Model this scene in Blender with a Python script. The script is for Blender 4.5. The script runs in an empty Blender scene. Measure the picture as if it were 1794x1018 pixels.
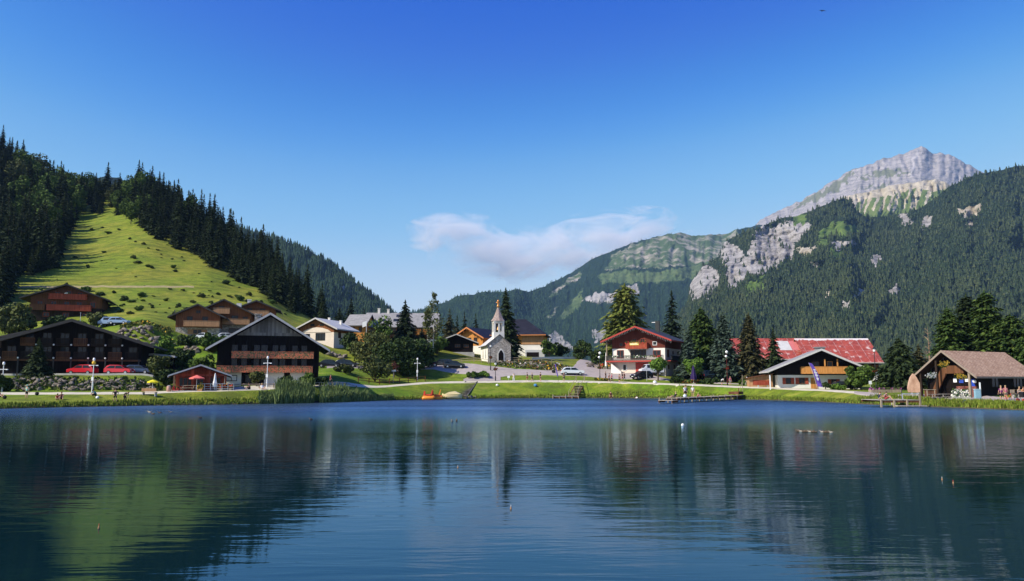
import bpy, bmesh, math, random
import numpy as np
from mathutils import Vector, Matrix
R = math.radians
rnd = random.Random(7)
SC = bpy.context.scene
COL = SC.collection
# ------------------------------------------------------------------ camera
F = 1345.0; CX, CY = 897.0, 509.0; HORIZON = 669.0; CAMH = 3.0
PITCH = math.atan((HORIZON - CY) / F)
cam_d = bpy.data.cameras.new('camera'); cam = bpy.data.objects.new('camera', cam_d); COL.objects.link(cam)
cam_d.sensor_width = 36.0; cam_d.lens = 36.0 * F / 1794.0
cam_d.clip_start = 0.2; cam_d.clip_end = 60000
cam.location = (0, 0, CAMH); cam.rotation_euler = (math.pi / 2 + PITCH, 0, 0)
SC.camera = cam
# ------------------------------------------------------------------ sky and sun
SUN_DIR = Vector((-1.0, -0.5, 0.0)).normalized(); SUN_EL = R(40)
w = bpy.data.worlds.new('World'); SC.world = w; w.use_nodes = True
nt = w.node_tree; nt.nodes.clear()
sky = nt.nodes.new('ShaderNodeTexSky'); sky.sky_type = 'NISHITA'; sky.sun_disc = False
sky.sun_elevation = SUN_EL; sky.sun_rotation = math.atan2(SUN_DIR.x, SUN_DIR.y)
sky.altitude = 1200; sky.air_density = 1.15; sky.dust_density = 0.6; sky.ozone_density = 3.5
hs = nt.nodes.new('ShaderNodeHueSaturation'); hs.inputs['Saturation'].default_value = 1.0; hs.inputs['Hue'].default_value = 0.5
bg = nt.nodes.new('ShaderNodeBackground'); bg.inputs['Strength'].default_value = 0.14
wo = nt.nodes.new('ShaderNodeOutputWorld')
nt.links.new(sky.outputs[0], hs.inputs['Color'])
sp3 = nt.nodes.new('ShaderNodeSeparateColor'); cb3 = nt.nodes.new('ShaderNodeCombineColor'); nt.links.new(hs.outputs[0], sp3.inputs[0])
SKYK = 0.14 * 2 ** 0.35
# the camera's rendering of the clear mountain sky: one tone curve per channel over the physical sky
for i_, pts_ in enumerate((((0, 0), (.15, .003), (.17, .008), (.19, .022), (.217, .042), (.24, .073), (.285, .165), (.344, .26), (.513, .503), (1, .75)),
        ((0, 0), (.25, .06), (.306, .115), (.338, .153), (.381, .229), (.42, .304), (.488, .433), (.575, .541), (.791, .684), (1, .75)),
        ((0, 0), (.45, .55), (.571, .65), (.619, .682), (.684, .732), (.735, .785), (.813, .82), (.903, .855), (1, .87)))):
    q_ = nt.nodes.new('ShaderNodeMath'); q_.operation = 'MULTIPLY'; q_.inputs[1].default_value = SKYK; nt.links.new(sp3.outputs[i_], q_.inputs[0])
    fc_ = nt.nodes.new('ShaderNodeFloatCurve'); cv_ = fc_.mapping.curves[0]
    while len(cv_.points) < len(pts_): cv_.points.new(.5, .5)
    for p_, (x_, y_) in zip(cv_.points, pts_): p_.location = (x_, y_)
    fc_.mapping.update(); nt.links.new(q_.outputs[0], fc_.inputs['Value'])
    o_ = nt.nodes.new('ShaderNodeMath'); o_.operation = 'MULTIPLY'; o_.inputs[1].default_value = 1 / SKYK; nt.links.new(fc_.outputs[0], o_.inputs[0]); nt.links.new(o_.outputs[0], cb3.inputs[i_])
nt.links.new(cb3.outputs[0], bg.inputs['Color']); nt.links.new(bg.outputs[0], wo.inputs['Surface'])
sd = bpy.data.lights.new('sun', 'SUN'); sun = bpy.data.objects.new('sun', sd); COL.objects.link(sun)
sd.energy = 5.0; sd.angle = R(0.5); sd.color = (1.0, 0.93, 0.82)
sv = Vector((SUN_DIR.x * math.cos(SUN_EL), SUN_DIR.y * math.cos(SUN_EL), math.sin(SUN_EL)))
sun.rotation_euler = sv.to_track_quat('Z', 'Y').to_euler()
SC.view_settings.view_transform = 'Standard'; SC.view_settings.look = 'None'
SC.view_settings.exposure = 0.35; SC.view_settings.gamma = 1.0
try:
    SC.cycles.use_denoising = True; SC.cycles.max_bounces = 5; SC.cycles.diffuse_bounces = 2
    SC.cycles.glossy_bounces = 3; SC.cycles.transmission_bounces = 3; SC.cycles.transparent_max_bounces = 6
    SC.cycles.volume_bounces = 3; SC.cycles.sample_clamp_indirect = 4
except Exception: pass
# ------------------------------------------------------------------ pixel helpers (source photograph pixels)
SP, CP = math.sin(PITCH), math.cos(PITCH)
def slope(py):
    v = (CY - np.asarray(py, float)) / F
    return (SP + v * CP) / (CP - v * SP)
def azim(px, py=660.0):
    v = (CY - np.asarray(py, float)) / F
    return ((np.asarray(px, float) - CX) / F) / (CP - v * SP)
def zat(py, Y): return float(CAMH + Y * slope(py))
def xat(px, Y, py=660.0): return float(azim(px, py) * Y)
def at(px, py, Y): return Vector((xat(px, Y, py), Y, zat(py, Y)))
def m(pxs, Y): return pxs * Y / F          # source pixels to metres at depth Y
# ------------------------------------------------------------------ noise
class Noise:
    def __init__(s, seed):
        g = np.random.default_rng(seed); s.t = g.random((256, 256))
    def n(s, x, y):
        x = np.asarray(x, float); y = np.asarray(y, float)
        xi = np.floor(x).astype(int); yi = np.floor(y).astype(int)
        fx = x - xi; fy = y - yi; fx = fx * fx * (3 - 2 * fx); fy = fy * fy * (3 - 2 * fy)
        g = lambda a, b: s.t[a % 256, b % 256]
        return (g(xi, yi) * (1 - fx) + g(xi + 1, yi) * fx) * (1 - fy) + (g(xi, yi + 1) * (1 - fx) + g(xi + 1, yi + 1) * fx) * fy
    def fbm(s, x, y, o=4):
        r = 0; a = 0.5; tot = 0
        for i in range(o):
            r = r + a * s.n(x * 2 ** i + 17 * i, y * 2 ** i + 31 * i); tot += a; a *= 0.5
        return r / tot
    def ridge(s, x, y, o=4):
        r = 0; a = 0.5; tot = 0
        for i in range(o):
            r = r + a * (1 - np.abs(2 * s.n(x * 2 ** i + 7 * i, y * 2 ** i + 3 * i) - 1)); tot += a; a *= 0.5
        return r / tot
# ------------------------------------------------------------------ tagging
def tag(o, label=None, cat=None, group=None, kind=None):
    if label: o['label'] = label
    if cat: o['category'] = cat
    if group: o['group'] = group
    if kind: o['kind'] = kind
    return o
def empty(name, loc, rz=0.0, label=None, cat=None, group=None):
    o = bpy.data.objects.new(name, None); COL.objects.link(o)
    o.location = loc; o.rotation_euler = (0, 0, rz); o.empty_display_size = 0.5
    return tag(o, label, cat, group)
def kids(o): return [c for c in ALLKIDS.get(o.name, [])]
ALLKIDS = {}
def setparent(c, p):
    c.parent = p; ALLKIDS.setdefault(p.name, []).append(c)
def copy_tree(o, parent=None, loc=None, rz=None, scale=None, label=None, group=None):
    c = o.copy(); COL.objects.link(c)
    if parent: setparent(c, parent)
    for k in list(ALLKIDS.get(o.name, [])): copy_tree(k, c)
    if loc is not None: c.location = loc
    if rz is not None: c.rotation_euler = (c.rotation_euler.x, c.rotation_euler.y, rz)
    if scale is not None: c.scale = scale if hasattr(scale, '__len__') else (scale,) * 3
    if label: c['label'] = label
    if group: c['group'] = group
    return c
# ------------------------------------------------------------------ mesh builder
class MB:
    def __init__(s): s.v = []; s.f = []; s.mi = []; s.m = 0; s.M = None
    def add(s, vs, fs):
        b = len(s.v)
        if s.M is not None: vs = [s.M @ Vector(p) for p in vs]
        s.v += [tuple(p) for p in vs]; s.f += [tuple(i + b for i in f) for f in fs]; s.mi += [s.m] * len(fs)
        return s
    def box(s, x0, x1, y0, y1, z0, z1):
        return s.add([(x0, y0, z0), (x1, y0, z0), (x1, y1, z0), (x0, y1, z0), (x0, y0, z1), (x1, y0, z1), (x1, y1, z1), (x0, y1, z1)],
                     [(0, 3, 2, 1), (4, 5, 6, 7), (0, 1, 5, 4), (1, 2, 6, 5), (2, 3, 7, 6), (3, 0, 4, 7)])
    def prism(s, poly, y0, y1, axis='y'):     # poly in (x,z), counter-clockwise seen from -y
        n = len(poly)
        if axis == 'y': a = [(p[0], y0, p[1]) for p in poly]; b = [(p[0], y1, p[1]) for p in poly]
        elif axis == 'x': a = [(y0, p[0], p[1]) for p in poly]; b = [(y1, p[0], p[1]) for p in poly]
        else: a = [(p[0], p[1], y0) for p in poly]; b = [(p[0], p[1], y1) for p in poly]
        fs = [tuple(range(n)), tuple(range(2 * n - 1, n - 1, -1))] + [(i, i + n, (i + 1) % n + n, (i + 1) % n) for i in range(n)]
        if axis != 'y': fs = [f[::-1] for f in fs]
        return s.add(a + b, fs)
    def tube(s, pts, rs, n=8, cap=True):
        pts = [Vector(p) for p in pts]
        if not hasattr(rs, '__len__'): rs = [rs] * len(pts)
        vs = []; fs = []; prev = None
        for i, p in enumerate(pts):
            d = (pts[min(i + 1, len(pts) - 1)] - pts[max(i - 1, 0)])
            if d.length < 1e-9: d = Vector((0, 0, 1))
            d.normalize()
            if prev is None: u = d.orthogonal().normalized()
            else:
                u = prev - d * prev.dot(d)
                u = u.normalized() if u.length > 1e-6 else d.orthogonal().normalized()
            prev = u; v = d.cross(u)
            for k in range(n):
                a = 2 * math.pi * k / n; vs.append(p + (u * math.cos(a) + v * math.sin(a)) * rs[i])
        for i in range(len(pts) - 1):
            for k in range(n):
                k2 = (k + 1) % n; fs.append((i * n + k, i * n + k2, (i + 1) * n + k2, (i + 1) * n + k))
        if cap: fs += [tuple(range(n - 1, -1, -1)), tuple(range((len(pts) - 1) * n, len(pts) * n))]
        return s.add(vs, fs)
    def lathe(s, prof, n=12, c=(0, 0, 0)):    # prof [(r,z)]
        vs = []; fs = []
        for (r, z) in prof:
            for k in range(n):
                a = 2 * math.pi * k / n; vs.append((c[0] + r * math.cos(a), c[1] + r * math.sin(a), c[2] + z))
        for i in range(len(prof) - 1):
            for k in range(n):
                k2 = (k + 1) % n; fs.append((i * n + k, i * n + k2, (i + 1) * n + k2, (i + 1) * n + k))
        fs += [tuple(range(n - 1, -1, -1)), tuple(range((len(prof) - 1) * n, len(prof) * n))]
        return s.add(vs, fs)
    def ball(s, c, r, n=10, mrows=6, sq=(1, 1, 1)):
        pr = [(max(1e-3, math.sin(math.pi * i / mrows)), -math.cos(math.pi * i / mrows)) for i in range(mrows + 1)]
        vs = []; fs = []
        for (q, z) in pr:
            for k in range(n):
                a = 2 * math.pi * k / n; vs.append((c[0] + r * q * math.cos(a) * sq[0], c[1] + r * q * math.sin(a) * sq[1], c[2] + r * z * sq[2]))
        for i in range(mrows):
            for k in range(n):
                k2 = (k + 1) % n; fs.append((i * n + k, i * n + k2, (i + 1) * n + k2, (i + 1) * n + k))
        return s.add(vs, fs)
    def mesh(s, name, mats, smooth=False):
        me = bpy.data.meshes.new(name); me.from_pydata(s.v, [], s.f)
        if not isinstance(mats, (list, tuple)): mats = [mats]
        for x in mats: me.materials.append(x)
        if len(mats) > 1: me.polygons.foreach_set('material_index', s.mi)
        if smooth: me.polygons.foreach_set('use_smooth', [True] * len(me.polygons))
        me.update(); return me
    def build(s, name, mats, parent=None, smooth=False, loc=None, rz=0.0):
        o = bpy.data.objects.new(name, s.mesh(name, mats, smooth)); COL.objects.link(o)
        if parent: setparent(o, parent)
        if loc is not None: o.location = loc
        if rz: o.rotation_euler = (0, 0, rz)
        return o
def np_mesh(name, V, Fq, mats, smooth=False):
    V = np.asarray(V, np.float32); Fq = np.asarray(Fq, np.int32)
    me = bpy.data.meshes.new(name); me.vertices.add(len(V)); me.vertices.foreach_set('co', V.ravel())
    k = Fq.shape[1]; me.loops.add(len(Fq) * k); me.loops.foreach_set('vertex_index', Fq.ravel())
    me.polygons.add(len(Fq)); me.polygons.foreach_set('loop_start', np.arange(0, len(Fq) * k, k, dtype=np.int32))
    me.polygons.foreach_set('loop_total', np.full(len(Fq), k, np.int32))
    if smooth: me.polygons.foreach_set('use_smooth', np.ones(len(Fq), bool))
    for x in (mats if isinstance(mats, (list, tuple)) else [mats]): me.materials.append(x)
    me.update(calc_edges=True); return me
def link(name, me, parent=None, loc=None, rz=0):
    o = bpy.data.objects.new(name, me); COL.objects.link(o)
    if parent: setparent(o, parent)
    if loc is not None: o.location = loc
    if rz: o.rotation_euler = (0, 0, rz)
    return o
# ------------------------------------------------------------------ materials
class NT:
    def __init__(s, name):
        s.mat = bpy.data.materials.new(name); s.mat.use_nodes = True; s.t = s.mat.node_tree; s.t.nodes.clear()
        s.out = s.t.nodes.new('ShaderNodeOutputMaterial'); s.b = s.t.nodes.new('ShaderNodeBsdfPrincipled')
        s.t.links.new(s.b.outputs[0], s.out.inputs[0])
    def node(s, typ, **kw):
        n = s.t.nodes.new('ShaderNode' + typ)
        for k, v in kw.items():
            if k in n.inputs: s.put(n.inputs[k], v)
            else: setattr(n, k, v)
        return n
    def put(s, sock, v):
        if isinstance(v, bpy.types.NodeSocket): s.t.links.new(v, sock)
        elif hasattr(v, '__len__') and len(v) == 3 and sock.type == 'RGBA': sock.default_value = (*v, 1)
        else: sock.default_value = v
    def coord(s, scale=(1, 1, 1), rot=(0, 0, 0), obj=True):
        t = s.t.nodes.new('ShaderNodeTexCoord'); mp = s.t.nodes.new('ShaderNodeMapping')
        s.t.links.new(t.outputs['Object' if obj else 'Generated'], mp.inputs[0])
        mp.inputs['Scale'].default_value = scale; mp.inputs['Rotation'].default_value = rot; return mp.outputs[0]
    def noise(s, scale, detail=4, rough=0.55, vec=None, out=0, dist=0.0):
        n = s.t.nodes.new('ShaderNodeTexNoise'); n.inputs['Scale'].default_value = scale
        n.inputs['Detail'].default_value = detail; n.inputs['Roughness'].default_value = rough; n.inputs['Distortion'].default_value = dist
        s.t.links.new(vec if vec is not None else s.coord(), n.inputs['Vector']); return n.outputs[out]
    def ramp(s, fac, stops, interp='LINEAR'):
        r = s.t.nodes.new('ShaderNodeValToRGB'); s.t.links.new(fac, r.inputs[0]); r.color_ramp.interpolation = interp
        while len(r.color_ramp.elements) < len(stops): r.color_ramp.elements.new(0.5)
        for e, (p, c) in zip(r.color_ramp.elements, stops):
            e.position = p; e.color = (*c, 1) if hasattr(c, '__len__') else (c, c, c, 1)
        return r.outputs[0]
    def mix(s, fac, a, b, blend='MIX'):
        n = s.t.nodes.new('ShaderNodeMix'); n.data_type = 'RGBA'; n.blend_type = blend
        s.put(n.inputs[0], fac); s.put(n.inputs[6], a); s.put(n.inputs[7], b); return n.outputs[2]
    def math(s, op, a, b=0.0, clamp=False):
        n = s.t.nodes.new('ShaderNodeMath'); n.operation = op; n.use_clamp = clamp; s.put(n.inputs[0], a); s.put(n.inputs[1], b); return n.outputs[0]
    def bump(s, h, strength=0.3, dist=0.1):
        n = s.t.nodes.new('ShaderNodeBump'); s.put(n.inputs['Strength'], strength); n.inputs['Distance'].default_value = dist
        s.t.links.new(h, n.inputs['Height']); s.t.links.new(n.outputs[0], s.b.inputs['Normal']); return n.outputs[0]
    def set(s, **kw):
        for k, v in kw.items(): s.put(s.b.inputs[k.replace('_', ' ')], v)
        return s
def mat(name, col, rough=0.7, var=0.12, scale=3.0, metal=0.0, bump=0.0, vec=(1, 1, 1), spec=None):
    n = NT(name); c = n.coord(vec); f = n.noise(scale, 5, 0.6, c)
    lo = tuple(x * (1 - var) for x in col); hi = tuple(min(1, x * (1 + var)) for x in col)
    n.set(Base_Color=n.ramp(f, [(0.3, lo), (0.7, hi)]), Roughness=rough, Metallic=metal)
    n.b.inputs['Specular IOR Level'].default_value = spec if spec is not None else (0.5 if rough < .5 else 0.15)
    if bump: n.bump(f, bump, 0.05)
    return n.mat
def plank_mat(name, col, var=0.35, width=0.16, vertical=True, rough=0.8):
    n = NT(name)
    if vertical: c = n.coord((1 / width, 1 / width, 0.25))
    else: c = n.coord((0.3, 0.3, 1 / width))
    t = n.node('TexWhiteNoise'); t.noise_dimensions = '3D'
    fl = n.node('VectorMath', operation='FLOOR'); n.t.links.new(c, fl.inputs[0]); n.t.links.new(fl.outputs[0], t.inputs['Vector'])
    g = n.noise(2.5, 5, 0.65, n.coord((6, 6, 0.6) if vertical else (0.6, 0.6, 6)))
    f = n.math('ADD', n.math('MULTIPLY', t.outputs[0], 0.5), n.math('MULTIPLY', g, 0.6))
    lo = tuple(x * (1 - var) for x in col); hi = tuple(min(1, x * (1 + var)) for x in col)
    n.set(Base_Color=n.ramp(f, [(0.15, lo), (0.9, hi)]), Roughness=rough); n.b.inputs['Specular IOR Level'].default_value = 0.08
    n.bump(f, 0.35, 0.04); return n.mat
# ================================================================== TERRAIN
NZ = Noise(3); NZ2 = Noise(11)
SHORE = np.array([(-400, 730), (-150, 720), (0, 716.5), (100, 714), (200, 712), (300, 710), (400, 709), (450, 708), (560, 705.5), (640, 703), (700, 701), (750, 699.8), (860, 698.3), (980, 697.5),
    (1100, 697.5), (1250, 699), (1380, 702), (1500, 707.5), (1530, 710), (1600, 712), (1700, 716), (1794, 719), (1950, 724), (2200, 735)], float)
SH_A = azim(SHORE[:, 0]); SH_Y = -CAMH / slope(SHORE[:, 1])
_sa = np.linspace(-1.4, 1.4, 561); _sy = np.convolve(np.pad(np.interp(_sa, SH_A, SH_Y), 7, mode='edge'), np.ones(15) / 15, 'valid')
def shoreY(a): return np.interp(a, _sa, _sy)
# columns: px -> list of (Y, py)
COLS = {
 -400: [(85, 692), (92, 690), (112, 655), (150, 640), (175, 600), (240, 470), (330, 340), (420, 250), (470, 200), (560, 320), (700, 560)],
 -100: [(98, 691), (103, 690), (110, 676), (120, 657), (140, 640), (155, 605), (175, 570), (210, 510), (300, 400), (400, 300), (470, 235), (560, 330), (700, 560)],
 0: [(99, 691), (103, 689.5), (108, 685), (111, 668), (114, 660), (119, 657), (136, 640), (139, 625), (150, 610), (175, 568), (200, 520), (260, 450), (330, 390), (400, 320), (450, 285), (560, 380), (700, 600)],
 130: [(99, 690.5), (103, 689.5), (108.5, 685), (111, 669), (114, 660), (119, 656.5), (145, 650), (152, 600), (175, 557), (205, 520), (240, 480), (300, 420), (360, 375), (400, 345), (500, 400), (700, 600)],
 250: [(101, 690), (105, 689), (109, 684), (112, 669), (114, 660), (119, 656.5), (145, 650), (150, 592), (152, 572), (164, 560), (200, 530), (240, 480), (290, 420), (340, 375), (400, 345), (480, 400), (700, 620)],
 350: [(104, 686.5), (112, 683), (122, 680), (128, 665), (145, 625), (152, 600), (165, 588), (180, 560), (210, 525), (245, 480), (275, 452), (310, 422), (350, 402), (430, 460), (600, 620)],
 450: [(108, 684), (118, 677), (128, 668), (145, 630), (155, 605), (165, 590), (185, 555), (210, 530), (240, 508), (280, 490), (320, 478), (400, 520), (600, 640)],
 520: [(113, 679), (122, 675), (132, 665), (150, 640), (165, 600), (200, 570), (235, 550), (270, 540), (320, 545), (420, 590), (600, 650)],
 590: [(120, 676), (130, 670), (145, 645), (158, 641), (165, 625), (180, 605), (200, 592), (240, 575), (300, 575), (400, 610), (600, 655)],
 660: [(131, 679), (134, 678), (143, 668), (155, 642), (163, 641), (172, 622), (190, 610), (220, 592), (260, 590), (320, 610), (600, 655)],
 760: [(143, 671.5), (146, 671), (152, 662), (158, 643), (168, 640), (172, 633), (184, 611), (200, 608), (240, 606), (320, 615), (600, 655)],
 850: [(147, 670), (150, 669), (155, 655), (159, 644), (163, 637), (166, 632.5), (185, 630), (200, 622), (240, 618), (320, 622), (600, 655)],
 950: [(148, 669), (151, 668), (156, 657), (161, 648), (166, 634), (180, 632), (205, 618), (225, 612), (260, 622), (340, 640), (600, 657)],
 1020: [(147, 669.5), (150, 668.5), (153, 663), (156, 659), (166, 648), (178, 637), (192, 630), (206, 630), (230, 640), (300, 650), (600, 657)],
 1060: [(146, 670.5), (149, 670), (152, 667), (156, 660), (165, 652), (180, 642), (200, 636), (230, 642), (300, 650), (600, 657)],
 1130: [(144, 672.5), (147, 672), (150, 669), (154, 662), (160, 653), (180, 648), (210, 645), (300, 650), (600, 657)],
 1200: [(140, 675), (143, 674.5), (147, 673), (152, 668), (158, 662), (175, 655), (210, 650), (300, 652), (600, 657)],
 1300: [(136, 679), (140, 678.5), (145, 675), (155, 670), (175, 660), (210, 652), (300, 652), (600, 657)],
 1420: [(123.5, 684), (128, 683), (134, 681), (150, 675), (170, 665), (200, 655), (300, 653), (600, 657)],
 1500: [(112, 689), (118, 687.5), (126, 683), (150, 676), (200, 660), (300, 655), (600, 657)],
 1560: [(97, 700), (104, 693), (112, 688.5), (120, 685), (150, 676), (200, 660), (300, 655), (600, 657)],
 1640: [(94.5, 702.5), (100, 696), (104, 691), (112, 688), (125, 682), (160, 672), (200, 662), (300, 656), (600, 657)],
 1760: [(86.5, 706), (92, 699.5), (97, 692), (110, 687), (130, 680), (200, 662), (300, 656), (600, 657)],
 1950: [(83, 709), (88, 702), (93, 694), (110, 686), (130, 680), (200, 662), (300, 656), (600, 657)],
 2200: [(78, 712), (84, 704), (93, 694), (110, 686), (200, 662), (600, 657)],
}
CK = sorted(COLS); CA = azim(np.array(CK, float))
for _p in CK:
    if 0 <= _p <= 1500:
        _l = COLS[_p]; _l[0] = (_l[0][0], _l[0][1] + 0.8); _l[1] = (_l[1][0], _l[1][1] - 2.0)
def _col(px):
    Ys = float(shoreY(azim(px)))
    d = [(-60, -4.0), (-8, -2.4), (-0.6, -0.45), (0, 0.02), (0.5, 0.32)]
    for (Y, py) in COLS[px]: d.append((Y - Ys, zat(py, Y)))
    d.append((1500 - Ys, 9.0)); d.append((12000, 9.0))
    return np.array(d, float)
CD = [_col(p) for p in CK]
def _blend(a):
    i = np.clip(np.searchsorted(CA, a) - 1, 0, len(CA) - 2); t = np.clip((a - CA[i]) / (CA[i + 1] - CA[i]), 0, 1); return i, t * t * (3 - 2 * t) * 0.5 + t * 0.5
KN = np.array([c[:7, 0] for c in CD])          # knots shared by all columns: bed, shore, bank, path near edge, path far edge
def path_edges(px):
    a = float(azim(px)); i, t = _blend(a); k = KN[i] * (1 - t) + KN[i + 1] * t; Ys = float(shoreY(a)); return Ys + k[5], Ys + k[6]
def zfun(a, Y):
    a = np.asarray(a, float); Y = np.asarray(Y, float); d = Y - shoreY(a); i, t = _blend(a)
    Db = KN[i] * (1 - t)[:, None] + KN[i + 1] * t[:, None]; zz = []
    for ci in (i, i + 1):
        Di = KN[ci]; q = np.where(d >= Db[:, 6], d - Db[:, 6] + Di[:, 6], np.where(d < Db[:, 0], Di[:, 0], 0.0))
        for k in range(6):
            mk = (d >= Db[:, k]) & (d < Db[:, k + 1]); q = np.where(mk, Di[:, k] + (d - Db[:, k]) / (Db[:, k + 1] - Db[:, k]) * (Di[:, k + 1] - Di[:, k]), q)
        z = np.zeros_like(a)
        for c in range(len(CD)):
            mk = ci == c
            if mk.any(): z[mk] = np.interp(q[mk], CD[c][:, 0], CD[c][:, 1])
        zz.append(z)
    z = zz[0] * (1 - t) + zz[1] * t
    # soft ground undulation, larger on the hill
    x = a * Y
    amp = np.clip((d - 25) / 250, 0, 1) * 3.5
    z = z + amp * (NZ.fbm(x / 28, Y / 28, 4) - 0.5) + np.where(d > 0.4, 0.10, 0.0) * (NZ2.fbm(x / 2.2, Y / 2.2, 3) - 0.5)
    return z
GA = np.linspace(-1.15, 1.15, 461)
GD = np.concatenate([[-60, -40, -20, -10, -6, -3, -1.5], np.arange(-.9, 26, .45), np.arange(26, 100, 1.0), np.arange(100, 230, 2.2), np.arange(230, 520, 6.0), np.geomspace(520, 7000, 20)])
GS = shoreY(GA); AA, DD = np.meshgrid(GA, GD); YY = DD + GS[None, :]      # rows follow the shoreline
ZG = zfun(AA.ravel(), YY.ravel()).reshape(AA.shape)
def gz(x, y):
    a = x / y
    i = (a - GA[0]) / (GA[1] - GA[0]); i = min(max(i, 0), len(GA) - 1.001); i0 = int(i); fa = i - i0
    d = y - (GS[i0] * (1 - fa) + GS[i0 + 1] * fa)
    j0 = int(min(max(np.searchsorted(GD, d) - 1, 0), len(GD) - 2)); fy = min(max((d - GD[j0]) / (GD[j0 + 1] - GD[j0]), 0), 1)
    return float(ZG[j0, i0] * (1 - fa) * (1 - fy) + ZG[j0, i0 + 1] * fa * (1 - fy) + ZG[j0 + 1, i0] * (1 - fa) * fy + ZG[j0 + 1, i0 + 1] * fa * fy)
def gp(px, Y, dz=0.0):
    x = xat(px, Y); return Vector((x, Y, gz(x, Y) + dz))
def grid_faces(nr, nc):
    j, i = np.meshgrid(np.arange(nr - 1), np.arange(nc - 1), indexing='ij'); b = (j * nc + i).ravel()
    return np.stack([b, b + 1, b + nc + 1, b + nc], 1)
def inpoly(px, py, poly):
    x = np.asarray(px); y = np.asarray(py); r = np.zeros(x.shape, bool); n = len(poly)
    for i in range(n):
        x1, y1 = poly[i]; x2, y2 = poly[(i + 1) % n]
        if y1 == y2: continue
        c = ((y1 > y) != (y2 > y)) & (x < (x2 - x1) * (y - y1) / (y2 - y1) + x1); r ^= c
    return r
# ---- ground material
g = NT('meadow_grass')
big = g.noise(0.035, 4, 0.6); mid = g.noise(0.45, 5, 0.7); fine = g.noise(6.0, 4, 0.7); tuf = g.noise(1.7, 5, 0.8); rough_ = g.noise(0.16, 6, 0.75, g.coord((1, 2.2, 2.2)))
c1 = g.ramp(mid, [(0.3, (0.075, 0.16, 0.008)), (0.52, (0.15, 0.27, 0.012)), (0.72, (0.25, 0.33, 0.025))])
c2 = g.ramp(mid, [(0.3, (0.17, 0.21, 0.012)), (0.7, (0.40, 0.35, 0.045))])
sy_ = g.node('SeparateXYZ'); g.t.links.new(g.coord(), sy_.inputs[0]); dry = g.ramp(g.math('DIVIDE', sy_.outputs[1], 400.0), [(0.36, 0.0), (0.5, 0.42)]); c = g.mix(g.math('ADD', g.ramp(big, [(0.42, 0), (0.62, .75)]), dry, True), c1, c2)
c = g.mix(g.ramp(fine, [(0.35, 0.65), (0.6, 0.0)]), c, (0.045, 0.075, 0.010))
c = g.mix(g.ramp(tuf, [(0.56, 0), (0.70, 0.6)]), c, (0.05, 0.085, 0.012)); c = g.mix(g.ramp(rough_, [(0.48, 0), (0.60, 0.75)]), c, (0.085, 0.11, 0.016)); c = g.mix(g.ramp(rough_, [(0.34, 0.5), (0.44, 0)]), c, (0.34, 0.30, 0.06))
# dirt at the waterline
sx = g.node('SeparateXYZ'); gm = g.node('NewGeometry'); g.t.links.new(gm.outputs['Position'], sx.inputs[0])
zz = g.math('ADD', sx.outputs[2], g.math('MULTIPLY', mid, -0.35))
c = g.mix(g.ramp(zz, [(0.0, 1), (0.22, 0)]), c, g.ramp(fine, [(0.3, (0.03, 0.028, 0.015)), (0.7, (0.13, 0.11, 0.06))]))
g.set(Base_Color=c, Roughness=0.9); g.b.inputs['Specular IOR Level'].default_value = 0.15
g.bump(g.math('ADD', fine, tuf), 0.9, 0.12)
GRASS = g.mat
V = np.stack([(AA * YY).ravel(), YY.ravel(), ZG.ravel()], 1)
ground = link('ground', np_mesh('ground', V, grid_faces(len(GD), len(GA)), GRASS, True)); tag(ground, kind='structure')
# near bank on which the photographer stands
nb = MB(); N = 24
for i in range(N):
    x0 = -60 + 120 * i / N; x1 = -60 + 120 * (i + 1) / N
    nb.add([(x0, -60, 1.6), (x1, -60, 1.6), (x1, 1.5, 1.4), (x0, 1.5, 1.4), (x1, 5, -1.5), (x0, 5, -1.5)], [(0, 1, 2, 3), (3, 2, 4, 5)])
tag(nb.build('near_bank', GRASS), kind='structure')
# ---- water
wt = NT('lake_water')
wc = wt.coord((1, 1, 1)); sp = wt.node('SeparateXYZ'); wt.t.links.new(wc, sp.inputs[0])
n1 = wt.noise(1.0, 3, 0.5, wt.coord((1.6, 4.2, 1)))            # short ripples
n2 = wt.noise(1.0, 3, 0.55, wt.coord((0.22, 1.1, 1), (0, 0, R(-14)), True), dist=0.4)   # long low waves
n3 = wt.noise(0.030, 3, 0.6, wt.coord((0.5, 1.6, 1)))            # wind patches
# ruffled water towards the far shore and centre
far = wt.ramp(wt.math('DIVIDE', sp.outputs[1], 150.0), [(0.0, 0.03), (0.10, 0.03), (0.2, 0.06), (0.33, 0.22), (0.5, 0.9), (0.72, 2.2), (1.0, 2.6)])
patch = wt.ramp(n3, [(0.40, 0.55), (0.60, 1.25)])
amp = wt.math('MULTIPLY', far, patch)
h = wt.math('ADD', wt.math('MULTIPLY', n1, amp), wt.math('MULTIPLY', n2, 0.15))
wrough = wt.ramp(wt.math('DIVIDE', sp.outputs[1], 150.0), [(0.0, 0.03), (0.25, 0.05), (0.36, 0.09), (0.48, 0.22), (0.62, 0.31)])
wt.t.nodes.remove(wt.b); gls = wt.node('BsdfGlossy'); dif = wt.node('BsdfDiffuse'); fre = wt.node('Fresnel'); mx = wt.node('MixShader'); bp_ = wt.node('Bump'); bp_.inputs['Distance'].default_value = 0.085
gls.inputs['Color'].default_value = (0.58, 0.81, 1.0, 1); dif.inputs['Color'].default_value = (0.003, 0.016, 0.020, 1); fre.inputs['IOR'].default_value = 1.333
wt.t.links.new(h, bp_.inputs['Height']); wt.t.links.new(wrough, gls.inputs['Roughness'])
for n_ in (gls, dif, fre): wt.t.links.new(bp_.outputs[0], n_.inputs['Normal'])
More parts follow.
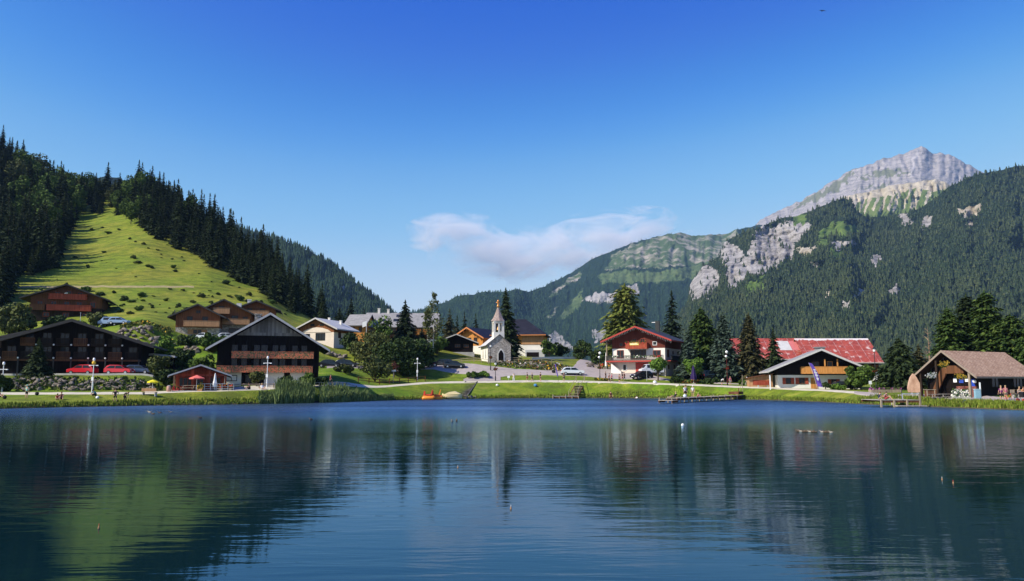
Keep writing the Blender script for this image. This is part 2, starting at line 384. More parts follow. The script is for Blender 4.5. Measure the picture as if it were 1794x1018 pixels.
wt.t.links.new(fre.outputs[0], mx.inputs[0]); wt.t.links.new(dif.outputs[0], mx.inputs[1]); wt.t.links.new(gls.outputs[0], mx.inputs[2]); wt.t.links.new(mx.outputs[0], wt.out.inputs[0])
tag(MB().add([(-600, 2, 0), (600, 2, 0), (600, 190, 0), (-600, 190, 0)], [(0, 1, 2, 3)]).build('lake_water', wt.mat), kind='structure')
# ================================================================== MOUNTAINS
def mountain(name, sky_pts, foot_pts, Yf, Yr, material, dx=3.0, rows=140, lump=0.05, gully=0.0, gscale=14.0, polys=(), back=1500, seed=1, pw=1.0, edge=2.0, skyrough=1.0):
    nz = Noise(seed); sp_ = np.array(sky_pts, float); fp = np.array(foot_pts, float)
    px = np.arange(sp_[0, 0], sp_[-1, 0] + dx, dx); t = np.linspace(0, 1, rows) ** 0.9
    PX, T = np.meshgrid(px, t); sky = np.interp(px, sp_[:, 0], sp_[:, 1]); foot = np.interp(px, fp[:, 0], fp[:, 1])
    sky = sky + (nz.fbm(px / 9, px * 0, 4) - 0.5) * 5 * skyrough
    PY = foot + (sky - foot) * T
    yr = np.interp(px, *zip(*Yr)) if hasattr(Yr, '__len__') else Yr
    Yd = Yf * (yr / Yf) ** (T ** pw)
    warp = nz.fbm(PX / 40, PY / 40, 4) - 0.5
    g_ = 0
    if gully: g_ = gully * (nz.ridge(PX / gscale + warp * 2.2, PY / (gscale * 5), 4) - 0.5)
    Yd = Yd * (1 + lump * (nz.fbm(PX / 55, PY / 55, 5) - 0.5) * 2 + g_ * np.minimum(1, (1 - T) * 6 + 0.25) + 0.012 * (nz.fbm(PX / 6, PY / 6, 3) - 0.5) * (lump > 0))
    X = azim(PX, PY) * Yd; Z = CAMH + Yd * slope(PY)
    # far side of the ridge
    nb_ = 8; Xb = [X]; Yb = [Yd]; Zb = [Z]
    for k in range(1, nb_ + 1):
        f = k / nb_; Yk = Yd[-1] + back * f; Xb.append((X[-1] / Yd[-1] * Yk)[None]); Yb.append(Yk[None]); Zb.append((Z[-1] * (1 - f) - 30 * f + 10 * (nz.fbm(px / 10, px * 0 + k, 3) - .5))[None])
    XX = np.concatenate(Xb); Yy = np.concatenate(Yb); ZZ = np.concatenate(Zb); nr, nc = XX.shape
    me = np_mesh(name, np.stack([XX.ravel(), Yy.ravel(), ZZ.ravel()], 1), grid_faces(nr, nc), material, True)
    cov = np.zeros((nr * nc, 4), np.float32); cov[:, 3] = 1
    wx = (nz.fbm(PX / 7 + 50, PY / 7, 4) - 0.5) * edge * 10; wy = (nz.fbm(PX / 7 + 90, PY / 7, 4) - 0.5) * edge * 10
    msk = np.zeros(PX.shape + (3,), np.float32)
    for (ch, poly) in polys:
        q = inpoly(PX + wx, PY + wy, poly); msk[q] = 0; msk[q, ch] = 1
    cov[:rows * nc, :3] = msk.reshape(-1, 3)
    at_ = me.color_attributes.new('cover', 'FLOAT_COLOR', 'POINT'); at_.data.foreach_set('color', cov.ravel())
    o = link(name, me); tag(o, kind='structure')
    return dict(o=o, X=X, Y=Yd, Z=Z, mask=msk, PX=PX, PY=PY, T=T)
def mount_mat(name, forest, rock_lo, rock_hi, grass_lo, grass_hi, sand_lo, sand_hi, sc=1.0, base='forest', sr_=(0.40, 0.60), tilt=0):
    n = NT(name); a = n.node('VertexColor'); a.layer_name = 'cover'; s = n.node('SeparateColor'); n.t.links.new(a.outputs[0], s.inputs[0])
    cz = n.coord((0.010 * sc, 0.010 * sc, 0.055 * sc), (0, R(tilt), 0)); st = n.noise(1.0, 7, 0.68, cz, dist=0.8)
    nn = n.noise(0.03 * sc, 7, 0.65); fn = n.noise(0.16 * sc, 5, 0.7)
    rock = n.mix(0.5, n.ramp(st, [(0.42, rock_lo), (0.57, rock_hi)]), n.ramp(fn, [(0.40, rock_lo), (0.56, rock_hi)]))
    grass = n.ramp(nn, [(0.35, grass_lo), (0.65, grass_hi)])
    vs_ = n.noise(1.0, 5, 0.62, n.coord((0.022 * sc, 0.022 * sc, 0.004 * sc)), dist=0.6); sand = n.ramp(vs_, [(sr_[0], sand_lo), (sr_[1], sand_hi)])
    fo = n.ramp(fn, [(0.3, tuple(x * 0.6 for x in forest)), (0.7, forest)])
    k = n.math('MULTIPLY', n.math('SUBTRACT', fn, 0.5), 1.1)
    def edge(ch): return n.ramp(n.math('ADD', s.outputs[ch], k), [(0.42, 0), (0.58, 1)])
    c = {'forest': fo, 'rock': rock, 'grass': grass}[base]
    c = n.mix(edge(1), c, grass); c = n.mix(edge(2), c, sand); c = n.mix(edge(0), c, rock)
    n.set(Base_Color=c, Roughness=0.95); n.b.inputs['Specular IOR Level'].default_value = 0.1
    n.bump(n.math('ADD', n.math('MULTIPLY', st, 1.4), fn), 0.8, 7.0 / sc); return n.mat
MM = mount_mat('mountain_cover', (0.022, 0.036, 0.014), (0.13, 0.115, 0.10), (0.46, 0.43, 0.40), (0.06, 0.11, 0.022), (0.15, 0.21, 0.05), (0.30, 0.25, 0.18), (0.52, 0.46, 0.36))
# D : wooded slope and cliffs on the right
polyD = [(0, [(1205, 515), (1207, 498), (1234, 463), (1256, 470), (1262, 500), (1240, 522), (1215, 528)]),
 (0, [(1258, 455), (1273, 423), (1296, 430), (1302, 452), (1276, 464)]),
 (0, [(1314, 425), (1330, 397), (1359, 400), (1375, 388), (1424, 390), (1414, 407), (1394, 425), (1387, 452), (1361, 467), (1332, 480), (1309, 488), (1273, 509), (1270, 465), (1299, 455), (1312, 445)]),
 (2, [(1392, 434), (1430, 434), (1412, 454)]), (0, [(1415, 458), (1440, 459), (1432, 474)]), (0, [(1521, 454), (1538, 444), (1547, 455), (1531, 470)]),
 (2, [(1676, 368), (1697, 363), (1718, 357), (1721, 366), (1704, 376), (1699, 401), (1692, 380), (1678, 378)]),
 (0, [(1575, 378), (1590, 374), (1598, 392), (1586, 398)]), (0, [(1618, 380), (1638, 376), (1634, 390), (1616, 402)]),
 (0, [(1456, 425), (1500, 420), (1502, 428), (1465, 436)]), (0, [(1556, 508), (1570, 500), (1575, 512), (1560, 520)]), (2, [(1445, 512), (1452, 508), (1455, 518), (1446, 520)]),
 (0, [(1475, 535), (1510, 505), (1512, 512), (1478, 545)]),
 (1, [(1387, 374), (1413, 374), (1413, 392), (1392, 393)]), (1, [(1462, 387), (1500, 393), (1503, 403), (1478, 413), (1434, 417), (1440, 404)]), (1, [(1432, 418), (1454, 421), (1446, 434), (1432, 430)]),
 (1, [(1450, 436), (1476, 438), (1473, 455), (1455, 450)]), (1, [(1341, 480), (1338, 508), (1297, 520), (1309, 500)])]
mtD = mountain('mountainside', [(1040, 655), (1090, 632), (1130, 604), (1180, 562), (1204, 530), (1208, 500), (1232, 465), (1258, 452), (1268, 425), (1300, 408), (1340, 395), (1362, 384), (1400, 378), (1440, 361), (1475, 346), (1492, 352), (1500, 370), (1520, 380),
   (1560, 379), (1590, 373), (1612, 365), (1640, 346), (1660, 330), (1700, 308), (1740, 300), (1794, 290), (1900, 274), (2050, 250), (2300, 240)],
   [(1040, 660), (2300, 662)], 1050, 2300, MM, dx=2.6, rows=230, lump=0.07, gully=0.05, gscale=26, polys=polyD, seed=5, edge=1.6)
# C : middle mountain
polyC = [(2, [(1060, 475), (1075, 445), (1110, 427), (1150, 415), (1190, 405), (1290, 398), (1300, 440), (1240, 462), (1150, 470), (1090, 470)]),
 (1, [(1047, 481), (1091, 473), (1151, 477), (1232, 462), (1300, 455), (1290, 480), (1206, 489), (1145, 495), (1053, 497)]),
 (2, [(963, 521), (971, 507), (1016, 476), (1020, 485)]), (1, [(974, 562), (1019, 507), (1020, 534), (989, 558)]), (2, [(954, 557), (981, 535), (965, 558)]),
 (0, [(1018, 526), (1040, 514), (1078, 511), (1071, 531), (1045, 533)]), (0, [(958, 586), (975, 582), (988, 592), (1004, 614), (965, 616)]), (0, [(1033, 579), (1060, 576), (1064, 593), (1045, 600)]),
 (0, [(1095, 500), (1115, 498), (1120, 515), (1102, 512)])]
MC = mount_mat('middle_mountain_cover', (0.020, 0.042, 0.022), (0.18, 0.17, 0.14), (0.46, 0.43, 0.40), (0.06, 0.10, 0.035), (0.13, 0.17, 0.065), (0.075, 0.115, 0.045), (0.40, 0.35, 0.29), sc=0.55, sr_=(0.47, 0.66))
mtC = mountain('middle_mountain', [(620, 562), (690, 552), (740, 542), (775, 530), (800, 520), (840, 513), (870, 512), (905, 508), (925, 511), (955, 500), (985, 487), (1010, 472), (1040, 453), (1075, 438), (1110, 425), (1150, 414), (1188, 407), (1215, 413), (1240, 411), (1270, 411), (1290, 402), (1330, 394), (1420, 402), (1500, 420)],
   [(620, 655), (1500, 655)], 2300, [(620, 3200), (900, 3300), (1000, 4300), (1500, 5000)], MC, dx=2.2, rows=170, lump=0.03, gully=0.020, gscale=9, polys=polyC, seed=9, edge=1.0)
# B : wooded ridge on the left
MBm = mount_mat('left_ridge_cover', (0.015, 0.030, 0.018), (0.2, 0.2, 0.2), (0.4, 0.4, 0.4), (0.05, 0.09, 0.03), (0.1, 0.15, 0.05), (0.3, 0.28, 0.22), (0.4, 0.36, 0.3))
mtB = mountain('left_ridge', [(-700, 330), (200, 310), (380, 388), (440, 404), (470, 414), (520, 430), (560, 450), (590, 468), (620, 492), (650, 516), (675, 534), (700, 560), (740, 600)],
   [(-700, 650), (740, 652)], 1100, 1900, MBm, dx=3, rows=110, lump=0.05, gully=0.05, gscale=20, polys=[(0, [(590, 502), (602, 498), (606, 505), (594, 508)])], seed=21)
# E : rocky summit   F : eroded green shoulder in front of it
ME = mount_mat('summit_rock', (0.1, 0.1, 0.08), (0.15, 0.14, 0.13), (0.44, 0.40, 0.38), (0.13, 0.14, 0.08), (0.2, 0.20, 0.12), (0.42, 0.38, 0.35), (0.52, 0.48, 0.45), sc=0.8, base='rock', tilt=28)
mtE = mountain('rocky_summit', [(1290, 420), (1330, 388), (1350, 377), (1400, 353), (1440, 330), (1480, 304), (1510, 291), (1550, 278), (1585, 268), (1604, 261), (1614, 256.5), (1622, 260), (1634, 267), (1652, 269), (1672, 274), (1686, 283), (1700, 289), (1730, 304), (1800, 340), (1900, 400)],
   [(1290, 470), (1900, 470)], 3700, 5600, ME, dx=1.8, rows=130, lump=0.02, gully=0.018, gscale=11, polys=[(1, [(1380, 372), (1400, 356), (1440, 334), (1480, 306), (1500, 300), (1470, 330), (1430, 352)]), (2, [(1604, 262), (1612, 262), (1600, 300), (1588, 310), (1596, 290)]), (1, [(1500, 312), (1560, 296), (1600, 300), (1570, 306)]), (1, [(1480, 335), (1540, 325), (1560, 318), (1550, 328)])], seed=33, skyrough=1.5)
MF = mount_mat('shoulder_cover', (0.03, 0.05, 0.02), (0.3, 0.27, 0.2), (0.5, 0.44, 0.34), (0.09, 0.14, 0.03), (0.17, 0.21, 0.06), (0.36, 0.31, 0.21), (0.55, 0.48, 0.36), sc=0.7, base='grass')
sr = np.random.default_rng(4); polyF = [(2, [(1420, 372), (1480, 342), (1520, 332), (1560, 322), (1600, 314), (1645, 308), (1680, 326), (1640, 335), (1600, 330), (1560, 342), (1520, 348), (1490, 362)])]
for k in range(11):
    a0 = 1493 + k * 13 + sr.uniform(-4, 4); y0 = 340 - k * 1.5; polyF.append((2, [(a0 + 8, y0 - 6), (a0 + 15, y0 - 6), (a0 + 4, y0 + 18), (a0 - 4, y0 + sr.uniform(32, 48)), (a0 - 7, y0 + 34), (a0 + 1, y0 + 12)]))
mtF = mountain('eroded_shoulder', [(1390, 400), (1440, 366), (1480, 345), (1520, 336), (1560, 325), (1600, 319), (1640, 314), (1680, 330), (1750, 360)], [(1390, 430), (1750, 440)], 2700, 3600, MF, dx=1.6, rows=80, lump=0.03, gully=0.055, gscale=11, polys=polyF, seed=41, edge=0.6)
# ---- forests of the mountains (each one mass)
def star_tree(rs, tiers=3, spikes=6):
    V = []; Fc = []
    for t in range(tiers):
        z0 = 0.10 + 0.72 * t / tiers; z1 = min(1.0, z0 + 0.52 if t < tiers - 1 else 1.0); r = 0.20 * (1 - 0.75 * t / tiers)
        b = len(V); V.append((0, 0, z1))
        for k in range(spikes * 2):
            a = math.pi * k / spikes + rs.random() * 0.35; rr = r * (1.0 if k % 2 == 0 else 0.5) * (0.75 + 0.5 * rs.random())
            V.append((rr * math.cos(a), rr * math.sin(a), z0 + (0.0 if k % 2 == 0 else 0.07) + 0.04 * rs.random()))
        for k in range(spikes * 2): Fc.append((b, b + 1 + k, b + 1 + (k + 1) % (spikes * 2)))
    return np.array(V), np.array(Fc)
def scatter_forest(name, mt, n, hlo, hhi, material, label, seed, keep=None, rock_keep=0.06, wide=1.0, spikes=5, tiers=3, tmax=1.0):
    g_ = np.random.default_rng(seed); rs = random.Random(seed)
    nr, nc = mt['X'].shape; j = (g_.random(n * 2) * (nr - 1) * tmax).astype(int); i = (g_.random(n * 2) * (nc - 1)).astype(int)
    mk = mt['mask'][j, i]; p = np.where(mk.max(1) > 0, rock_keep, 1.0); ok = g_.random(n * 2) < p
    if keep is not None: ok &= keep(mt['PX'][j, i], mt['PY'][j, i], g_.random(n * 2))
    j, i = j[ok][:n], i[ok][:n]
    fi = g_.random(len(i)); fj = g_.random(len(i)); i2 = np.minimum(i + 1, nc - 1); j2 = np.minimum(j + 1, nr - 1)
    def bl(A): return (A[j, i] * (1 - fi) + A[j, i2] * fi) * (1 - fj) + (A[j2, i] * (1 - fi) + A[j2, i2] * fi) * fj
    P = np.stack([bl(mt['X']), bl(mt['Y']), bl(mt['Z'])], 1)
    H = hlo + (hhi - hlo) * g_.random(len(P)) ** 1.3; W = wide * (0.8 + 0.6 * g_.random(len(P))); A = g_.random(len(P)) * 6.28
    temps = [star_tree(rs, tiers, spikes) for _ in range(4)]; Vs = []; Fs = []; off = 0
    for q in range(4):
        s_ = np.arange(q, len(P), 4); tv, tf = temps[q]; ca, sa = np.cos(A[s_])[:, None], np.sin(A[s_])[:, None]
        x = (tv[:, 0] * ca - tv[:, 1] * sa) * (H[s_] * W[s_])[:, None]; y = (tv[:, 0] * sa + tv[:, 1] * ca) * (H[s_] * W[s_])[:, None]; z = tv[:, 2] * H[s_][:, None] - 1.0
        VV = np.stack([x + P[s_, 0][:, None], y + P[s_, 1][:, None], z + P[s_, 2][:, None]], 2).reshape(-1, 3)
        FF = (tf[None] + (np.arange(len(s_)) * len(tv))[:, None, None]).reshape(-1, 3) + off
        Vs.append(VV); Fs.append(FF); off += len(VV)
    o = link(name, np_mesh(name, np.concatenate(Vs), np.concatenate(Fs), material)); tag(o, label, 'forest', kind='stuff'); return o
def forest_mat(name, lo, hi, alt):
    n = NT(name); gm = n.node('NewGeometry'); rp = gm.outputs['Random Per Island']; z = n.noise(0.006, 3, 0.6)
    c = n.ramp(rp, [(0.0, lo), (0.8, hi), (1.0, alt)]); c = n.mix(n.ramp(z, [(0.4, 0.0), (0.62, 0.7)]), c, n.mix(0.5, c, alt))
    n.set(Base_Color=c, Roughness=0.9); n.b.inputs['Specular IOR Level'].default_value = 0.1; return n.mat
FM1 = forest_mat('slope_forest', (0.014, 0.026, 0.013), (0.036, 0.056, 0.025), (0.075, 0.088, 0.036))
FM2 = forest_mat('far_forest', (0.016, 0.034, 0.016), (0.032, 0.062, 0.026), (0.05, 0.09, 0.035))
FM3 = forest_mat('left_ridge_forest', (0.012, 0.026, 0.013), (0.026, 0.048, 0.022), (0.04, 0.065, 0.026))
scatter_forest('mountainside_forest', mtD, 26000, 8, 17, FM1, 'dense dark spruce forest covering the right mountainside', 1, wide=1.25)
scatter_forest('middle_mountain_forest', mtC, 14000, 9, 16, FM2, 'hazy blue-green forest on the distant middle mountain', 2,
   keep=lambda x, y, r: ~((y < np.interp(x, [900, 1000, 1060, 1300], [300, 440, 470, 470])) & (r > 0.1) & (x > 1040) & (y > np.interp(x, [1040, 1190, 1300], [462, 414, 410]))), wide=1.2, spikes=4, tiers=2)
scatter_forest('left_ridge_forest', mtB, 16000, 12, 19, FM3, 'blue-green forest on the far ridge behind the dark left hillside', 3, spikes=5, keep=lambda x, y, r: x > 300)
scatter_forest('shoulder_forest', mtF, 500, 12, 18, FM2, 'scattered firs on the green shoulder under the rocky summit', 5, keep=lambda x, y, r: (r < 0.04) | ((x < 1494) & (y > 352)) | ((x > 1560) & (x < 1575) & (y < 345)), rock_keep=0.4)
# ================================================================== BUILDING MATERIALS
W_DARK = plank_mat('dark_wood', (0.030, 0.020, 0.014)); W_BLACK = plank_mat('blackened_wood', (0.010, 0.007, 0.006))
W_GREY = plank_mat('weathered_grey_planks', (0.20, 0.175, 0.15), 0.7, 0.3); W_BROWN = plank_mat('brown_wood', (0.13, 0.058, 0.028))
W_RED = plank_mat('red_brown_wood', (0.30, 0.065, 0.035)); W_MAROON = plank_mat('maroon_wood', (0.13, 0.035, 0.024)); W_WARM = plank_mat('warm_brown_wood', (0.21, 0.085, 0.038)); W_ORANGE = plank_mat('orange_wood', (0.50, 0.22, 0.06), 0.25)
W_TAN = plank_mat('tan_wood', (0.40, 0.22, 0.11), 0.25); W_RAIL = plank_mat('pale_rail_wood', (0.30, 0.24, 0.17), 0.3)
W_DECK = plank_mat('deck_planks', (0.34, 0.30, 0.25), 0.3, 0.14)
P_WHITE = mat('white_render', (0.74, 0.70, 0.62), 0.85, 0.06, 0.8); P_CREAM = mat('cream_render', (0.72, 0.61, 0.50), 0.85, 0.08, 0.8)
P_GREY = mat('grey_render', (0.45, 0.45, 0.46), 0.85, 0.1, 0.8)
R_DARK = mat('dark_slate_roof', (0.045, 0.045, 0.05), 0.6, 0.35, 2.5, bump=0.3); R_GREY = mat('grey_metal_roof', (0.27, 0.26, 0.25), 0.6, 0.2, 1.3)
R_PALE = mat('pale_sheet_roof', (0.52, 0.51, 0.48), 0.6, 0.1, 0.8); R_BLUE = mat('blue_black_roof', (0.02, 0.02, 0.028), 0.6, 0.3, 1.0)
FASCIA_L = mat('light_fascia', (0.50, 0.48, 0.45), 0.6); FASCIA_G = mat('grey_fascia', (0.06, 0.055, 0.05), 0.7); FASCIA_R = mat('red_fascia', (0.38, 0.06, 0.045), 0.5)
FASCIA_B = mat('weathered_fascia', (0.27, 0.21, 0.16), 0.8); FASCIA_O = mat('orange_fascia', (0.52, 0.20, 0.07), 0.6)
METAL_D = mat('dark_metal', (0.02, 0.022, 0.02), 0.45, 0.2); METAL_L = mat('galvanised_metal', (0.55, 0.56, 0.57), 0.4, 0.1, metal=0.4)
GLOBE = mat('white_globe', (0.85, 0.84, 0.80), 0.3, 0.02); WHITE = mat('white_paint', (0.80, 0.80, 0.78), 0.45, 0.03)
CONC = mat('concrete', (0.42, 0.40, 0.37), 0.9, 0.2, 1.0)
gl = NT('window_glass'); gl.set(Base_Color=(0.02, 0.025, 0.03), Roughness=0.12, IOR=1.33); GLASS = gl.mat
def shingle_mat(name, lo, hi, sx=4.0, sy=3.0, bumps=0.6):
    n = NT(name); c = n.coord((1, 1, 1)); b = n.node('TexBrick'); n.t.links.new(c, b.inputs['Vector'])
    b.inputs['Color1'].default_value = (*lo, 1); b.inputs['Color2'].default_value = (*hi, 1); b.inputs['Mortar'].default_value = (*[x * 0.35 for x in lo], 1)
    b.inputs['Scale'].default_value = 1.0; b.inputs['Brick Width'].default_value = 1 / sx; b.inputs['Row Height'].default_value = 1 / sy; b.inputs['Mortar Size'].default_value = 0.014
    nn = n.noise(1.1, 5, 0.65); f = n.noise(7, 4, 0.7)
    col = n.mix(n.ramp(nn, [(0.35, 0.0), (0.65, 0.6)]), b.outputs[0], tuple((x + y) * 0.5 for x, y in zip(lo, hi)))
    col = n.mix(n.ramp(f, [(0.35, 0.5), (0.6, 0.0)]), col, tuple(x * 0.5 for x in lo))
    n.set(Base_Color=col, Roughness=0.85); n.bump(n.math('ADD', f, b.outputs[1]), bumps, 0.05); return n.mat
R_SHING = shingle_mat('wood_shingle_roof', (0.34, 0.19, 0.11), (0.62, 0.42, 0.28))
# rusty red sheet roof with pale seams and worn patches
n = NT('red_sheet_roof'); c = n.coord((1, 1, 1)); sp_ = n.node('SeparateXYZ'); n.t.links.new(c, sp_.inputs[0])
fx = n.math('FRACT', n.math('MULTIPLY', sp_.outputs[0], 1 / 1.9)); seam = n.ramp(fx, [(0.0, 1), (0.03, 0.9), (0.05, 0)], 'LINEAR')
wear = n.noise(0.5, 6, 0.7); wv = n.noise(1.0, 5, 0.6, n.coord((1.2, 1.2, 0.25)))
base = n.ramp(n.noise(0.9, 5, 0.7), [(0.35, (0.24, 0.045, 0.024)), (0.65, (0.44, 0.085, 0.046))])
base = n.mix(n.ramp(wear, [(0.60, 0), (0.66, 0.85)]), base, (0.62, 0.50, 0.44))
seamm = n.math('MULTIPLY', seam, n.ramp(wv, [(0.4, 0.1), (0.6, 0.9)]))
fz = n.math('FRACT', n.math('MULTIPLY', sp_.outputs[2], 1 / 1.35)); seamm = n.math('MAXIMUM', seamm, n.math('MULTIPLY', n.ramp(fz, [(0.0, .8), (0.04, .7), (0.07, 0)]), n.ramp(wv, [(0.42, 0.0), (0.6, 0.8)])))
base = n.mix(seamm, base, (0.66, 0.52, 0.46))
zt = n.ramp(n.math('DIVIDE', n.math('ADD', sp_.outputs[2], n.math('MULTIPLY', wv, 1.2)), 12.0), [(0.83, 0), (0.845, 1)])
base = n.mix(zt, base, (0.70, 0.64, 0.60))
n.set(Base_Color=base, Roughness=0.45); n.bump(seam, 0.3, 0.05); R_RED = n.mat
# coursed rubble stone
def stone_mat(name, lo, hi, sc=3.0):
    n = NT(name); v = n.node('TexVoronoi'); v.inputs['Scale'].default_value = sc; n.t.links.new(n.coord((1, 1, 1.8)), v.inputs['Vector'])
    v2 = n.node('TexVoronoi', feature='DISTANCE_TO_EDGE'); v2.inputs['Scale'].default_value = sc; n.t.links.new(n.coord((1, 1, 1.8)), v2.inputs['Vector'])
    s = n.node('SeparateColor'); n.t.links.new(v.outputs['Color'], s.inputs[0])
    c = n.ramp(s.outputs[0], [(0.0, lo), (1.0, hi)]); c = n.mix(n.ramp(v2.outputs['Distance'], [(0.0, 0.85), (0.07, 0.0)]), c, tuple(x * 0.45 for x in lo))
    n.set(Base_Color=c, Roughness=0.9); n.bump(n.ramp(v2.outputs['Distance'], [(0.0, 0), (0.15, 1)]), 0.8, 0.06); return n.mat
STONE = stone_mat('rubble_stone', (0.28, 0.24, 0.20), (0.66, 0.58, 0.49), 3.2)
BALC_FL = NT('flowered_balcony_boards'); _f = BALC_FL.noise(2.2, 4, 0.7); _g = BALC_FL.noise(5, 3, 0.7)
BALC_FL.set(Base_Color=BALC_FL.mix(BALC_FL.ramp(_g, [(0.50, 0), (0.56, 1)]), BALC_FL.ramp(_f, [(0.35, (0.52, 0.22, 0.10)), (0.65, (0.75, 0.14, 0.06))]), (0.07, 0.12, 0.04)), Roughness=0.9); BALC_FL.bump(_g, 0.6, 0.05); BALC_FL = BALC_FL.mat
def leafcard(lo, hi, alt, name, rough=0.8, tr=0.0):
    n = NT(name); gm = n.node('NewGeometry'); oi = n.node('ObjectInfo'); z = n.noise(0.9, 4, 0.65)
    c = n.ramp(gm.outputs['Random Per Island'], [(0.0, lo), (0.75, hi), (1.0, alt)])
    c = n.mix(n.ramp(z, [(0.38, 0.55), (0.62, 0.0)]), c, tuple(x * 0.45 for x in lo))
    c = n.mix(n.math('MULTIPLY', oi.outputs['Random'], 0.45), c, n.mix(0.5, c, hi))
    n.set(Base_Color=c, Roughness=rough); n.b.inputs['Specular IOR Level'].default_value = 0.15
    return n.mat
# ================================================================== HOUSE BUILDER
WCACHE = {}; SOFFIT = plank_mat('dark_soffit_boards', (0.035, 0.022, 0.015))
def win_mesh(w, h, fm, cols=2, deep=0.10):
    k = ('f', round(w, 2), round(h, 2), fm.name, cols)
    if k not in WCACHE:
        b = MB(); t = min(0.09, w * 0.1)
        b.box(-w / 2, w / 2, -deep, 0.0, -h / 2, -h / 2 + t).box(-w / 2, w / 2, -deep, 0.0, h / 2 - t, h / 2)
        b.box(-w / 2, -w / 2 + t, -deep + .004, 0.0, -h / 2 + t, h / 2 - t).box(w / 2 - t, w / 2, -deep + .004, 0.0, -h / 2 + t, h / 2 - t)
        for i in range(1, cols): b.box(-w / 2 + w * i / cols - t * .4, -w / 2 + w * i / cols + t * .4, -deep + .008, 0.0, -h / 2 + t, h / 2 - t)
        g_ = MB().box(-w / 2 + t, w / 2 - t, -deep * 0.45, 0.004, -h / 2 + t, h / 2 - t)
        WCACHE[k] = (b.mesh('window', fm), g_.mesh('pane', GLASS))
    return WCACHE[k]
def face_place(H, face, x, z, off=0.0):
    w, d = H['w'], H['d']
    return {'F': ((x, -off, z), 0), 'L': ((-w / 2 - off, x, z), -math.pi / 2), 'R': ((w / 2 + off, x, z), math.pi / 2)}[face]
def window(H, face, x, z, w, h, fm=None, cols=2, shutter=None, name='window', sill=None):
    (loc, r) = face_place(H, face, x, z); fm = fm or W_BROWN; a, b = win_mesh(w, h, fm, cols)
    o = link(name, a, H['root'], loc, r); link('pane', b, o)
    if shutter:
        for s in (-1, 1):
            k = ('s', round(w, 2), round(h, 2), shutter.name)
            if k not in WCACHE: WCACHE[k] = MB().box(-w * .27, w * .27, -0.06, 0.0, -h / 2, h / 2).box(-w * .22, w * .22, -0.075, -0.06, -h / 4 - .04, -h / 4 + .04).box(-w * .22, w * .22, -0.075, -0.06, h / 4 - .04, h / 4 + .04).mesh('shutter', shutter)
            link('shutter', WCACHE[k], o, (s * w * 0.79, 0, 0))
    return o
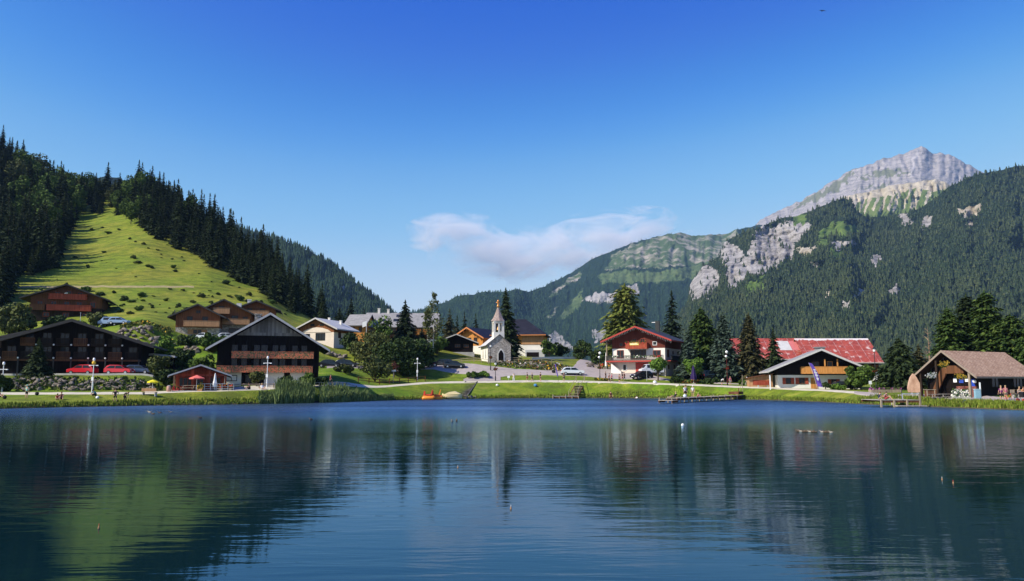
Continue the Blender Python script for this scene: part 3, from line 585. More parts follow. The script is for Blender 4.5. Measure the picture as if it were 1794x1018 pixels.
def house(name, label, px, Y, rz, w, d, he, hr, wall=(W_DARK, W_DARK), zs=2.6, ov=(1.2, 1.4, 0.8), roof=R_DARK, fascia=FASCIA_G, t=0.22, ridge='y', loc=None, cat='chalet', group=None, bury=3.0, ax=0.0, fw=0.28, hip=None):
    p = loc if loc is not None else gp(px, Y)
    root = empty(name, p, R(rz), label, cat, group); H = dict(root=root, w=w, d=d, he=he, hr=hr, ov=ov)
    os_, of_, ob_ = ov
    if ridge == 'y':
        k1 = (hr - he) / (w / 2 + ax); k2 = (hr - he) / (w / 2 - ax); H['k'] = k1
        MB().box(-w / 2, w / 2, 0, d, -bury, zs).build('lower_wall', wall[0], root)
        MB().prism([(-w / 2 - .03, zs + .003), (w / 2 + .03, zs + .003), (w / 2 + .03, he - .03), (ax, hr - .03), (-w / 2 - .03, he - .03)], -0.03, d + .03).build('upper_wall', wall[1], root)
        zl, zr = he - k1 * os_, he - k2 * os_
        pr = [(-w / 2 - os_, zl), (ax, hr), (w / 2 + os_, zr), (w / 2 + os_, zr + t), (ax, hr + t), (-w / 2 - os_, zl + t)]
        rf = MB().prism(pr, -of_, d + ob_).build('roof', roof, root); rf_ = MB()
        pr2 = [(-w / 2 - os_ - .02, zl - fw + t), (ax, hr - fw + t), (w / 2 + os_ + .02, zr - fw + t), (w / 2 + os_ + .02, zr + t + .04), (ax, hr + t + .05), (-w / 2 - os_ - .02, zl + t + .04)]
        rf_.prism(pr2, -of_ - .07, -of_ - .003)
        rf_.box(-w / 2 - os_ - .09, -w / 2 - os_ - .003, -of_ + .01, d + ob_, zl - .06, zl + t * .8); rf_.box(w / 2 + os_ + .003, w / 2 + os_ + .09, -of_ + .01, d + ob_, zr - .06, zr + t * .8)
        rf_.build('fascia', fascia, rf)
    else:
        k = (hr - he) / (d / 2); H['k'] = k
        MB().box(-w / 2, w / 2, 0, d, -bury, zs).build('lower_wall', wall[0], root)
        if hip: MB().box(-w / 2 - .03, w / 2 + .03, -.03, d + .03, zs + .003, he - .03).build('upper_wall', wall[1], root)
        else: MB().prism([(-.03, zs + .003), (d + .03, zs + .003), (d + .03, he - .03), (d / 2, hr - .03), (-.03, he - .03)], -w / 2 - .03, w / 2 + .03, 'x').build('upper_wall', wall[1], root)
        z0 = he - k * of_
        pr = [(-of_, z0), (d / 2, hr), (d + of_, z0), (d + of_, z0 + t), (d / 2, hr + t), (-of_, z0 + t)]
        rb_ = MB(); W_ = w / 2 + os_
        if hip: rb_.add([(-W_, -of_, z0), (W_, -of_, z0), (W_, d + of_, z0), (-W_, d + of_, z0), (-W_, -of_, z0 + t), (W_, -of_, z0 + t), (W_, d + of_, z0 + t), (-W_, d + of_, z0 + t), (-W_ + hip[0], d / 2, hr + t), (W_ - hip[1], d / 2, hr + t)], [(3, 2, 1, 0), (0, 1, 5, 4), (1, 2, 6, 5), (2, 3, 7, 6), (3, 0, 4, 7), (4, 5, 9, 8), (6, 7, 8, 9), (5, 6, 9), (7, 4, 8)])
        else: rb_.prism(pr, -W_, W_, 'x')
        rf = rb_.build('roof', roof, root)
        MB().box(-w / 2 - os_, w / 2 + os_, -of_ - .09, -of_ - .003, z0 - .06, z0 + t * .8).build('fascia', fascia, rf)
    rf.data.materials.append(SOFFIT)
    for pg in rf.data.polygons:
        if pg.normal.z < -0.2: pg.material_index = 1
    H['roof'] = rf; return H
def balcony(H, x0, x1, z, dep=1.1, rail=1.0, m_=W_BROWN, slab=None, style='planks', face='F', thick=0.16):
    (loc, r) = face_place(H, face, 0 if face == 'F' else 0, z, 0.031)
    b = MB().box(x0, x1, -dep, 0, -thick, 0); o = b.build('balcony', slab or m_, H['root'], loc=loc, rz=r)
    g_ = MB(); n_ = max(2, int((x1 - x0) / 0.13))
    if style == 'planks': g_.box(x0, x1, -dep - .04, -dep + .02, -thick - .05, rail); g_.box(x0 - .01, x0 + .05, -dep + .02, 0, -thick, rail); g_.box(x1 - .05, x1 + .01, -dep + .02, 0, -thick, rail); g_.box(x0 - .05, x1 + .05, -dep - .08, -dep + .06, rail, rail + .07)
    else:
        for i in range(n_ + 1):
            x = x0 + (x1 - x0) * i / n_; g_.box(x - .03, x + .03, -dep, -dep + .04, 0.003, rail)
        g_.box(x0, x1, -dep - .04, -dep + .06, rail, rail + .09); g_.box(x0, x1, -dep - .02, -dep - .003, .08, .2)
    g_.build('railing', m_, o); return o
def chimney(H, x, y, z0, z1, s=0.45, m_=P_WHITE, cap=True):
    b = MB().box(x - s, x + s, y - s, y + s, z0, z1)
    if cap: b.box(x - s * 1.25, x + s * 1.25, y - s * 1.25, y + s * 1.25, z1 + .003, z1 + .14)
    return b.build('chimney', m_, H['roof'])
def flowers(H, x0, x1, z, y, m_=None, seed=1, h=0.35):
    r_ = random.Random(seed); b = MB(); n_ = int((x1 - x0) * 14)
    for i in range(n_):
        x = r_.uniform(x0, x1); zz = z + r_.uniform(0, h); yy = y + r_.uniform(-.15, .12); s = r_.uniform(.06, .13); b.m = 0 if r_.random() < .55 else 1
        a = r_.random() * 3; u = Vector((math.cos(a), math.sin(a) * .4, r_.uniform(-.4, .4))) * s; v = Vector((r_.uniform(-.3, .3), -.2, 1)) * s; c_ = Vector((x, yy, zz))
        b.add([c_ - u - v, c_ + u - v, c_ + u + v, c_ - u + v], [(0, 1, 2, 3)])
    return b.build('flower_box', [LEAF_G, m_ or FLOWER_R], H['root'])
LEAF_G = leafcard((0.03, 0.07, 0.015), (0.07, 0.14, 0.03), (0.12, 0.18, 0.04), 'flower_leaves')
FLOWER_R = mat('red_flowers', (0.62, 0.05, 0.05), 0.6, 0.3); FLOWER_W = mat('white_flowers', (0.80, 0.76, 0.66), 0.6, 0.1); FLOWER_Y = mat('yellow_flowers', (0.70, 0.42, 0.05), 0.6, 0.3); FLOWER_P = mat('purple_flowers', (0.35, 0.08, 0.30), 0.6, 0.3)
# ---- 1 long dark chalet over the parking
H = house('long_chalet', 'long dark wooden chalet with wide low roof, balconies and red cars under it', 125, 120.5, 17, 19.6, 13, 5.0, 8.3, (W_BLACK, W_BLACK), 2.35, (2.0, 2.0, 1.0), R_DARK, FASCIA_G, fw=0.42)
r0 = H['root']
for z in (2.45, 4.55):
    for i in range(8 if z < 3 else 6):
        x0 = -9.6 + i * 2.42 + (0 if z < 3 else 2.3); balcony(H, x0 + .2, x0 + 2.1, z, 0.7, 0.95, W_DARK if (i % 3) else W_BROWN, style='slats')
        window(H, 'F', x0 + 1.2, z + 1.05, 1.3, 1.7, W_DARK, 2, name='balcony_door')
for i in range(9):
    x = -9.6 + i * 2.4; MB().box(x - .09, x + .09, -1.0, -.82, -1.0, 2.36).build('post', FASCIA_G, r0)
    if x < 9.4:
        lp = MB().ball((0, 0, 0), 0.14).build('lamp', GLOBE, r0, True, loc=(x, -1.06, 2.5))
        if 0 < i < 7: MB().ball((0, 0, 0), 0.14).build('lamp', GLOBE, r0, True, loc=(x + 2.3, -.98, 4.55))
MB().box(-9.8, 9.8, -.85, -.04, 2.05, 2.3).build('beam', W_BROWN, r0)
MB().tube([(0.5, 1, 8.3), (0.5, 1, 9.8)], .03, 5).build('antenna', METAL_L, H['roof'])
Hg = house('dark_side_chalet', 'low grey-roofed dark chalet wing behind the left end of the long dark chalet', 62, 137, 15, 14, 9, 4.7, 6.4, (W_BLACK, W_BLACK), 2.4, (1.5, 1.2, 1), R_DARK, FASCIA_G)
window(Hg, 'F', -4, 4, 1.2, 1.2, W_DARK)
Hc = house('garage', 'low dark garage with pale flat roof right of the long dark chalet', 268, 131, 10, 6.2, 6, 2.55, 2.9, (W_BLACK, W_BLACK), 1.5, (.4, .6, .4), R_PALE, FASCIA_L)
MB().box(-2.4, 2.4, -.05, -.033, -.5, 2.1).build('garage_door', W_DARK, Hc['root'])
# ---- 2 upper chalet with red balconies
H = house('hillside_chalet', 'brown hillside chalet with two red balconies above the long dark chalet', 108, 177, 20, 14.5, 10, 4.6, 7.3, (W_DARK, W_BROWN), 2.2, (1.9, 1.8, 1), R_DARK, FASCIA_G)
balcony(H, -3.6, 4.2, 4.2, 1.0, 1.05, W_RED); balcony(H, -3.8, 5.2, 1.6, 1.2, 1.1, W_RED)
balcony(H, -7.2, -4.2, 1.6, 1.2, 1.1, W_BROWN)
for x in (-2, 0.3, 2.6): window(H, 'F', x, 5.5 if abs(x) < 1 else 5.2, 1.1, 1.3, W_RED)
for x in (-5.4, -2.6, 0, 2.6, 5.4): window(H, 'F', x, 2.95, 1.2, 1.4, W_RED)
for x in (-4, 0, 4): window(H, 'F', x, .5, 1.3, 1.0, W_RED)
flowers(H, -.6, .6, 5.2, -1.05, FLOWER_W, 3, .3)
# ---- 3 chalet group
def hill_chalet(label, px, Y, rz, w, he, hr, d=9, base=P_CREAM):
    H = house('timber_chalet', label, px, Y, rz, w, d, he, hr, (base, W_WARM), 2.0, (1.4, 1.3, .8), R_DARK, FASCIA_G, fw=.3, group='timber chalets on the slope'); return H
H = hill_chalet('brown timber chalet with long pale balcony, nearest gable of the hillside trio', 342, 161, 14, 8.6, 4.6, 6.7, 9, STONE)
balcony(H, -2.6, 4.4, 2.35, 1.3, .95, W_TAN); window(H, 'F', -1.6, 3.7, 1.2, 1.3, W_BROWN); window(H, 'F', 1.4, 3.7, 1.2, 1.3, W_BROWN); window(H, 'F', 0, 1.1, 1.8, 1.0, W_TAN, shutter=W_TAN); window(H, 'F', 0, 5.3, .9, .7, W_BROWN)
H = hill_chalet('brown timber chalet with two-level pale balcony, tallest of the hillside trio', 388, 167, 14, 11.2, 4.5, 7.3, 9, STONE)
balcony(H, -.2, 5.4, 2.2, 1.3, .95, W_TAN); balcony(H, -2.2, 1.2, 4.5, 1.1, 1.0, W_TAN); window(H, 'F', -.6, 5.5, 1.2, 1.2, W_BROWN); window(H, 'F', 2.2, 3.4, 1.5, 1.3, W_BROWN); window(H, 'F', 4.4, 3.3, 1.1, 1.1, W_BROWN); window(H, 'F', 2.2, .7, 2.2, 1.1, W_BROWN)
MB().box(-.5, .5, -.5, .5, 0, .8).build('chimney', P_WHITE, H['root'], loc=(2.5, 5, 6.4))
H = hill_chalet('small reddish timber chalet with pale balcony, rightmost of the hillside trio', 445, 176, 14, 7.8, 3.9, 5.5, 8, STONE)
balcony(H, -1.8, 2.8, 2.3, 1.1, 1.0, W_TAN); window(H, 'F', -1.5, 3.4, 1.2, 1.1, W_BROWN); window(H, 'F', 1.3, 3.4, 1.2, 1.1, W_BROWN); chimney(H, -2, 4, 4.4, 6.2, .4)
# ---- 4 the great dark farmhouse
H = house('farmhouse', 'great black timber farmhouse with grey plank gable and two flowered balconies', 470, 118.5, 17, 14.9, 12, 6.15, 10.75, (W_BLACK, W_BLACK), 2.15, (1.5, 1.7, 1.0), R_DARK, FASCIA_L, fw=.3)
r0 = H['root']; k = H['k']
MB().prism([(-3.95 - .9, 7.55), (3.95 + .9, 7.55), (0, 10.52)], -.10, -.034).build('gable_planks', W_GREY, r0)
MB().box(-6.6, -3.9, -.07, -.003, -.5, 1.95).build('white_panel', P_WHITE, r0); MB().box(-.6, 2.3, -.07, -.003, -.5, 1.95).build('white_panel', P_WHITE, r0); MB().box(3.2, 5.6, -.07, -.003, -.5, 1.95).build('white_panel', P_WHITE, r0)
balcony(H, -5.4, 6.6, 4.25, .9, .78, BALC_FL, W_DARK); balcony(H, -7.4, 6.5, 2.1, 1.0, .75, BALC_FL, W_DARK)
for z in (5.45, 3.45):
    for x, ww in ((-5.0, .8), (-3.6, .8), (-1.8, .8), (-.7, .95), (.9, .8), (2.0, .8), (3.8, .8), (5.2, .8)): window(H, 'F', x, z, ww, 1.25 if z > 5 else 1.2, FASCIA_G)
window(H, 'F', -5.3, 1.05, 1.6, .9, W_DARK); window(H, 'F', -2.6, .95, 1.4, 1.2, FASCIA_G, name='door'); chimney(H, -2, 8, 9, 11.4, .5, STONE)
# ---- 5 lakeside restaurant hut
H = house('restaurant_hut', 'small red-brown lakeside restaurant hut with open porch and red parasol', 351, 108.3, 22, 6.3, 5.5, 2.15, 3.3, (W_RED, W_RED), 1.1, (.9, 1.9, .5), R_DARK, FASCIA_L, fw=.16)
r0 = H['root']
for x in (-3.3, -1.0, 1.2, 3.3): MB().box(x - .1, x + .1, -1.7, -1.5, -.6, (2.1 + (3.15 - abs(x)) * .36) if abs(x) < 3.2 else 2.0).build('post', W_TAN if x < -3 else W_RED, r0)
MB().box(-3.4, 3.4, -1.68, -1.53, 2.0, 2.16).build('beam', W_RED, r0); MB().box(-3.5, 4.4, -2.9, -.04, -1.4, -.02).build('terrace', CONC, r0)
for x in (-1.9, 1.9): window(H, 'F', x, 1.15, 1.7, 1.3, W_RED, 3)
window(H, 'F', 0, 1.0, 1.0, 1.9, W_RED, 2, name='door')
f_ = MB()
for i in range(7): f_.box(-.2 + i * .75, -.12 + i * .75, -2.86, -2.78, 0, .85)
f_.box(-.2, 4.38, -2.87, -2.77, .86, .93); f_.box(-.2, 4.38, -2.84, -2.80, .2, .25); f_.box(-.2, 4.38, -2.84, -2.80, .5, .55); f_.build('terrace_railing', FASCIA_L, r0)
# ---- 6 pale chalet with white roof
H = house('pale_roof_chalet', 'cream and brown chalet with pale metal roof right of the black farmhouse', 553, 176, -17, 8.8, 9, 3.3, 5.3, (P_CREAM, W_WARM), 2.2, (1.3, .9, .8), R_PALE, FASCIA_L, fw=.3)
MB().prism([(-3.9, 2.22), (3.7, 2.22), (2.9, 2.75), (1.4, 3.2), (0, 3.35), (-1.6, 3.2), (-3.1, 2.7)], -.09, -.034).build('arched_render', P_CREAM, H['root'])
window(H, 'F', .9, 1.2, 2.4, 1.7, W_DARK, 3); window(H, 'F', -2.4, 1.4, 1.1, 1.0, W_DARK); window(H, 'F', -1.2, 3.9, 1.0, .5, W_DARK); window(H, 'F', 1.2, 3.9, 1.0, .5, W_DARK)
window(H, 'R', 2.5, 1.6, 1.2, 1.3, W_DARK); window(H, 'R', 6, 1.6, 1.2, 1.3, W_DARK); chimney(H, 2.4, 6.5, 3.9, 5.2, .25); chimney(H, -1, 7, 4.7, 6.0, .22)
# ---- 7 grey-roofed long building
H = house('grey_roof_house', 'long wooden house with wide grey metal roof and skylights, behind the dark spruce', 702, 203, 4, 18.5, 10, 5.6, 9.0, (P_WHITE, W_BROWN), 1.8, (.6, 1.3, 1), R_GREY, FASCIA_G, ridge='x', cat='house')
for x, y in ((-5.2, 1.6), (-1.5, 1.6), (-.9, 3.6)):
    z = 5.6 + H['k'] * y; MB().prism([(y - .5, z - .5 * H['k'] + .24), (y + .5, z + .5 * H['k'] + .24), (y + .5, z + .5 * H['k'] + .34), (y - .5, z - .5 * H['k'] + .34)], x - .8, x + .8, 'x').build('skylight', GLASS, H['roof'])
chimney(H, -6.5, 5, 8.6, 10.3, .3); chimney(H, -4, 5, 8.6, 10.1, .3); balcony(H, 3.8, 8.8, 3.2, 1.3, 1.0, W_ORANGE, style='slats')
for x in (-7.5, -4.8, -2, 1, 5, 7.6): window(H, 'F', x, 4.1, 1.3, 1.3, W_ORANGE)
H = house('orange_wing_house', 'orange timber house with pale grey roof, left neighbour of the long grey roof', 621, 199, -8, 5.0, 8, 4.6, 7.2, (W_ORANGE, W_ORANGE), 1.8, (.6, 1.0, .8), R_GREY, FASCIA_G, ridge='x', cat='house')
window(H, 'F', -.8, 3.1, 1.2, 1.2, W_BROWN); window(H, 'F', 1.3, 3.1, .9, 1.2, W_BROWN)
# ---- 8 dark cabin and the orange-gabled chalet behind
H = house('dark_cabin', 'low dark cabin with pale roof edge on the grass left of the chapel', 799, 188, 3, 8.2, 8, 2.7, 4.3, (W_BLACK, W_BLACK), 1.2, (1.3, 1.3, .8), R_DARK, FASCIA_L, fw=.2, cat='cabin')
window(H, 'F', .3, 1.7, 1.3, .8, W_BROWN); window(H, 'F', 2.4, 1.7, 1.3, .8, W_BROWN); MB().box(-4, 4.4, -1.0, -.04, -1, .12).build('terrace', CONC, H['root'])
H = house('orange_gable_chalet', 'chalet with orange gable boards and blue-black roof behind the dark cabin', 822, 203, -32, 8.5, 13, 4.2, 6.5, (P_WHITE, W_ORANGE), 1.8, (1.2, 1.4, .8), R_BLUE, FASCIA_O, fw=.35)
for x in (-2, 0, 2): window(H, 'F', x, 3.4, 1.1, 1.2, W_BROWN)
b_ = MB()
for i in range(-4, 5): b_.box(i * 1.05 - .07, i * 1.05 + .07, -1.3, -.04, 6.2 - abs(i) * .57 - .25, 6.2 - abs(i) * .57 - .1)
b_.build('eave_brackets', FASCIA_O, H['root'])
# ---- 9 orange and white house behind the spruce
H = house('orange_white_house', 'orange timber and white house with blue-black hipped roof right of the chapel', 908, 194, -9, 12.5, 10, 6.1, 9.6, (P_WHITE, W_ORANGE), 3.0, (.9, 1.2, 1), R_BLUE, FASCIA_O, fw=.35, cat='house', ridge='x', hip=(1.0, 6.0))
MB().box(1.0, 6.25, -.12, -.034, 3.0, 6.0).build('light_boards', W_TAN, H['root']); window(H, 'F', -.6, 4.6, 1.1, 1.6, W_BROWN); window(H, 'F', 2.2, 4.7, 1.1, 1.1, W_BROWN); window(H, 'F', 4.8, 4.7, 1.1, 1.1, W_BROWN)
window(H, 'F', -2.5, 1.4, 1.2, 1.4, W_BROWN); MB().box(2.0, 6.8, -1.4, -.04, -1, 1.6).build('garage_box', P_GREY, H['root']); MB().box(2.3, 5.4, -1.43, -1.403, -.8, 1.0).build('garage_door', W_BLACK, H['root'])
# ---- 10 the chapel
cp = gp(874.5, 165); H = house('chapel', 'small stone-fronted chapel with white side wall, slate roof and bell turret', 0, 0, 12, 5.0, 8.6, 3.85, 5.85, (P_WHITE, P_WHITE), 1.6, (.45, .35, .3), R_PALE, FASCIA_G, loc=cp, cat='chapel', t=.16, fw=.1); r0 = H['root']
MB().prism([(-2.5, -.8), (2.5, -.8), (2.5, 3.80), (0, 5.80), (-2.5, 3.80)], -.20, -.034).build('stone_front', STONE, r0)
def arch(w, h, n=8):
    pts = [(-w / 2, 0), (w / 2, 0), (w / 2, h - w * .75)]
    for i in range(1, n): t_ = i / n; pts.append((w / 2 * (1 - t_) ** .6 if t_ < .999 else 0, h - w * .75 + w * .75 * t_))
    pts.append((0, h))
    for i in range(n - 1, 0, -1): t_ = i / n; pts.append((-w / 2 * (1 - t_) ** .6, h - w * .75 + w * .75 * t_))
    pts.append((-w / 2, h - w * .75)); return pts
sa = MB().prism([(x + .35, z) for x, z in arch(1.55, 3.0)], -.24, -.203).build('door_surround', P_WHITE, r0); MB().prism([(x + .35, z) for x, z in arch(1.1, 2.65)], -.27, -.243).build('door', W_BLACK, r0)
for y in (2.2, 5.6):
    MB().prism([(y - .2, .9), (y + .2, .9), (y + .2, 2.5), (y, 2.9), (y - .2, 2.5)], -2.56, -2.533, 'x').build('window', GLASS, r0)
bt = MB(); bw = .95
for sx_ in (-1, 1):
    for sy_ in (0, 1): bt.box(sx_ * bw - .17, sx_ * bw + .17, .35 + sy_ * 1.9 - .17, .35 + sy_ * 1.9 + .17, 6.5, 8.9)
bt.box(-.16, .16, .2, .5, 6.5, 8.9); bt.box(-1.15, 1.15, .15, 2.45, 5.0, 6.5); bt.box(-1.15, 1.15, .15, 2.45, 8.55, 8.95)
bt.build('bell_turret', P_WHITE, r0); MB().lathe([(.02, 7.9), (.16, 7.85), (.25, 7.5), (.34, 7.1), (.42, 7.0)], 10, (0, 1.3, 0)).build('bell', mat('bronze', (.25, .13, .05), .4, metal=.8), r0, True)
sp4 = MB(); nsp = 8; vs = []; prof = [(1.62, 8.95), (1.15, 9.55), (.62, 10.7), (.28, 11.7), (.06, 12.0)]
sp4.lathe([(r_, z) for r_, z in prof], nsp, (0, 1.3, 0)); sp4.build('spire', shingle_mat('spire_shingles', (0.30, 0.22, 0.19), (0.48, 0.38, 0.33)), r0)
GOLD = mat('gilded_copper', (0.60, 0.25, 0.06), 0.35, 0.3, metal=.5)
st = MB().lathe([(.1, 11.85), (.32, 12.1), (.3, 12.4), (.12, 12.55), (.22, 12.8), (.18, 13.1), (.26, 13.25), (.2, 13.5), (.05, 13.65)], 10, (0, 1.3, 0)); st.box(-.4, .4, 1.26, 1.34, 12.95, 13.1); st.build('finial_statue', GOLD, r0, True)
# ---- 11 the hotel
H = house('hotel', 'pink and dark-red hotel with red roof edge, flowered balconies and icicle lights', 1119, 160, -28, 11.4, 12, 7.2, 9.45, (P_CREAM, W_MAROON), 5.15, (1.9, 1.9, 1), R_DARK, FASCIA_R, fw=.3, cat='hotel'); r0 = H['root']
MB().box(-5.7 + .002, 5.7 - .002, -.02, -.003, 2.7, 5.12).build('render_band', P_WHITE, r0)
o = balcony(H, -6.6, 5.8, 2.6, 1.5, .95, METAL_D, FASCIA_R, 'slats', thick=.3); balcony(H, -2.3, 2.3, 5.25, 1.3, 1.0, W_RED, FASCIA_R, thick=.22)
flowers(H, -2.3, 2.3, 6.1, -1.45, FLOWER_R, 5, .5); flowers(H, -2.2, 2.4, 3.2, -1.6, FLOWER_W, 6, .45); flowers(H, -5.2, -3.2, 3.3, -1.6, FLOWER_W, 7, .35); flowers(H, 3.0, 5.4, 3.3, -1.6, FLOWER_R, 8, .3)
window(H, 'F', -3.9, 4.0, 1.5, 1.7, W_RED, 2); window(H, 'F', 0, 3.9, 3.4, 1.9, W_BROWN, 4, name='glazed_door'); window(H, 'F', 4.0, 4.0, 1.6, 1.4, W_RED, 2)
window(H, 'F', -.8, 6.4, 1.0, 1.6, W_RED, 2); window(H, 'F', 1.0, 6.4, 1.0, 1.6, W_RED, 2); window(H, 'F', 3.6, 6.1, .9, .8, WHITE, 1); window(H, 'F', -3.7, 6.0, .9, .8, W_RED, 1)
MB().box(-.6, 2.1, -.10, -.04, -.4, 2.2).build('garage_door', FASCIA_R, r0); window(H, 'F', -3.0, 1.2, .8, 1.3, WHITE, 1); window(H, 'F', 4.2, 1.2, .9, 1.2, WHITE, 1)
MB().prism([(-5.6, -.4), (-3.4, -.4), (-3.4, .3), (-5.6, 2.1)], -1.2, -.05).build('outside_stairs', P_WHITE, r0)
for x, z, w_, h_ in ((2, 4.1, 1.3, 1.5), (5.6, 4.3, .7, .7), (9.4, 4.3, .7, .7), (2.2, 1.3, .8, .9), (6.6, 1.3, .8, .9)): window(H, 'R', x, z, w_, h_, W_BROWN, 2)
balcony(H, .5, 8, 2.6, 1.0, .9, METAL_D, FASCIA_R, 'slats', face='R')
sg = MB().box(-1.35, .65, -1.40, -1.355, 5.75, 6.35).build('sign_board', mat('yellow_sign', (.75, .55, .10), .5), r0)
_m = MB(); rs_ = random.Random(8)
for i in range(8): _m.box(-1.22 + i * .22, -1.08 + i * .22, -1.412, -1.403, 5.85, 6.12 + rs_.choice((0, .1, .12)))
_m.build('lettering', mat('sign_letters', (.85, .80, .55), .5), sg)
il = MB()
for i in range(44):
    f_ = i / 43; x = -7.55 + 15.1 * f_; z = 9.45 - abs(x) * H['k']; il.tube([(x, -1.93, z - .1), (x, -1.93, z - .25 - .4 * rs_.random())], .012, 4)
il.build('icicle_lights', WHITE, H['roof'])
chimney(H, 1.8, 8.0, 8.4, 11.3, .42, METAL_D, False); MB().box(.5, 1.6, 7.9, 8.1, 11.0, 11.12).build('chimney_cowl', WHITE, H['roof'])
for y in (-1.3,): MB().box(-6.6, -6.4, y, y + .2, 2.6, 7.0).build('post', W_RAIL, r0)
# ---- 12 red-roofed building
H = house('red_roof_building', 'long building under a worn bright red sheet roof behind the white chalet', 1478, 178, -2, 16.2, 13, 4.9, 9.7, (P_WHITE, W_BLACK), 2.2, (.6, 1.5, 1), R_RED, FASCIA_L, ridge='x', cat='building', t=.15, fw=.1)
MB().box(2.0, 8.0, -.10, -.034, 2.6, 3.4).build('brown_band', W_BROWN, H['root'])
for x in (-6, -3, 0, 3, 6): window(H, 'F', x, 3.8, 1.2, 1.1, W_DARK)
MB().prism([(8.4, 2.0), (12.2, .4), (12.2, .6), (8.4, 2.2)], -.5, 4).build('lean_to_roof', mat('maroon_sheet', (.12, .035, .03), .6), H['root'])
H2 = house('red_roof_annex', 'longer lower red sheet roofed building partly hidden by three spruces', 1352, 181, -2, 19.5, 12, 4.9, 9.1, (P_WHITE, W_BLACK), 2.2, (.4, 1.5, 1), R_RED, FASCIA_L, ridge='x', cat='building', t=.15, fw=.1)
for x in (-6, -3, 0, 3, 6): window(H2, 'F', x, 3.8, 1.2, 1.1, W_DARK)
k = H2['k']; y0_, y1_ = 1.6, 4.9
for xx, nm, mm in ((4.2, 'patched_sheet', R_PALE), (7.1, 'faded_sheet', mat('faded_pink_sheet', (.55, .16, .15), .5))):
    MB().prism([(y0_, 4.9 + k * y0_ + .155), (y1_, 4.9 + k * y1_ + .155), (y1_, 4.9 + k * y1_ + .19), (y0_, 4.9 + k * y0_ + .19)], xx - 1.4, xx + 1.4, 'x').build(nm, mm, H2['roof'])
# ---- 13 white chalet with orange balcony
H = house('white_chalet', 'white chalet with dark gable and bright orange balcony beside the purple banner', 1434, 131.5, -12, 13.2, 10, 3.6, 6.5, (P_WHITE, W_BLACK), 2.35, (1.9, 2.2, 1), R_GREY, FASCIA_L, fw=.3, ax=.3); r0 = H['root']
balcony(H, -2.9, 4.4, 2.75, 1.3, .95, W_ORANGE, W_ORANGE); window(H, 'F', 1.9, 3.85, .9, 1.6, W_ORANGE, 1, name='balcony_door'); window(H, 'F', -.4, 3.85, 1.2, 1.5, W_BROWN, 2)
for x in (.9, 2.9): MB().box(x - .1, x + .1, -1.3, -1.1, 3.8, 5.0).build('post', W_ORANGE, r0)
window(H, 'F', -4.9, 1.35, .9, 1.1, W_BROWN, 1, shutter=W_RED); window(H, 'F', -2.7, 1.35, 1.0, 1.1, W_BROWN, 2, shutter=W_RED); window(H, 'F', 2.4, 1.2, .9, .9, W_BROWN, 2, shutter=W_RED); window(H, 'F', 5.2, 1.2, .9, .9, W_BROWN, 2, shutter=W_RED)
MB().box(-1.3, -.2, -.1, -.004, -.3, 1.9).build('door', W_ORANGE, r0); MB().box(-8.2, -8.02, -1.9, -1.7, -.6, 2.35).build('post', WHITE, r0)
b_ = chimney(H, .9, 3, 5.6, 7.1, .75, R_GREY)
# ---- 14 lean-to shed
p = gp(1333, 137); root = empty('lean_to_shed', p, R(-10), 'pale orange plank shed with red-brown bench attached left of the white chalet', 'shed')
MB().prism([(-2.1, -1), (2.0, -1), (2.0, 2.2), (-2.1, 1.5)], 0, 3).build('wall', W_TAN, root); MB().prism([(-2.4, 1.47), (2.2, 2.27), (2.2, 2.39), (-2.4, 1.59)], -.5, 3.2).build('roof', W_BROWN, root); MB().box(-1.4, 1.4, -.06, -.003, .35, 1.15).build('shutter_panel', W_RED, root)
# ---- 15 shingled hut on the right
H = house('shingle_hut', 'open-fronted dark timber hut with big brown shingle roof and flower baskets', 1668, 99, -62, 6.6, 11.4, 3.1, 5.7, (W_BLACK, W_BLACK), 1.0, (.9, 1.9, .6), R_SHING, FASCIA_B, fw=.24, cat='hut', t=.18); r0 = H['root']
for x in (-3.2, -1.0, 3.2): MB().box(x - .12, x + .12, -1.7, -1.45, -.6, 3.0 + (3.3 - abs(x)) * .7).build('post', W_DARK if x < 3 else W_RAIL, r0)
MB().prism([(-2.6, .1), (-1.9, .1), (-.2, 3.1), (-.2, 3.9), (-1.0, 3.6)], -.75, -.55).build('staircase', W_BROWN, r0); MB().box(-.4, 2.1, -.95, -.6, 2.95, 3.95).build('upper_balcony', W_BROWN, r0)
MB().box(.6, 3.2, -.22, -.04, -.3, 1.35).build('brick_counter', stone_mat('brick', (.16, .05, .04), (.30, .10, .07), 5), r0)
for x, z, s, mm in ((.4, 2.1, .22, WHITE), (1.9, 2.15, .2, WHITE), (1.2, 2.1, .28, mat('blue_poster', (.03, .07, .35), .5)), (2.55, 1.8, .38, mat('blue_notice', (.02, .06, .40), .5))): MB().box(x - s, x + s, -.09, -.036, z - s * 1.2, z + s * 1.2).build('notice', mm, r0)
MB().ball((2.95, -.2, 1.95), .24).build('white_disc', WHITE, r0, True)
window(H, 'R', 8.5, 1.9, 2.2, 1.4, W_DARK, 3); window(H, 'R', 3.5, 1.9, 1.6, 1.4, W_DARK, 2)
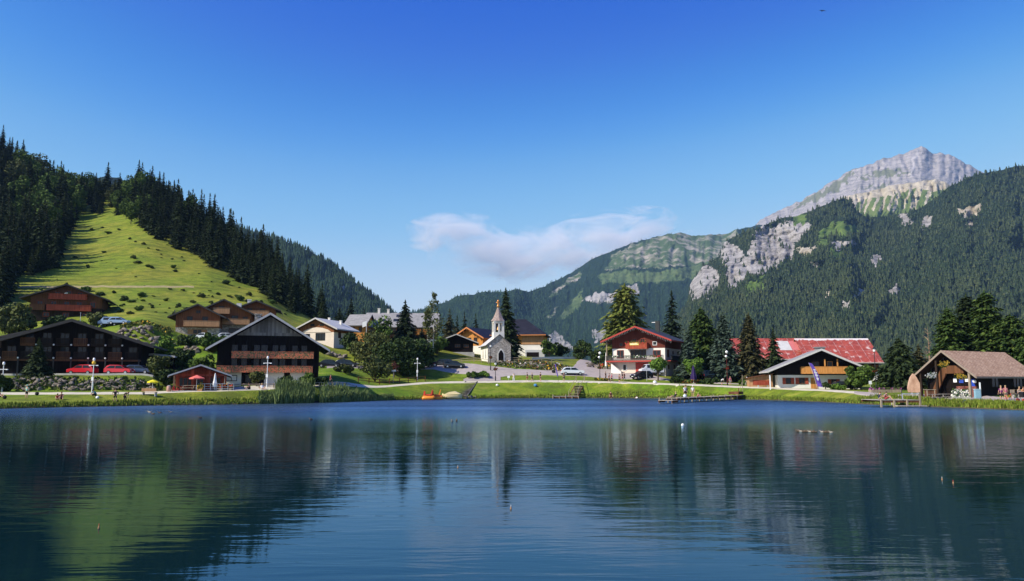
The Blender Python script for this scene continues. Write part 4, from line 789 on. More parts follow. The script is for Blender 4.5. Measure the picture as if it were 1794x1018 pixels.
# ================================================================== TREES
BARK = mat('bark', (0.10, 0.075, 0.055), 0.9, 0.3, 3.0, vec=(1, 1, .3), bump=0.4); BIRCH = mat('birch_bark', (0.5, 0.48, 0.43), 0.8, 0.3, 3.0)
N_SPRUCE = leafcard((0.010, 0.020, 0.008), (0.026, 0.044, 0.016), (0.045, 0.065, 0.022), 'spruce_needles')
N_SPRUCE2 = leafcard((0.016, 0.030, 0.010), (0.042, 0.065, 0.020), (0.07, 0.095, 0.028), 'green_spruce_needles')
N_BLUE = leafcard((0.030, 0.052, 0.032), (0.075, 0.11, 0.075), (0.12, 0.16, 0.12), 'blue_spruce_needles')
N_LARCH = leafcard((0.08, 0.11, 0.018), (0.19, 0.22, 0.040), (0.28, 0.25, 0.05), 'larch_needles')
N_BROWN = leafcard((0.030, 0.034, 0.012), (0.075, 0.072, 0.026), (0.12, 0.09, 0.035), 'olive_spruce_needles')
N_PINE = leafcard((0.024, 0.050, 0.010), (0.065, 0.11, 0.020), (0.12, 0.16, 0.03), 'pine_needles')
L_MID = leafcard((0.036, 0.068, 0.012), (0.09, 0.15, 0.022), (0.15, 0.21, 0.035), 'broad_leaves')
L_LIGHT = leafcard((0.06, 0.12, 0.016), (0.13, 0.23, 0.030), (0.20, 0.28, 0.05), 'bright_leaves')
L_DARK = leafcard((0.018, 0.036, 0.011), (0.048, 0.080, 0.018), (0.085, 0.115, 0.026), 'dark_leaves')
L_OLIVE = leafcard((0.050, 0.065, 0.018), (0.11, 0.13, 0.035), (0.18, 0.18, 0.05), 'olive_leaves')
L_RED = leafcard((0.12, 0.04, 0.03), (0.24, 0.08, 0.06), (0.30, 0.16, 0.10), 'reddish_leaves')
def conifer_np(H, Rb, layers, br, q, seed, droop=0.25, base=0.06, power=0.9, fat=1.0):
    g_ = np.random.default_rng(seed); V = []
    for i in range(layers):
        f = i / (layers - 1); z = H * (base + (0.975 - base) * f); r = Rb * (1 - f) ** power * (0.8 + 0.35 * g_.random()) + 0.006 * H
        if f < .08: r *= .8
        nb_ = max(4, int(br * (1 - 0.55 * f)))
        a0 = g_.random() * 6.28
        for b in range(nb_):
            a = a0 + 6.283 * b / nb_ + g_.normal(0, .18); rr = r * (0.72 + 0.45 * g_.random()); d = np.array([math.cos(a), math.sin(a)]); tn = np.array([-d[1], d[0]])
            zb = z + g_.normal(0, H / layers * .35)
            for k in range(q):
                u = (k + 0.35 + .5 * g_.random()) / q; rad = rr * u; s = (0.16 + 0.30 * (1 - u)) * rr * fat + 0.16 * H / 20 * fat
                c = d * rad + tn * g_.normal(0, .13) * rr * (1.1 - u)
                zc = zb - droop * rr * u ** 1.4 + g_.normal(0, .04) * rr
                ang = g_.normal(0, .55); dd = d * math.cos(ang) + tn * math.sin(ang); t2 = np.array([-dd[1], dd[0]]); tilt = g_.normal(0, .45); ln = s * (1.3 + .7 * g_.random())
                p0 = np.array([*(c - t2 * s * .5 - dd * ln * .35), zc + tilt * s * .5 + .12 * ln]); p1 = np.array([*(c + t2 * s * .5 - dd * ln * .35), zc - tilt * s * .5 + .12 * ln])
                p2 = np.array([*(c + dd * ln * .75), zc - ln * (.22 + .25 * g_.random())]); V += [p0, p1, p2]
    for k in range(10):
        a = k * 2.4; zt = H * (0.93 + .07 * k / 10); s = H * .016
        V += [np.array([math.cos(a) * s, math.sin(a) * s, zt - H * .03]), np.array([math.cos(a + 1.8) * s, math.sin(a + 1.8) * s, zt - H * .03]), np.array([0, 0, zt + H * .012])]
    V = np.array(V); return V, np.arange(len(V)).reshape(-1, 3)
def trunk_mb(H, r, top=0.97, n=7):
    return MB().tube([(0, 0, -1.2), (0, 0, 0), (0.02 * H * .3, 0, H * .4), (0, 0, H * top)], [r * 1.5, r, r * .65, r * .1], n)
def conifer(name, label, px, Y, toppy, wpx, nm, seed, layers=24, br=13, q=5, droop=.25, base=.05, power=.9, fat=1.0, group=None, cat='spruce'):
    p = gp(px, Y); H = zat(toppy, Y) - p.z; root = empty(name, p, 0, label, cat, group)
    link('crown', np_mesh('crown', *conifer_np(H, m(wpx, Y) / 2, int(layers * 1.15), int(br * 1.3), q + 3, seed, droop, base, power, fat * .74), nm), root)
    trunk_mb(H, .018 * H + .05).build('trunk', BARK, root); return root
def broad_np(W, D, H, z0, clumps, leaves, size, seed, hollow=.55, shape='round'):
    g_ = np.random.default_rng(seed); C = []
    while len(C) < clumps:
        v = g_.uniform(-1, 1, 3)
        if np.dot(v, v) > 1: continue
        if shape == 'cone' and math.hypot(v[0], v[1]) > (1.05 - (v[2] + 1) / 2): continue
        if shape == 'low' and v[2] < -0.5: continue
        C.append(v * np.array([W / 2, D / 2, H / 2]) * .80 + [0, 0, z0 + H / 2])
    C = np.array(C); R_ = (0.26 if clumps > 18 else .34) * min(W, H) * g_.uniform(.55, 1.15, len(C)); R_ = np.minimum(R_, .42 * H)
    ci = g_.integers(0, len(C), leaves); v = g_.normal(size=(leaves, 3)); v /= np.linalg.norm(v, axis=1)[:, None]
    rad = R_[ci] * (hollow + (1.02 - hollow) * g_.random(leaves) ** .5); P = C[ci] + v * rad[:, None] * np.array([1, 1, .8])
    P[:, 2] = np.maximum(P[:, 2], z0 * .6 + .05 * g_.random(leaves))
    n_ = v * .7 + g_.normal(size=(leaves, 3)) * .55; n_ /= np.linalg.norm(n_, axis=1)[:, None]
    u = np.cross(n_, g_.normal(size=(leaves, 3))); u /= np.linalg.norm(u, axis=1)[:, None]; w_ = np.cross(n_, u); s = (size * g_.uniform(.6, 1.3, leaves))[:, None]
    V = np.stack([P - u * s - w_ * s * .6, P + u * s - w_ * s * .6, P + u * s * .7 + w_ * s, P - u * s * .7 + w_ * s], 1).reshape(-1, 3)
    return V, np.arange(len(V)).reshape(-1, 4), C
def broad(name, label, px, Y, toppy, wpx, lm, seed, clumps=26, leaves=2600, size=.2, trunk=.25, group=None, cat='tree', shape='round', hollow=.55, basepy=None):
    p = gp(px, Y)
    H = zat(toppy, Y) - p.z; W = m(wpx, Y)
    if H < 1.2: print('LOW', label, H, Y); H = 1.2
    root = empty(name, p, 0, label, cat, group); th = H * trunk
    V, Fq, C = broad_np(W, W * .9, H - th, th, clumps, leaves, size, seed, hollow, shape); link('crown', np_mesh('crown', V, Fq, lm), root)
    t_ = MB().tube([(0, 0, -.8), (0, 0, th * .6), (0.1, 0, th + (H - th) * .45)], [.035 * H + .03, .025 * H + .03, .012 * H], 6)
    for c in C[:7]: t_.tube([(0, 0, th * .7 + .1), tuple(c * .55 + np.array([0, 0, th * .3])), tuple(c)], [.016 * H + .01, .01 * H, .004 * H], 4)
    t_.build('trunk', BARK, root); return root
# --- conifers in and round the village
conifer('spruce_tree', 'slim olive-green spruce standing in front of the long dark chalet', 64, 113.5, 590, 56, N_SPRUCE2, 1, 30, 13, 5, .3, .03, .8)
conifer('spruce_tree', 'tall dark spruce in front of the long grey roof', 708, 172, 524, 78, N_SPRUCE, 2, 28, 14, 5, .3, .03, .8)
conifer('spruce_tree', 'shorter dark spruce just right of the tall one before the grey roof', 738, 176, 572, 52, N_SPRUCE, 3, 22, 12, 5, .3)
conifer('spruce_tree', 'tall slender dark spruce rising right behind the chapel turret', 886, 178, 503, 62, N_SPRUCE2, 4, 34, 15, 5, .3, .02, .75)
for i, (px, Y, t_, w_, lb) in enumerate([(787, 226, 540, 50, 'broad brownish spruce left of the distant row behind the dark cabin'), (813, 236, 545, 34, 'narrow dark spruce in the distant row behind the dark cabin'), (833, 240, 548, 30, 'small dark spruce nearest the chapel turret in the distant row'),
    (571, 236, 548, 34, 'small dark spruce at the foot of the forest edge above the pale-roof chalet'), (592, 240, 536, 40, 'dark spruce behind the pale-roof chalet, next to the grey roof'), (612, 246, 522, 42, 'dark spruce rising behind the orange wing house'), (635, 250, 538, 34, 'dark spruce tip showing above the left end of the grey roof'),
    (800, 232, 552, 30, 'low dark spruce filling the gap in the distant row')]):
    conifer('spruce_tree', lb, px, Y, t_, w_, N_SPRUCE if i != 0 else N_BROWN, 10 + i, 18, 10, 4, .28)
conifer('larch_tree', 'large golden-green larch rising behind the hotel roof', 1097, 196, 495, 96, N_LARCH, 20, 30, 20, 8, .10, .06, .42, .75, cat='larch')
conifer('spruce_tree', 'dark open-branched spruce just right of the hotel chimney', 1180, 190, 507, 66, N_SPRUCE, 21, 17, 12, 6, .22, .10, .8, .9)
conifer('pine_tree', 'broad dark green pine immediately right of the hotel', 1231, 162, 537, 88, N_PINE, 22, 30, 22, 8, .15, .03, .55, 1.0, cat='pine')
conifer('spruce_tree', 'silvery blue spruce with globe lamp in front, left of the red annex', 1269, 156, 546, 64, N_BLUE, 23, 30, 20, 7, .15, .03, .65)
conifer('spruce_tree', 'silver-green spruce low between the hotel and the blue spruce', 1208, 156, 575, 48, N_BLUE, 29, 22, 13, 6, .15, .03, .6)
conifer('spruce_tree', 'brownish olive spruce in front of the red annex roof', 1315, 155, 547, 70, N_BROWN, 24, 30, 18, 7, .25, .03, .7)
conifer('spruce_tree', 'small dark green spruce standing before the patched part of the red roof', 1357, 152, 573, 52, N_SPRUCE2, 25, 22, 13, 5, .2, .03, .8)
conifer('fir_tree', 'wide dark fir between the red roof and the shingle hut', 1578, 124, 590, 96, N_SPRUCE2, 26, 24, 20, 8, .12, .03, .7, cat='fir')
conifer('fir_tree', 'brownish fir behind the standing stone', 1612, 138, 602, 60, N_BROWN, 27, 18, 13, 6, .2, .03, .7, cat='fir')
for i, (px, Y, t_, w_, lb, mm) in enumerate([(1667, 128, 536, 66, 'bright green pine at the left edge of the big group behind the shingle hut', N_PINE), (1702, 132, 514, 78, 'dark green pine in the middle of the big group behind the shingle hut', N_SPRUCE2), (1735, 128, 507, 86, 'tallest pine of the big group behind the shingle hut', N_PINE), (1778, 124, 548, 92, 'spreading dark pine above the right end of the shingle roof', N_PINE), (1815, 118, 560, 80, 'pale green pine cut by the right edge of the view', N_PINE)]):
    conifer('pine_tree', lb, px, Y, t_, w_ * 1.1, mm, 40 + i, 28, 22, 8, .06, .04, .45, .9, cat='pine')
# --- broadleaved trees and bushes: (label, px, Y, top, width, leaves, clumps, n, size, trunk, shape)
BR = [('tree', 'mid-green leafy tree filling the gap left of the olive willow-like tree', 626, 166, 596, 46, L_MID, 20, 2000, .2, .06), ('tree', 'low dark leafy tree on the bank behind the white lamp post', 716, 150.5, 612, 60, L_DARK, 30, 3600, .19, .02),
 ('tree', 'round sunlit yellow-green tree at the left edge beside the hillside chalet', 22, 158, 532, 66, L_OLIVE, 30, 3600, .24, .12),
 ('tree', 'dark leafy tree below the hillside chalet balcony', 88, 160, 552, 44, L_DARK, 20, 2000, .22, .12), ('tree', 'olive bushy tree under the right side of the hillside chalet', 165, 163, 545, 42, L_OLIVE, 20, 2000, .22, .12),
 ('bush', 'grey-green bush between the two leafy trees under the hillside chalet', 128, 158, 560, 36, L_MID, 14, 1300, .2, .06),
 ('tree', 'bright green round tree right of the garage roof', 287, 139, 590, 50, L_LIGHT, 22, 2600, .2, .08), ('tree', 'dark leafy tree right of the bright round tree', 318, 134, 612, 44, L_DARK, 22, 2400, .2, .08),
 ('tree', 'mid-green tree touching the farmhouse eave', 357, 127, 622, 44, L_MID, 20, 2000, .19, .08), ('bush', 'yellow-green cypress-like bush left of the restaurant hut', 279, 119, 620, 34, L_OLIVE, 16, 1800, .17, .03),
 ('bush', 'dark dense bush behind the yellow parasol', 293, 114, 648, 40, L_DARK, 20, 2200, .17, .02), ('bush', 'dark shaded bush at the left edge by the lamp post', 3, 106, 655, 44, L_DARK, 18, 2000, .17, .02),
 ('tree', 'dark round tree beside the cream wall of the pale-roof chalet', 612, 170, 582, 42, L_DARK, 20, 2200, .2, .08), ('tree', 'tall bright green tree left of the dark spruce', 668, 168, 548, 42, L_MID, 24, 2600, .2, .1),
 ('tree', 'olive willow-like tree above the parking road', 650, 160, 578, 78, L_OLIVE, 30, 3000, .2, .05), ('tree', 'large dark leafy tree in front of the dark spruce', 700, 151, 590, 84, L_DARK, 44, 6000, .2, .03),
 ('tree', 'dark bushy tree above the white lamp post', 735, 155, 594, 52, L_DARK, 30, 3600, .19, .04), ('bush', 'reddish bush between the olive tree and the dark tree', 690, 148, 612, 20, L_RED, 10, 700, .14, .1),
 ('bush', 'wide olive bush on the bank beside the parking road', 601, 141, 638, 46, L_OLIVE, 20, 2200, .17, .02), ('bush', 'yellow-green bush behind the rail fence', 657, 141, 624, 62, L_OLIVE, 22, 2400, .17, .02),
 ('bush', 'green bush on the lawn left of the dark cabin', 766, 180, 592, 40, L_MID, 18, 1800, .2, .04), ('bush', 'low hedge bush by the path, left half of the pair', 827, 151.4, 654, 30, L_MID, 14, 1500, .14, .0),
 ('bush', 'rounded green hedge bush by the path, right half of the pair', 845, 152.4, 651, 32, L_LIGHT, 14, 1500, .14, .0),
 ('tree', 'dark green tree on the valley edge left of the hotel', 1020, 196, 597, 42, L_DARK, 20, 2000, .22, .08), ('bush', 'dark bush on the rocks beside the hotel steps', 1050, 182, 612, 36, L_DARK, 16, 1500, .2, .04),
 ('bush', 'green bush beside the orange and white house', 962, 190, 595, 24, L_MID, 12, 1000, .2, .06), ('bush', 'dark bush behind the low white wall on the valley edge', 985, 205, 602, 30, L_DARK, 12, 1000, .22, .04),
 ('tree', 'small bright green round tree in front of the hotel', 1153, 151, 626, 30, L_LIGHT, 14, 1500, .16, .38), ('tree', 'small bright green round tree behind the purple parasol', 1216, 152, 625, 34, L_LIGHT, 16, 1600, .16, .3),
 ('bush', 'low black-green mound bush left of the purple parasol', 1184, 148, 663, 30, L_DARK, 12, 1300, .13, .0), ('bush', 'low black-green mound bush right of the purple parasol', 1246, 146.5, 662, 36, L_DARK, 14, 1500, .13, .0),
 ('bush', 'small grey-green bush beside the lean-to shed', 1302, 142, 667, 18, L_MID, 8, 700, .12, .0), ('tree', 'dense dark round tree in front of the white chalet corner', 1507, 125, 640, 62, L_MID, 28, 3600, .17, .12),
 ('bush', 'low light green bush under the orange balcony', 1466, 126, 675, 30, L_LIGHT, 10, 900, .12, .0), ('bush', 'small bush behind the wooden planter by the standing stone', 1536, 121, 676, 22, L_MID, 9, 800, .12, .0),
 ('tree', 'slender yellow-green tree in front of the farmhouse', 450, 115.5, 650, 28, L_OLIVE, 12, 1100, .13, .25), ('bush', 'dark round bush before the farmhouse white wall', 504, 115.5, 659, 28, L_DARK, 12, 1300, .13, .0),
 ('bush', 'pale green bush at the farmhouse right corner', 538, 116.5, 652, 24, L_MID, 12, 1100, .13, .02), ('bush', 'dark bush right of the farmhouse by the reeds', 562, 118.5, 660, 26, L_DARK, 12, 1200, .14, .0),
 ('bush', 'small dark bush beside the purple banner foot', 1445, 124, 678, 14, L_DARK, 6, 500, .1, .0), ('bush', 'green bush behind the boulder wall of the timber chalets', 360, 148, 583, 44, L_MID, 16, 1500, .18, .0),
 ('bush', 'green hedge in front of the nearest timber chalet', 325, 151, 586, 34, L_DARK, 14, 1400, .18, .02), ('bush', 'low bush on the slope above the farmhouse roof', 388, 150, 590, 40, L_MID, 14, 1400, .18, .0)]
for i, (nm_, lb, px, Y, tp, wp, lm, cl, nl, sz, tr) in enumerate(BR):
    low = nm_ == 'bush'; broad('bush' if low else 'broadleaf_tree', lb, px, Y, tp, wp, lm, 100 + i, cl, nl, sz, tr, cat='bush' if low else 'tree', shape='low' if tr == 0 else 'round')
def bare_tree(name, label, px, Y, toppy, wpx, m_, seed, leaves=None):
    r_ = random.Random(seed); p = gp(px, Y); H = zat(toppy, Y) - p.z; W = m(wpx, Y) / 2; root = empty(name, p, 0, label, 'tree'); b = MB(); b.tube([(0, 0, -.8), (.1, 0, H * .5), (0, 0, H)], [.13, .09, .015], 5); tips = []
    for i in range(34):
        z = H * r_.uniform(.25, .97); a = r_.uniform(0, 6.28); L = W * r_.uniform(.5, 1.1) * (1.15 - z / H); q_ = (math.cos(a) * L, math.sin(a) * L, z + L * r_.uniform(.5, 1.1)); b.tube([(0, 0, z), (q_[0] * .5, q_[1] * .5, z + (q_[2] - z) * .6), q_], [.035, .022, .008], 3); tips.append(q_)
        for k in range(3): t_ = tuple(q_[j] * .7 + r_.uniform(-.5, .5) * L * .6 + (z * .3 if j == 2 else 0) for j in range(3)); b.tube([(q_[0] * .6, q_[1] * .6, z + (q_[2] - z) * .66), t_], [.015, .006], 3, False); tips.append(t_)
    b.build('branches', m_, root)
    if leaves: 
        V = []; g_ = np.random.default_rng(seed)
        for t_ in tips:
            for k in range(7): c = np.array(t_) + g_.normal(0, .3, 3); u, v = g_.normal(0, .09, (2, 3)); V += [c - u - v, c + u - v, c + u + v, c - u + v]
        link('foliage', np_mesh('foliage', V, np.arange(len(V)).reshape(-1, 4), leaves), root)
bare_tree('birch_tree', 'thin sparse birch taller of the pair right of the grey roof', 758, 176, 512, 40, BIRCH, 1, L_OLIVE); bare_tree('birch_tree', 'thin sparse birch shorter of the pair right of the grey roof', 748, 180, 540, 26, BIRCH, 2, L_OLIVE)
bare_tree('dead_tree', 'bare pale branches of a dead tree behind the fir left of the pine group', 1630, 140, 572, 46, mat('dead_wood', (.30, .2, .13), .9), 3); bare_tree('bare_bush', 'pale leafless bush on the rocks left of the hotel', 1068, 180, 628, 26, mat('dead_twigs', (.42, .32, .22), .9), 5)
N_HILL = leafcard((0.016, 0.029, 0.011), (0.040, 0.062, 0.022), (0.07, 0.095, 0.03), 'hillside_spruce_needles')
# --- forest on the left hillside
FB = np.array([(-500, 470), (-100, 530), (0, 545), (20, 540), (27, 492), (60, 480), (104, 466), (112, 425), (124, 396), (150, 370), (190, 362), (222, 384), (255, 404), (300, 424), (350, 448), (400, 476), (450, 500), (480, 520), (520, 540), (560, 560), (575, 590)], float)
def pyof(x, y, z): 
    s = (z - CAMH) / y; return CY - F * (s * CP - SP) / (CP + s * SP)
gf = np.random.default_rng(12); pts = []; cell = {}
for _ in range(60000):
    px = gf.uniform(-160, 572); Y = gf.uniform(165, 500); x = xat(px, Y, 400); z = gz(x, Y); py = pyof(x, Y, z); pxx = px
    lim = np.interp(pxx, FB[:, 0], FB[:, 1]) + gf.normal(0, 4)
    if py > lim or py < 190: continue
    sp_ = 3.9 + (Y - 200) / 130; kx, ky = int(x / 6), int(Y / 6); bad = False
    for dx_ in (-1, 0, 1):
        for dy_ in (-1, 0, 1):
            for (qx, qy) in cell.get((kx + dx_, ky + dy_), ()):
                if (qx - x) ** 2 + (qy - Y) ** 2 < sp_ * sp_: bad = True
    if bad: continue
    cell.setdefault((kx, ky), []).append((x, Y)); pts.append((x, Y, z, pxx, py, lim - py))
    if len(pts) >= 2100: break
PROTO = [conifer_np(1.0, (.17, .19, .22, .20)[i], 24, 12, 6, 300 + i, .32, .03, (.8, .72, .75, .85)[i], .80) for i in range(4)]
meshes = [np_mesh('crown', V, Fc, (N_HILL, N_HILL, N_SPRUCE2, N_HILL)[i]) for i, (V, Fc) in enumerate(PROTO)]
tr_me = trunk_mb(1.0, .016).mesh('trunk', BARK)
BP = [broad_np(.62, .6, .85, .15, 20, 1500, .024, 400 + i) for i in range(3)]; bmesh_ = [np_mesh('crown', a, b_, (L_MID, L_OLIVE, L_MID)[i]) for i, (a, b_, c_) in enumerate(BP)]
pts.sort(key=lambda t_: t_[1] + t_[5] * .25); rest = []; nI = 0; nB = 0
protos = {}
for (x, Y, z, px, py, dl) in pts:
    H = (11.5 + 10 * gf.random() ** 1.5) * (0.72 if dl < 10 else 1.0) * (0.62 if px > 545 else 1); leafy = (20 < px < 330) and (gf.random() < (.5 if py < 400 and px < 250 else .14))
    if leafy and nB < 110:
        i = int(gf.integers(0, 3)); key = ('b', i)
        if key not in protos:
            root = empty('hillside_broadleaf_tree', (x, Y, z)); link('crown', bmesh_[i], root); link('trunk', tr_me, root); protos[key] = root
        else: root = copy_tree(protos[key])
        root.location = (x, Y, z); root.scale = (H * .8,) * 3; nB += 1; root.rotation_euler = (0, 0, gf.uniform(0, 6.28))
        tag(root, 'round-crowned broadleaf tree among the dark spruces of the left hillside forest', 'tree', 'broadleaf trees in the left hillside forest'); continue
    if nI < 295 and 0 <= px + 60:
        i = int(gf.integers(0, 4)); key = ('c', i)
        if key not in protos:
            root = empty('hillside_spruce', (x, Y, z)); link('crown', meshes[i], root); link('trunk', tr_me, root); protos[key] = root
        else: root = copy_tree(protos[key])
        root.location = (x, Y, z - .4); root.rotation_euler = (0, 0, gf.uniform(0, 6.28)); root.scale = (H * gf.uniform(.85, 1.15),) * 2 + (H,); nI += 1
        tag(root, 'dark spruce in the dense forest covering the left hillside', 'spruce', 'spruces of the left hillside forest')
    else: rest.append((x, Y, z, H))
V = []; Fc = []; off = 0
for (x, Y, z, H) in rest:
    tv, tf = PROTO[int(gf.integers(0, 4))]; a = gf.uniform(0, 6.28); c_, s_ = math.cos(a) * H, math.sin(a) * H
    V.append(np.stack([tv[:, 0] * c_ - tv[:, 1] * s_ + x, tv[:, 0] * s_ + tv[:, 1] * c_ + Y, tv[:, 2] * H + z - .4], 1).astype(np.float32)); Fc.append(tf + off); off += len(tv)
if V: tag(link('hillside_forest', np_mesh('hillside_forest', np.concatenate(V), np.concatenate(Fc), N_SPRUCE)), 'dark spruce forest mass on the upper left hillside', 'forest', kind='stuff')
# --- shrubs scattered over the meadow
shr = [np_mesh('meadow_shrub', *broad_np(1.0, .9, .75, 0.0, 10, 500, .07, 500 + i, shape='low')[:2], (L_DARK, L_OLIVE, L_MID)[i]) for i in range(3)]
SH = [(rnd.uniform(190, 520), rnd.uniform(520, 556)) for _ in range(60)] + [(rnd.uniform(60, 420), rnd.uniform(440, 520)) for _ in range(26)] + [(235, 455), (245, 462), (258, 468), (266, 472), (236, 487), (300, 470), (308, 477), (318, 452), (285, 447), (275, 440), (262, 436), (250, 430), (240, 425), (300, 455), (320, 458), (228, 420), (295, 430), (180, 400), (190, 410), (205, 404), (160, 405), (150, 395), (265, 520), (300, 508), (320, 510), (340, 514), (365, 512), (385, 517), (350, 523), (250, 522), (230, 530), (215, 528), (260, 535), (290, 528), (310, 538), (335, 532),
      (400, 520), (420, 528), (440, 520), (460, 532), (480, 533), (500, 545), (200, 515), (185, 540), (175, 520), (240, 545), (275, 548), (300, 552), (395, 500), (370, 496), (515, 548), (530, 552), (545, 556), (420, 505), (210, 548), (225, 552), (500, 552), (170, 560), (330, 545), (345, 480), (150, 512)]
for i, (px, py) in enumerate(SH):
    px += gf.uniform(-4, 4); best = None
    for Y in np.arange(150, 420, 1.5):
        x = xat(px, Y, py)
        if pyof(x, Y, gz(x, Y)) <= py: best = (x, Y, gz(x, Y)); break
    if best is None: continue
    o = link('meadow_shrub', shr[int(gf.integers(0, 3))], loc=(best[0], best[1], best[2] - .15)); s = (.45 if i < 86 else .8) * (1.0 + 2.4 * gf.random() ** 2); o.scale = (s * gf.uniform(.9, 1.5), s, s * gf.uniform(.6, 1.05)); o.rotation_euler = (0, 0, gf.uniform(0, 6.28))
    tag(o, 'scrubby green shrub scattered on the sunny meadow slope', 'shrub', 'shrubs on the meadow slope')
# ================================================================== PATHS, ROADS
ASPH = mat('pale_asphalt', (0.30, 0.27, 0.25), 0.9, 0.12, 0.6); PATHM = mat('gravel_path', (0.55, 0.50, 0.38), 0.9, 0.15, 1.5); GRAV = mat('grey_paving', (0.36, 0.31, 0.28), 0.9, 0.14, 0.9); DIRT = mat('dirt_track', (0.30, 0.25, 0.12), 0.95, 0.2, 1.0)
def drape(name, rows, material, dz=0.06, step=5, ny=10):
    rows = sorted(rows); px = np.arange(rows[0][0], rows[-1][0] + step, step); a = np.interp(px, [r[0] for r in rows], [r[1] for r in rows]); b = np.interp(px, [r[0] for r in rows], [r[2] for r in rows])
    V = []; nx = len(px)
    for j in range(ny):
        for i in range(nx):
            Y = a[i] + (b[i] - a[i]) * j / (ny - 1); x = xat(px[i], Y); V.append((x, Y, gz(x, Y) + dz + (-.12 if j in (0, ny - 1) else 0)))
    return tag(link(name, np_mesh(name, V, grid_faces(ny, nx), material, True)), kind='structure')
drape('footpath', [(px, path_edges(px)[0] - .05, path_edges(px)[1] + .05) for px in range(-300, 1501, 10)], PATHM, .05, 4, 8)
drape('parking_ground', [(-300, 112, 132), (-100, 117, 139), (0, 118, 139), (270, 118.2, 139)], ASPH, .06, ny=20)
drape('village_road', [(572, 147, 158), (640, 151.5, 161), (700, 153, 163), (760, 156.5, 167), (800, 155, 165), (850, 153.5, 161), (875, 153, 161), (900, 155, 160.5), (960, 156, 160.5), (1000, 156, 163), (1008, 155.8, 176), (1015, 155.5, 195), (1055, 154, 195), (1075, 153.5, 166), (1130, 152.5, 159.5), (1150, 151.5, 156), (1175, 151.5, 153.5), (1330, 147, 149.5)], GRAV, .07, ny=26)
drape('road_link', [(812, 148.5, 150), (830, 148.8, 154.5), (860, 149, 156), (876, 150, 154)], GRAV, .10, ny=12)
drape('terrace_paving', [(255, 103, 105.5), (290, 103.5, 107), (400, 106.5, 109)], PATHM, .07)
drape('lakeside_plaza', [(1495, 112.5, 117.5), (1530, 104, 112), (1560, 98.5, 106), (1640, 95.4, 105), (1700, 92, 100), (1760, 88.3, 93.5), (1950, 85, 90), (2100, 80, 86)], GRAV, .06, ny=20)
_tr = []
for px in range(20, 340, 10):
    for Y in np.arange(170, 330, 1.0):
        x = xat(px, Y, 504)
        if pyof(x, Y, gz(x, Y)) <= 504: _tr.append((px, Y, Y + 2.4)); break
if len(_tr) > 5: drape('meadow_track', _tr, DIRT, .12, 4, 5)
# kerb along the parking
kb = MB()
for i in range(70):
    q = [gp(-100 + i * 5.3 + d_, 117.7, 0) for d_ in (0, 5.2)]; dz_ = .28
    kb.add([(q[0].x, q[0].y, q[0].z - .3), (q[1].x, q[1].y, q[1].z - .3), (q[1].x, q[1].y + .22, q[1].z - .3), (q[0].x, q[0].y + .22, q[0].z - .3), (q[0].x, q[0].y, q[0].z + dz_), (q[1].x, q[1].y, q[1].z + dz_), (q[1].x, q[1].y + .22, q[1].z + dz_), (q[0].x, q[0].y + .22, q[0].z + dz_)], [(0, 3, 2, 1), (4, 5, 6, 7), (0, 1, 5, 4), (1, 2, 6, 5), (2, 3, 7, 6), (3, 0, 4, 7)])
tag(kb.build('parking_kerb', CONC), kind='structure')
# ================================================================== BOULDERS
RK = NT('boulder_rock'); _a = RK.noise(1.3, 6, 0.65); _oi = RK.node('ObjectInfo')
RK.set(Base_Color=RK.mix(RK.math('MULTIPLY', _oi.outputs['Random'], .6), RK.ramp(_a, [(0.38, (0.035, 0.032, 0.024)), (0.62, (0.30, 0.26, 0.21))]), (0.20, 0.15, 0.10)), Roughness=.9); RK.bump(_a, .7, .12); RK = RK.mat
def rock_mesh(name, seed, material, sub=2, flat=1.0):
    bm = bmesh.new(); bmesh.ops.create_icosphere(bm, subdivisions=sub, radius=.5); r_ = random.Random(seed); dirs = [Vector((r_.gauss(0, 1), r_.gauss(0, 1), r_.gauss(0, 1))).normalized() for _ in range(11)]; cut = [r_.uniform(.24, .42) for _ in dirs]
    for v in bm.verts:
        for d, c in zip(dirs, cut):
            k = v.co.dot(d)
            if k > c: v.co -= d * (k - c)
        v.co.z *= .75 * flat; v.co += v.co.normalized() * r_.uniform(-.02, .02)
    me = bpy.data.meshes.new(name); bm.to_mesh(me); bm.free(); me.materials.append(material); return me
RM = [rock_mesh('boulder', s, RK) for s in range(6)]; rb = random.Random(5)
def boulders(pts_, s0, s1, label, group):
    for (x, Y, dz) in pts_:
        o = link('boulder', RM[rb.randrange(6)], loc=(x, Y, gz(x, Y) + dz)); s = rb.uniform(s0, s1); o.scale = (s * rb.uniform(.9, 1.5), s, s * rb.uniform(.8, 1.2)); o.rotation_euler = (rb.uniform(-.4, .4), rb.uniform(-.4, .4), rb.uniform(0, 6.28)); tag(o, label, 'boulder', group)
def line_pts(px0, px1, n, Ya, Yb, jy=.7): return [(xat(px0 + (px1 - px0) * (i + rb.random()) / n, Y), Y, rb.uniform(.1, .35)) for i in range(n) for Y in [rb.uniform(Ya, Yb)]]
boulders(line_pts(22, 280, 190, 108.2, 111.6), .35, 1.0, 'grey boulder in the rough stone bank below the long dark chalet', 'boulders of the bank below the long dark chalet')
boulders(line_pts(200, 300, 70, 149, 152.2), .6, 1.3, 'pale boulder in the high retaining wall above the garage', 'boulders of the wall above the garage')
boulders(line_pts(310, 345, 24, 146, 150), .8, 1.5, 'pale boulder on the slope below the hillside trio of chalets', 'boulders below the hillside trio')
boulders(line_pts(572, 604, 16, 163, 166), .8, 1.6, 'cream boulder under the pale-roof chalet terrace', 'boulders under the pale-roof chalet')
boulders(line_pts(868, 1000, 34, 161.3, 165), .5, 1.1, 'boulder among the flowers of the rock garden before the chapel', 'boulders of the chapel rock garden')
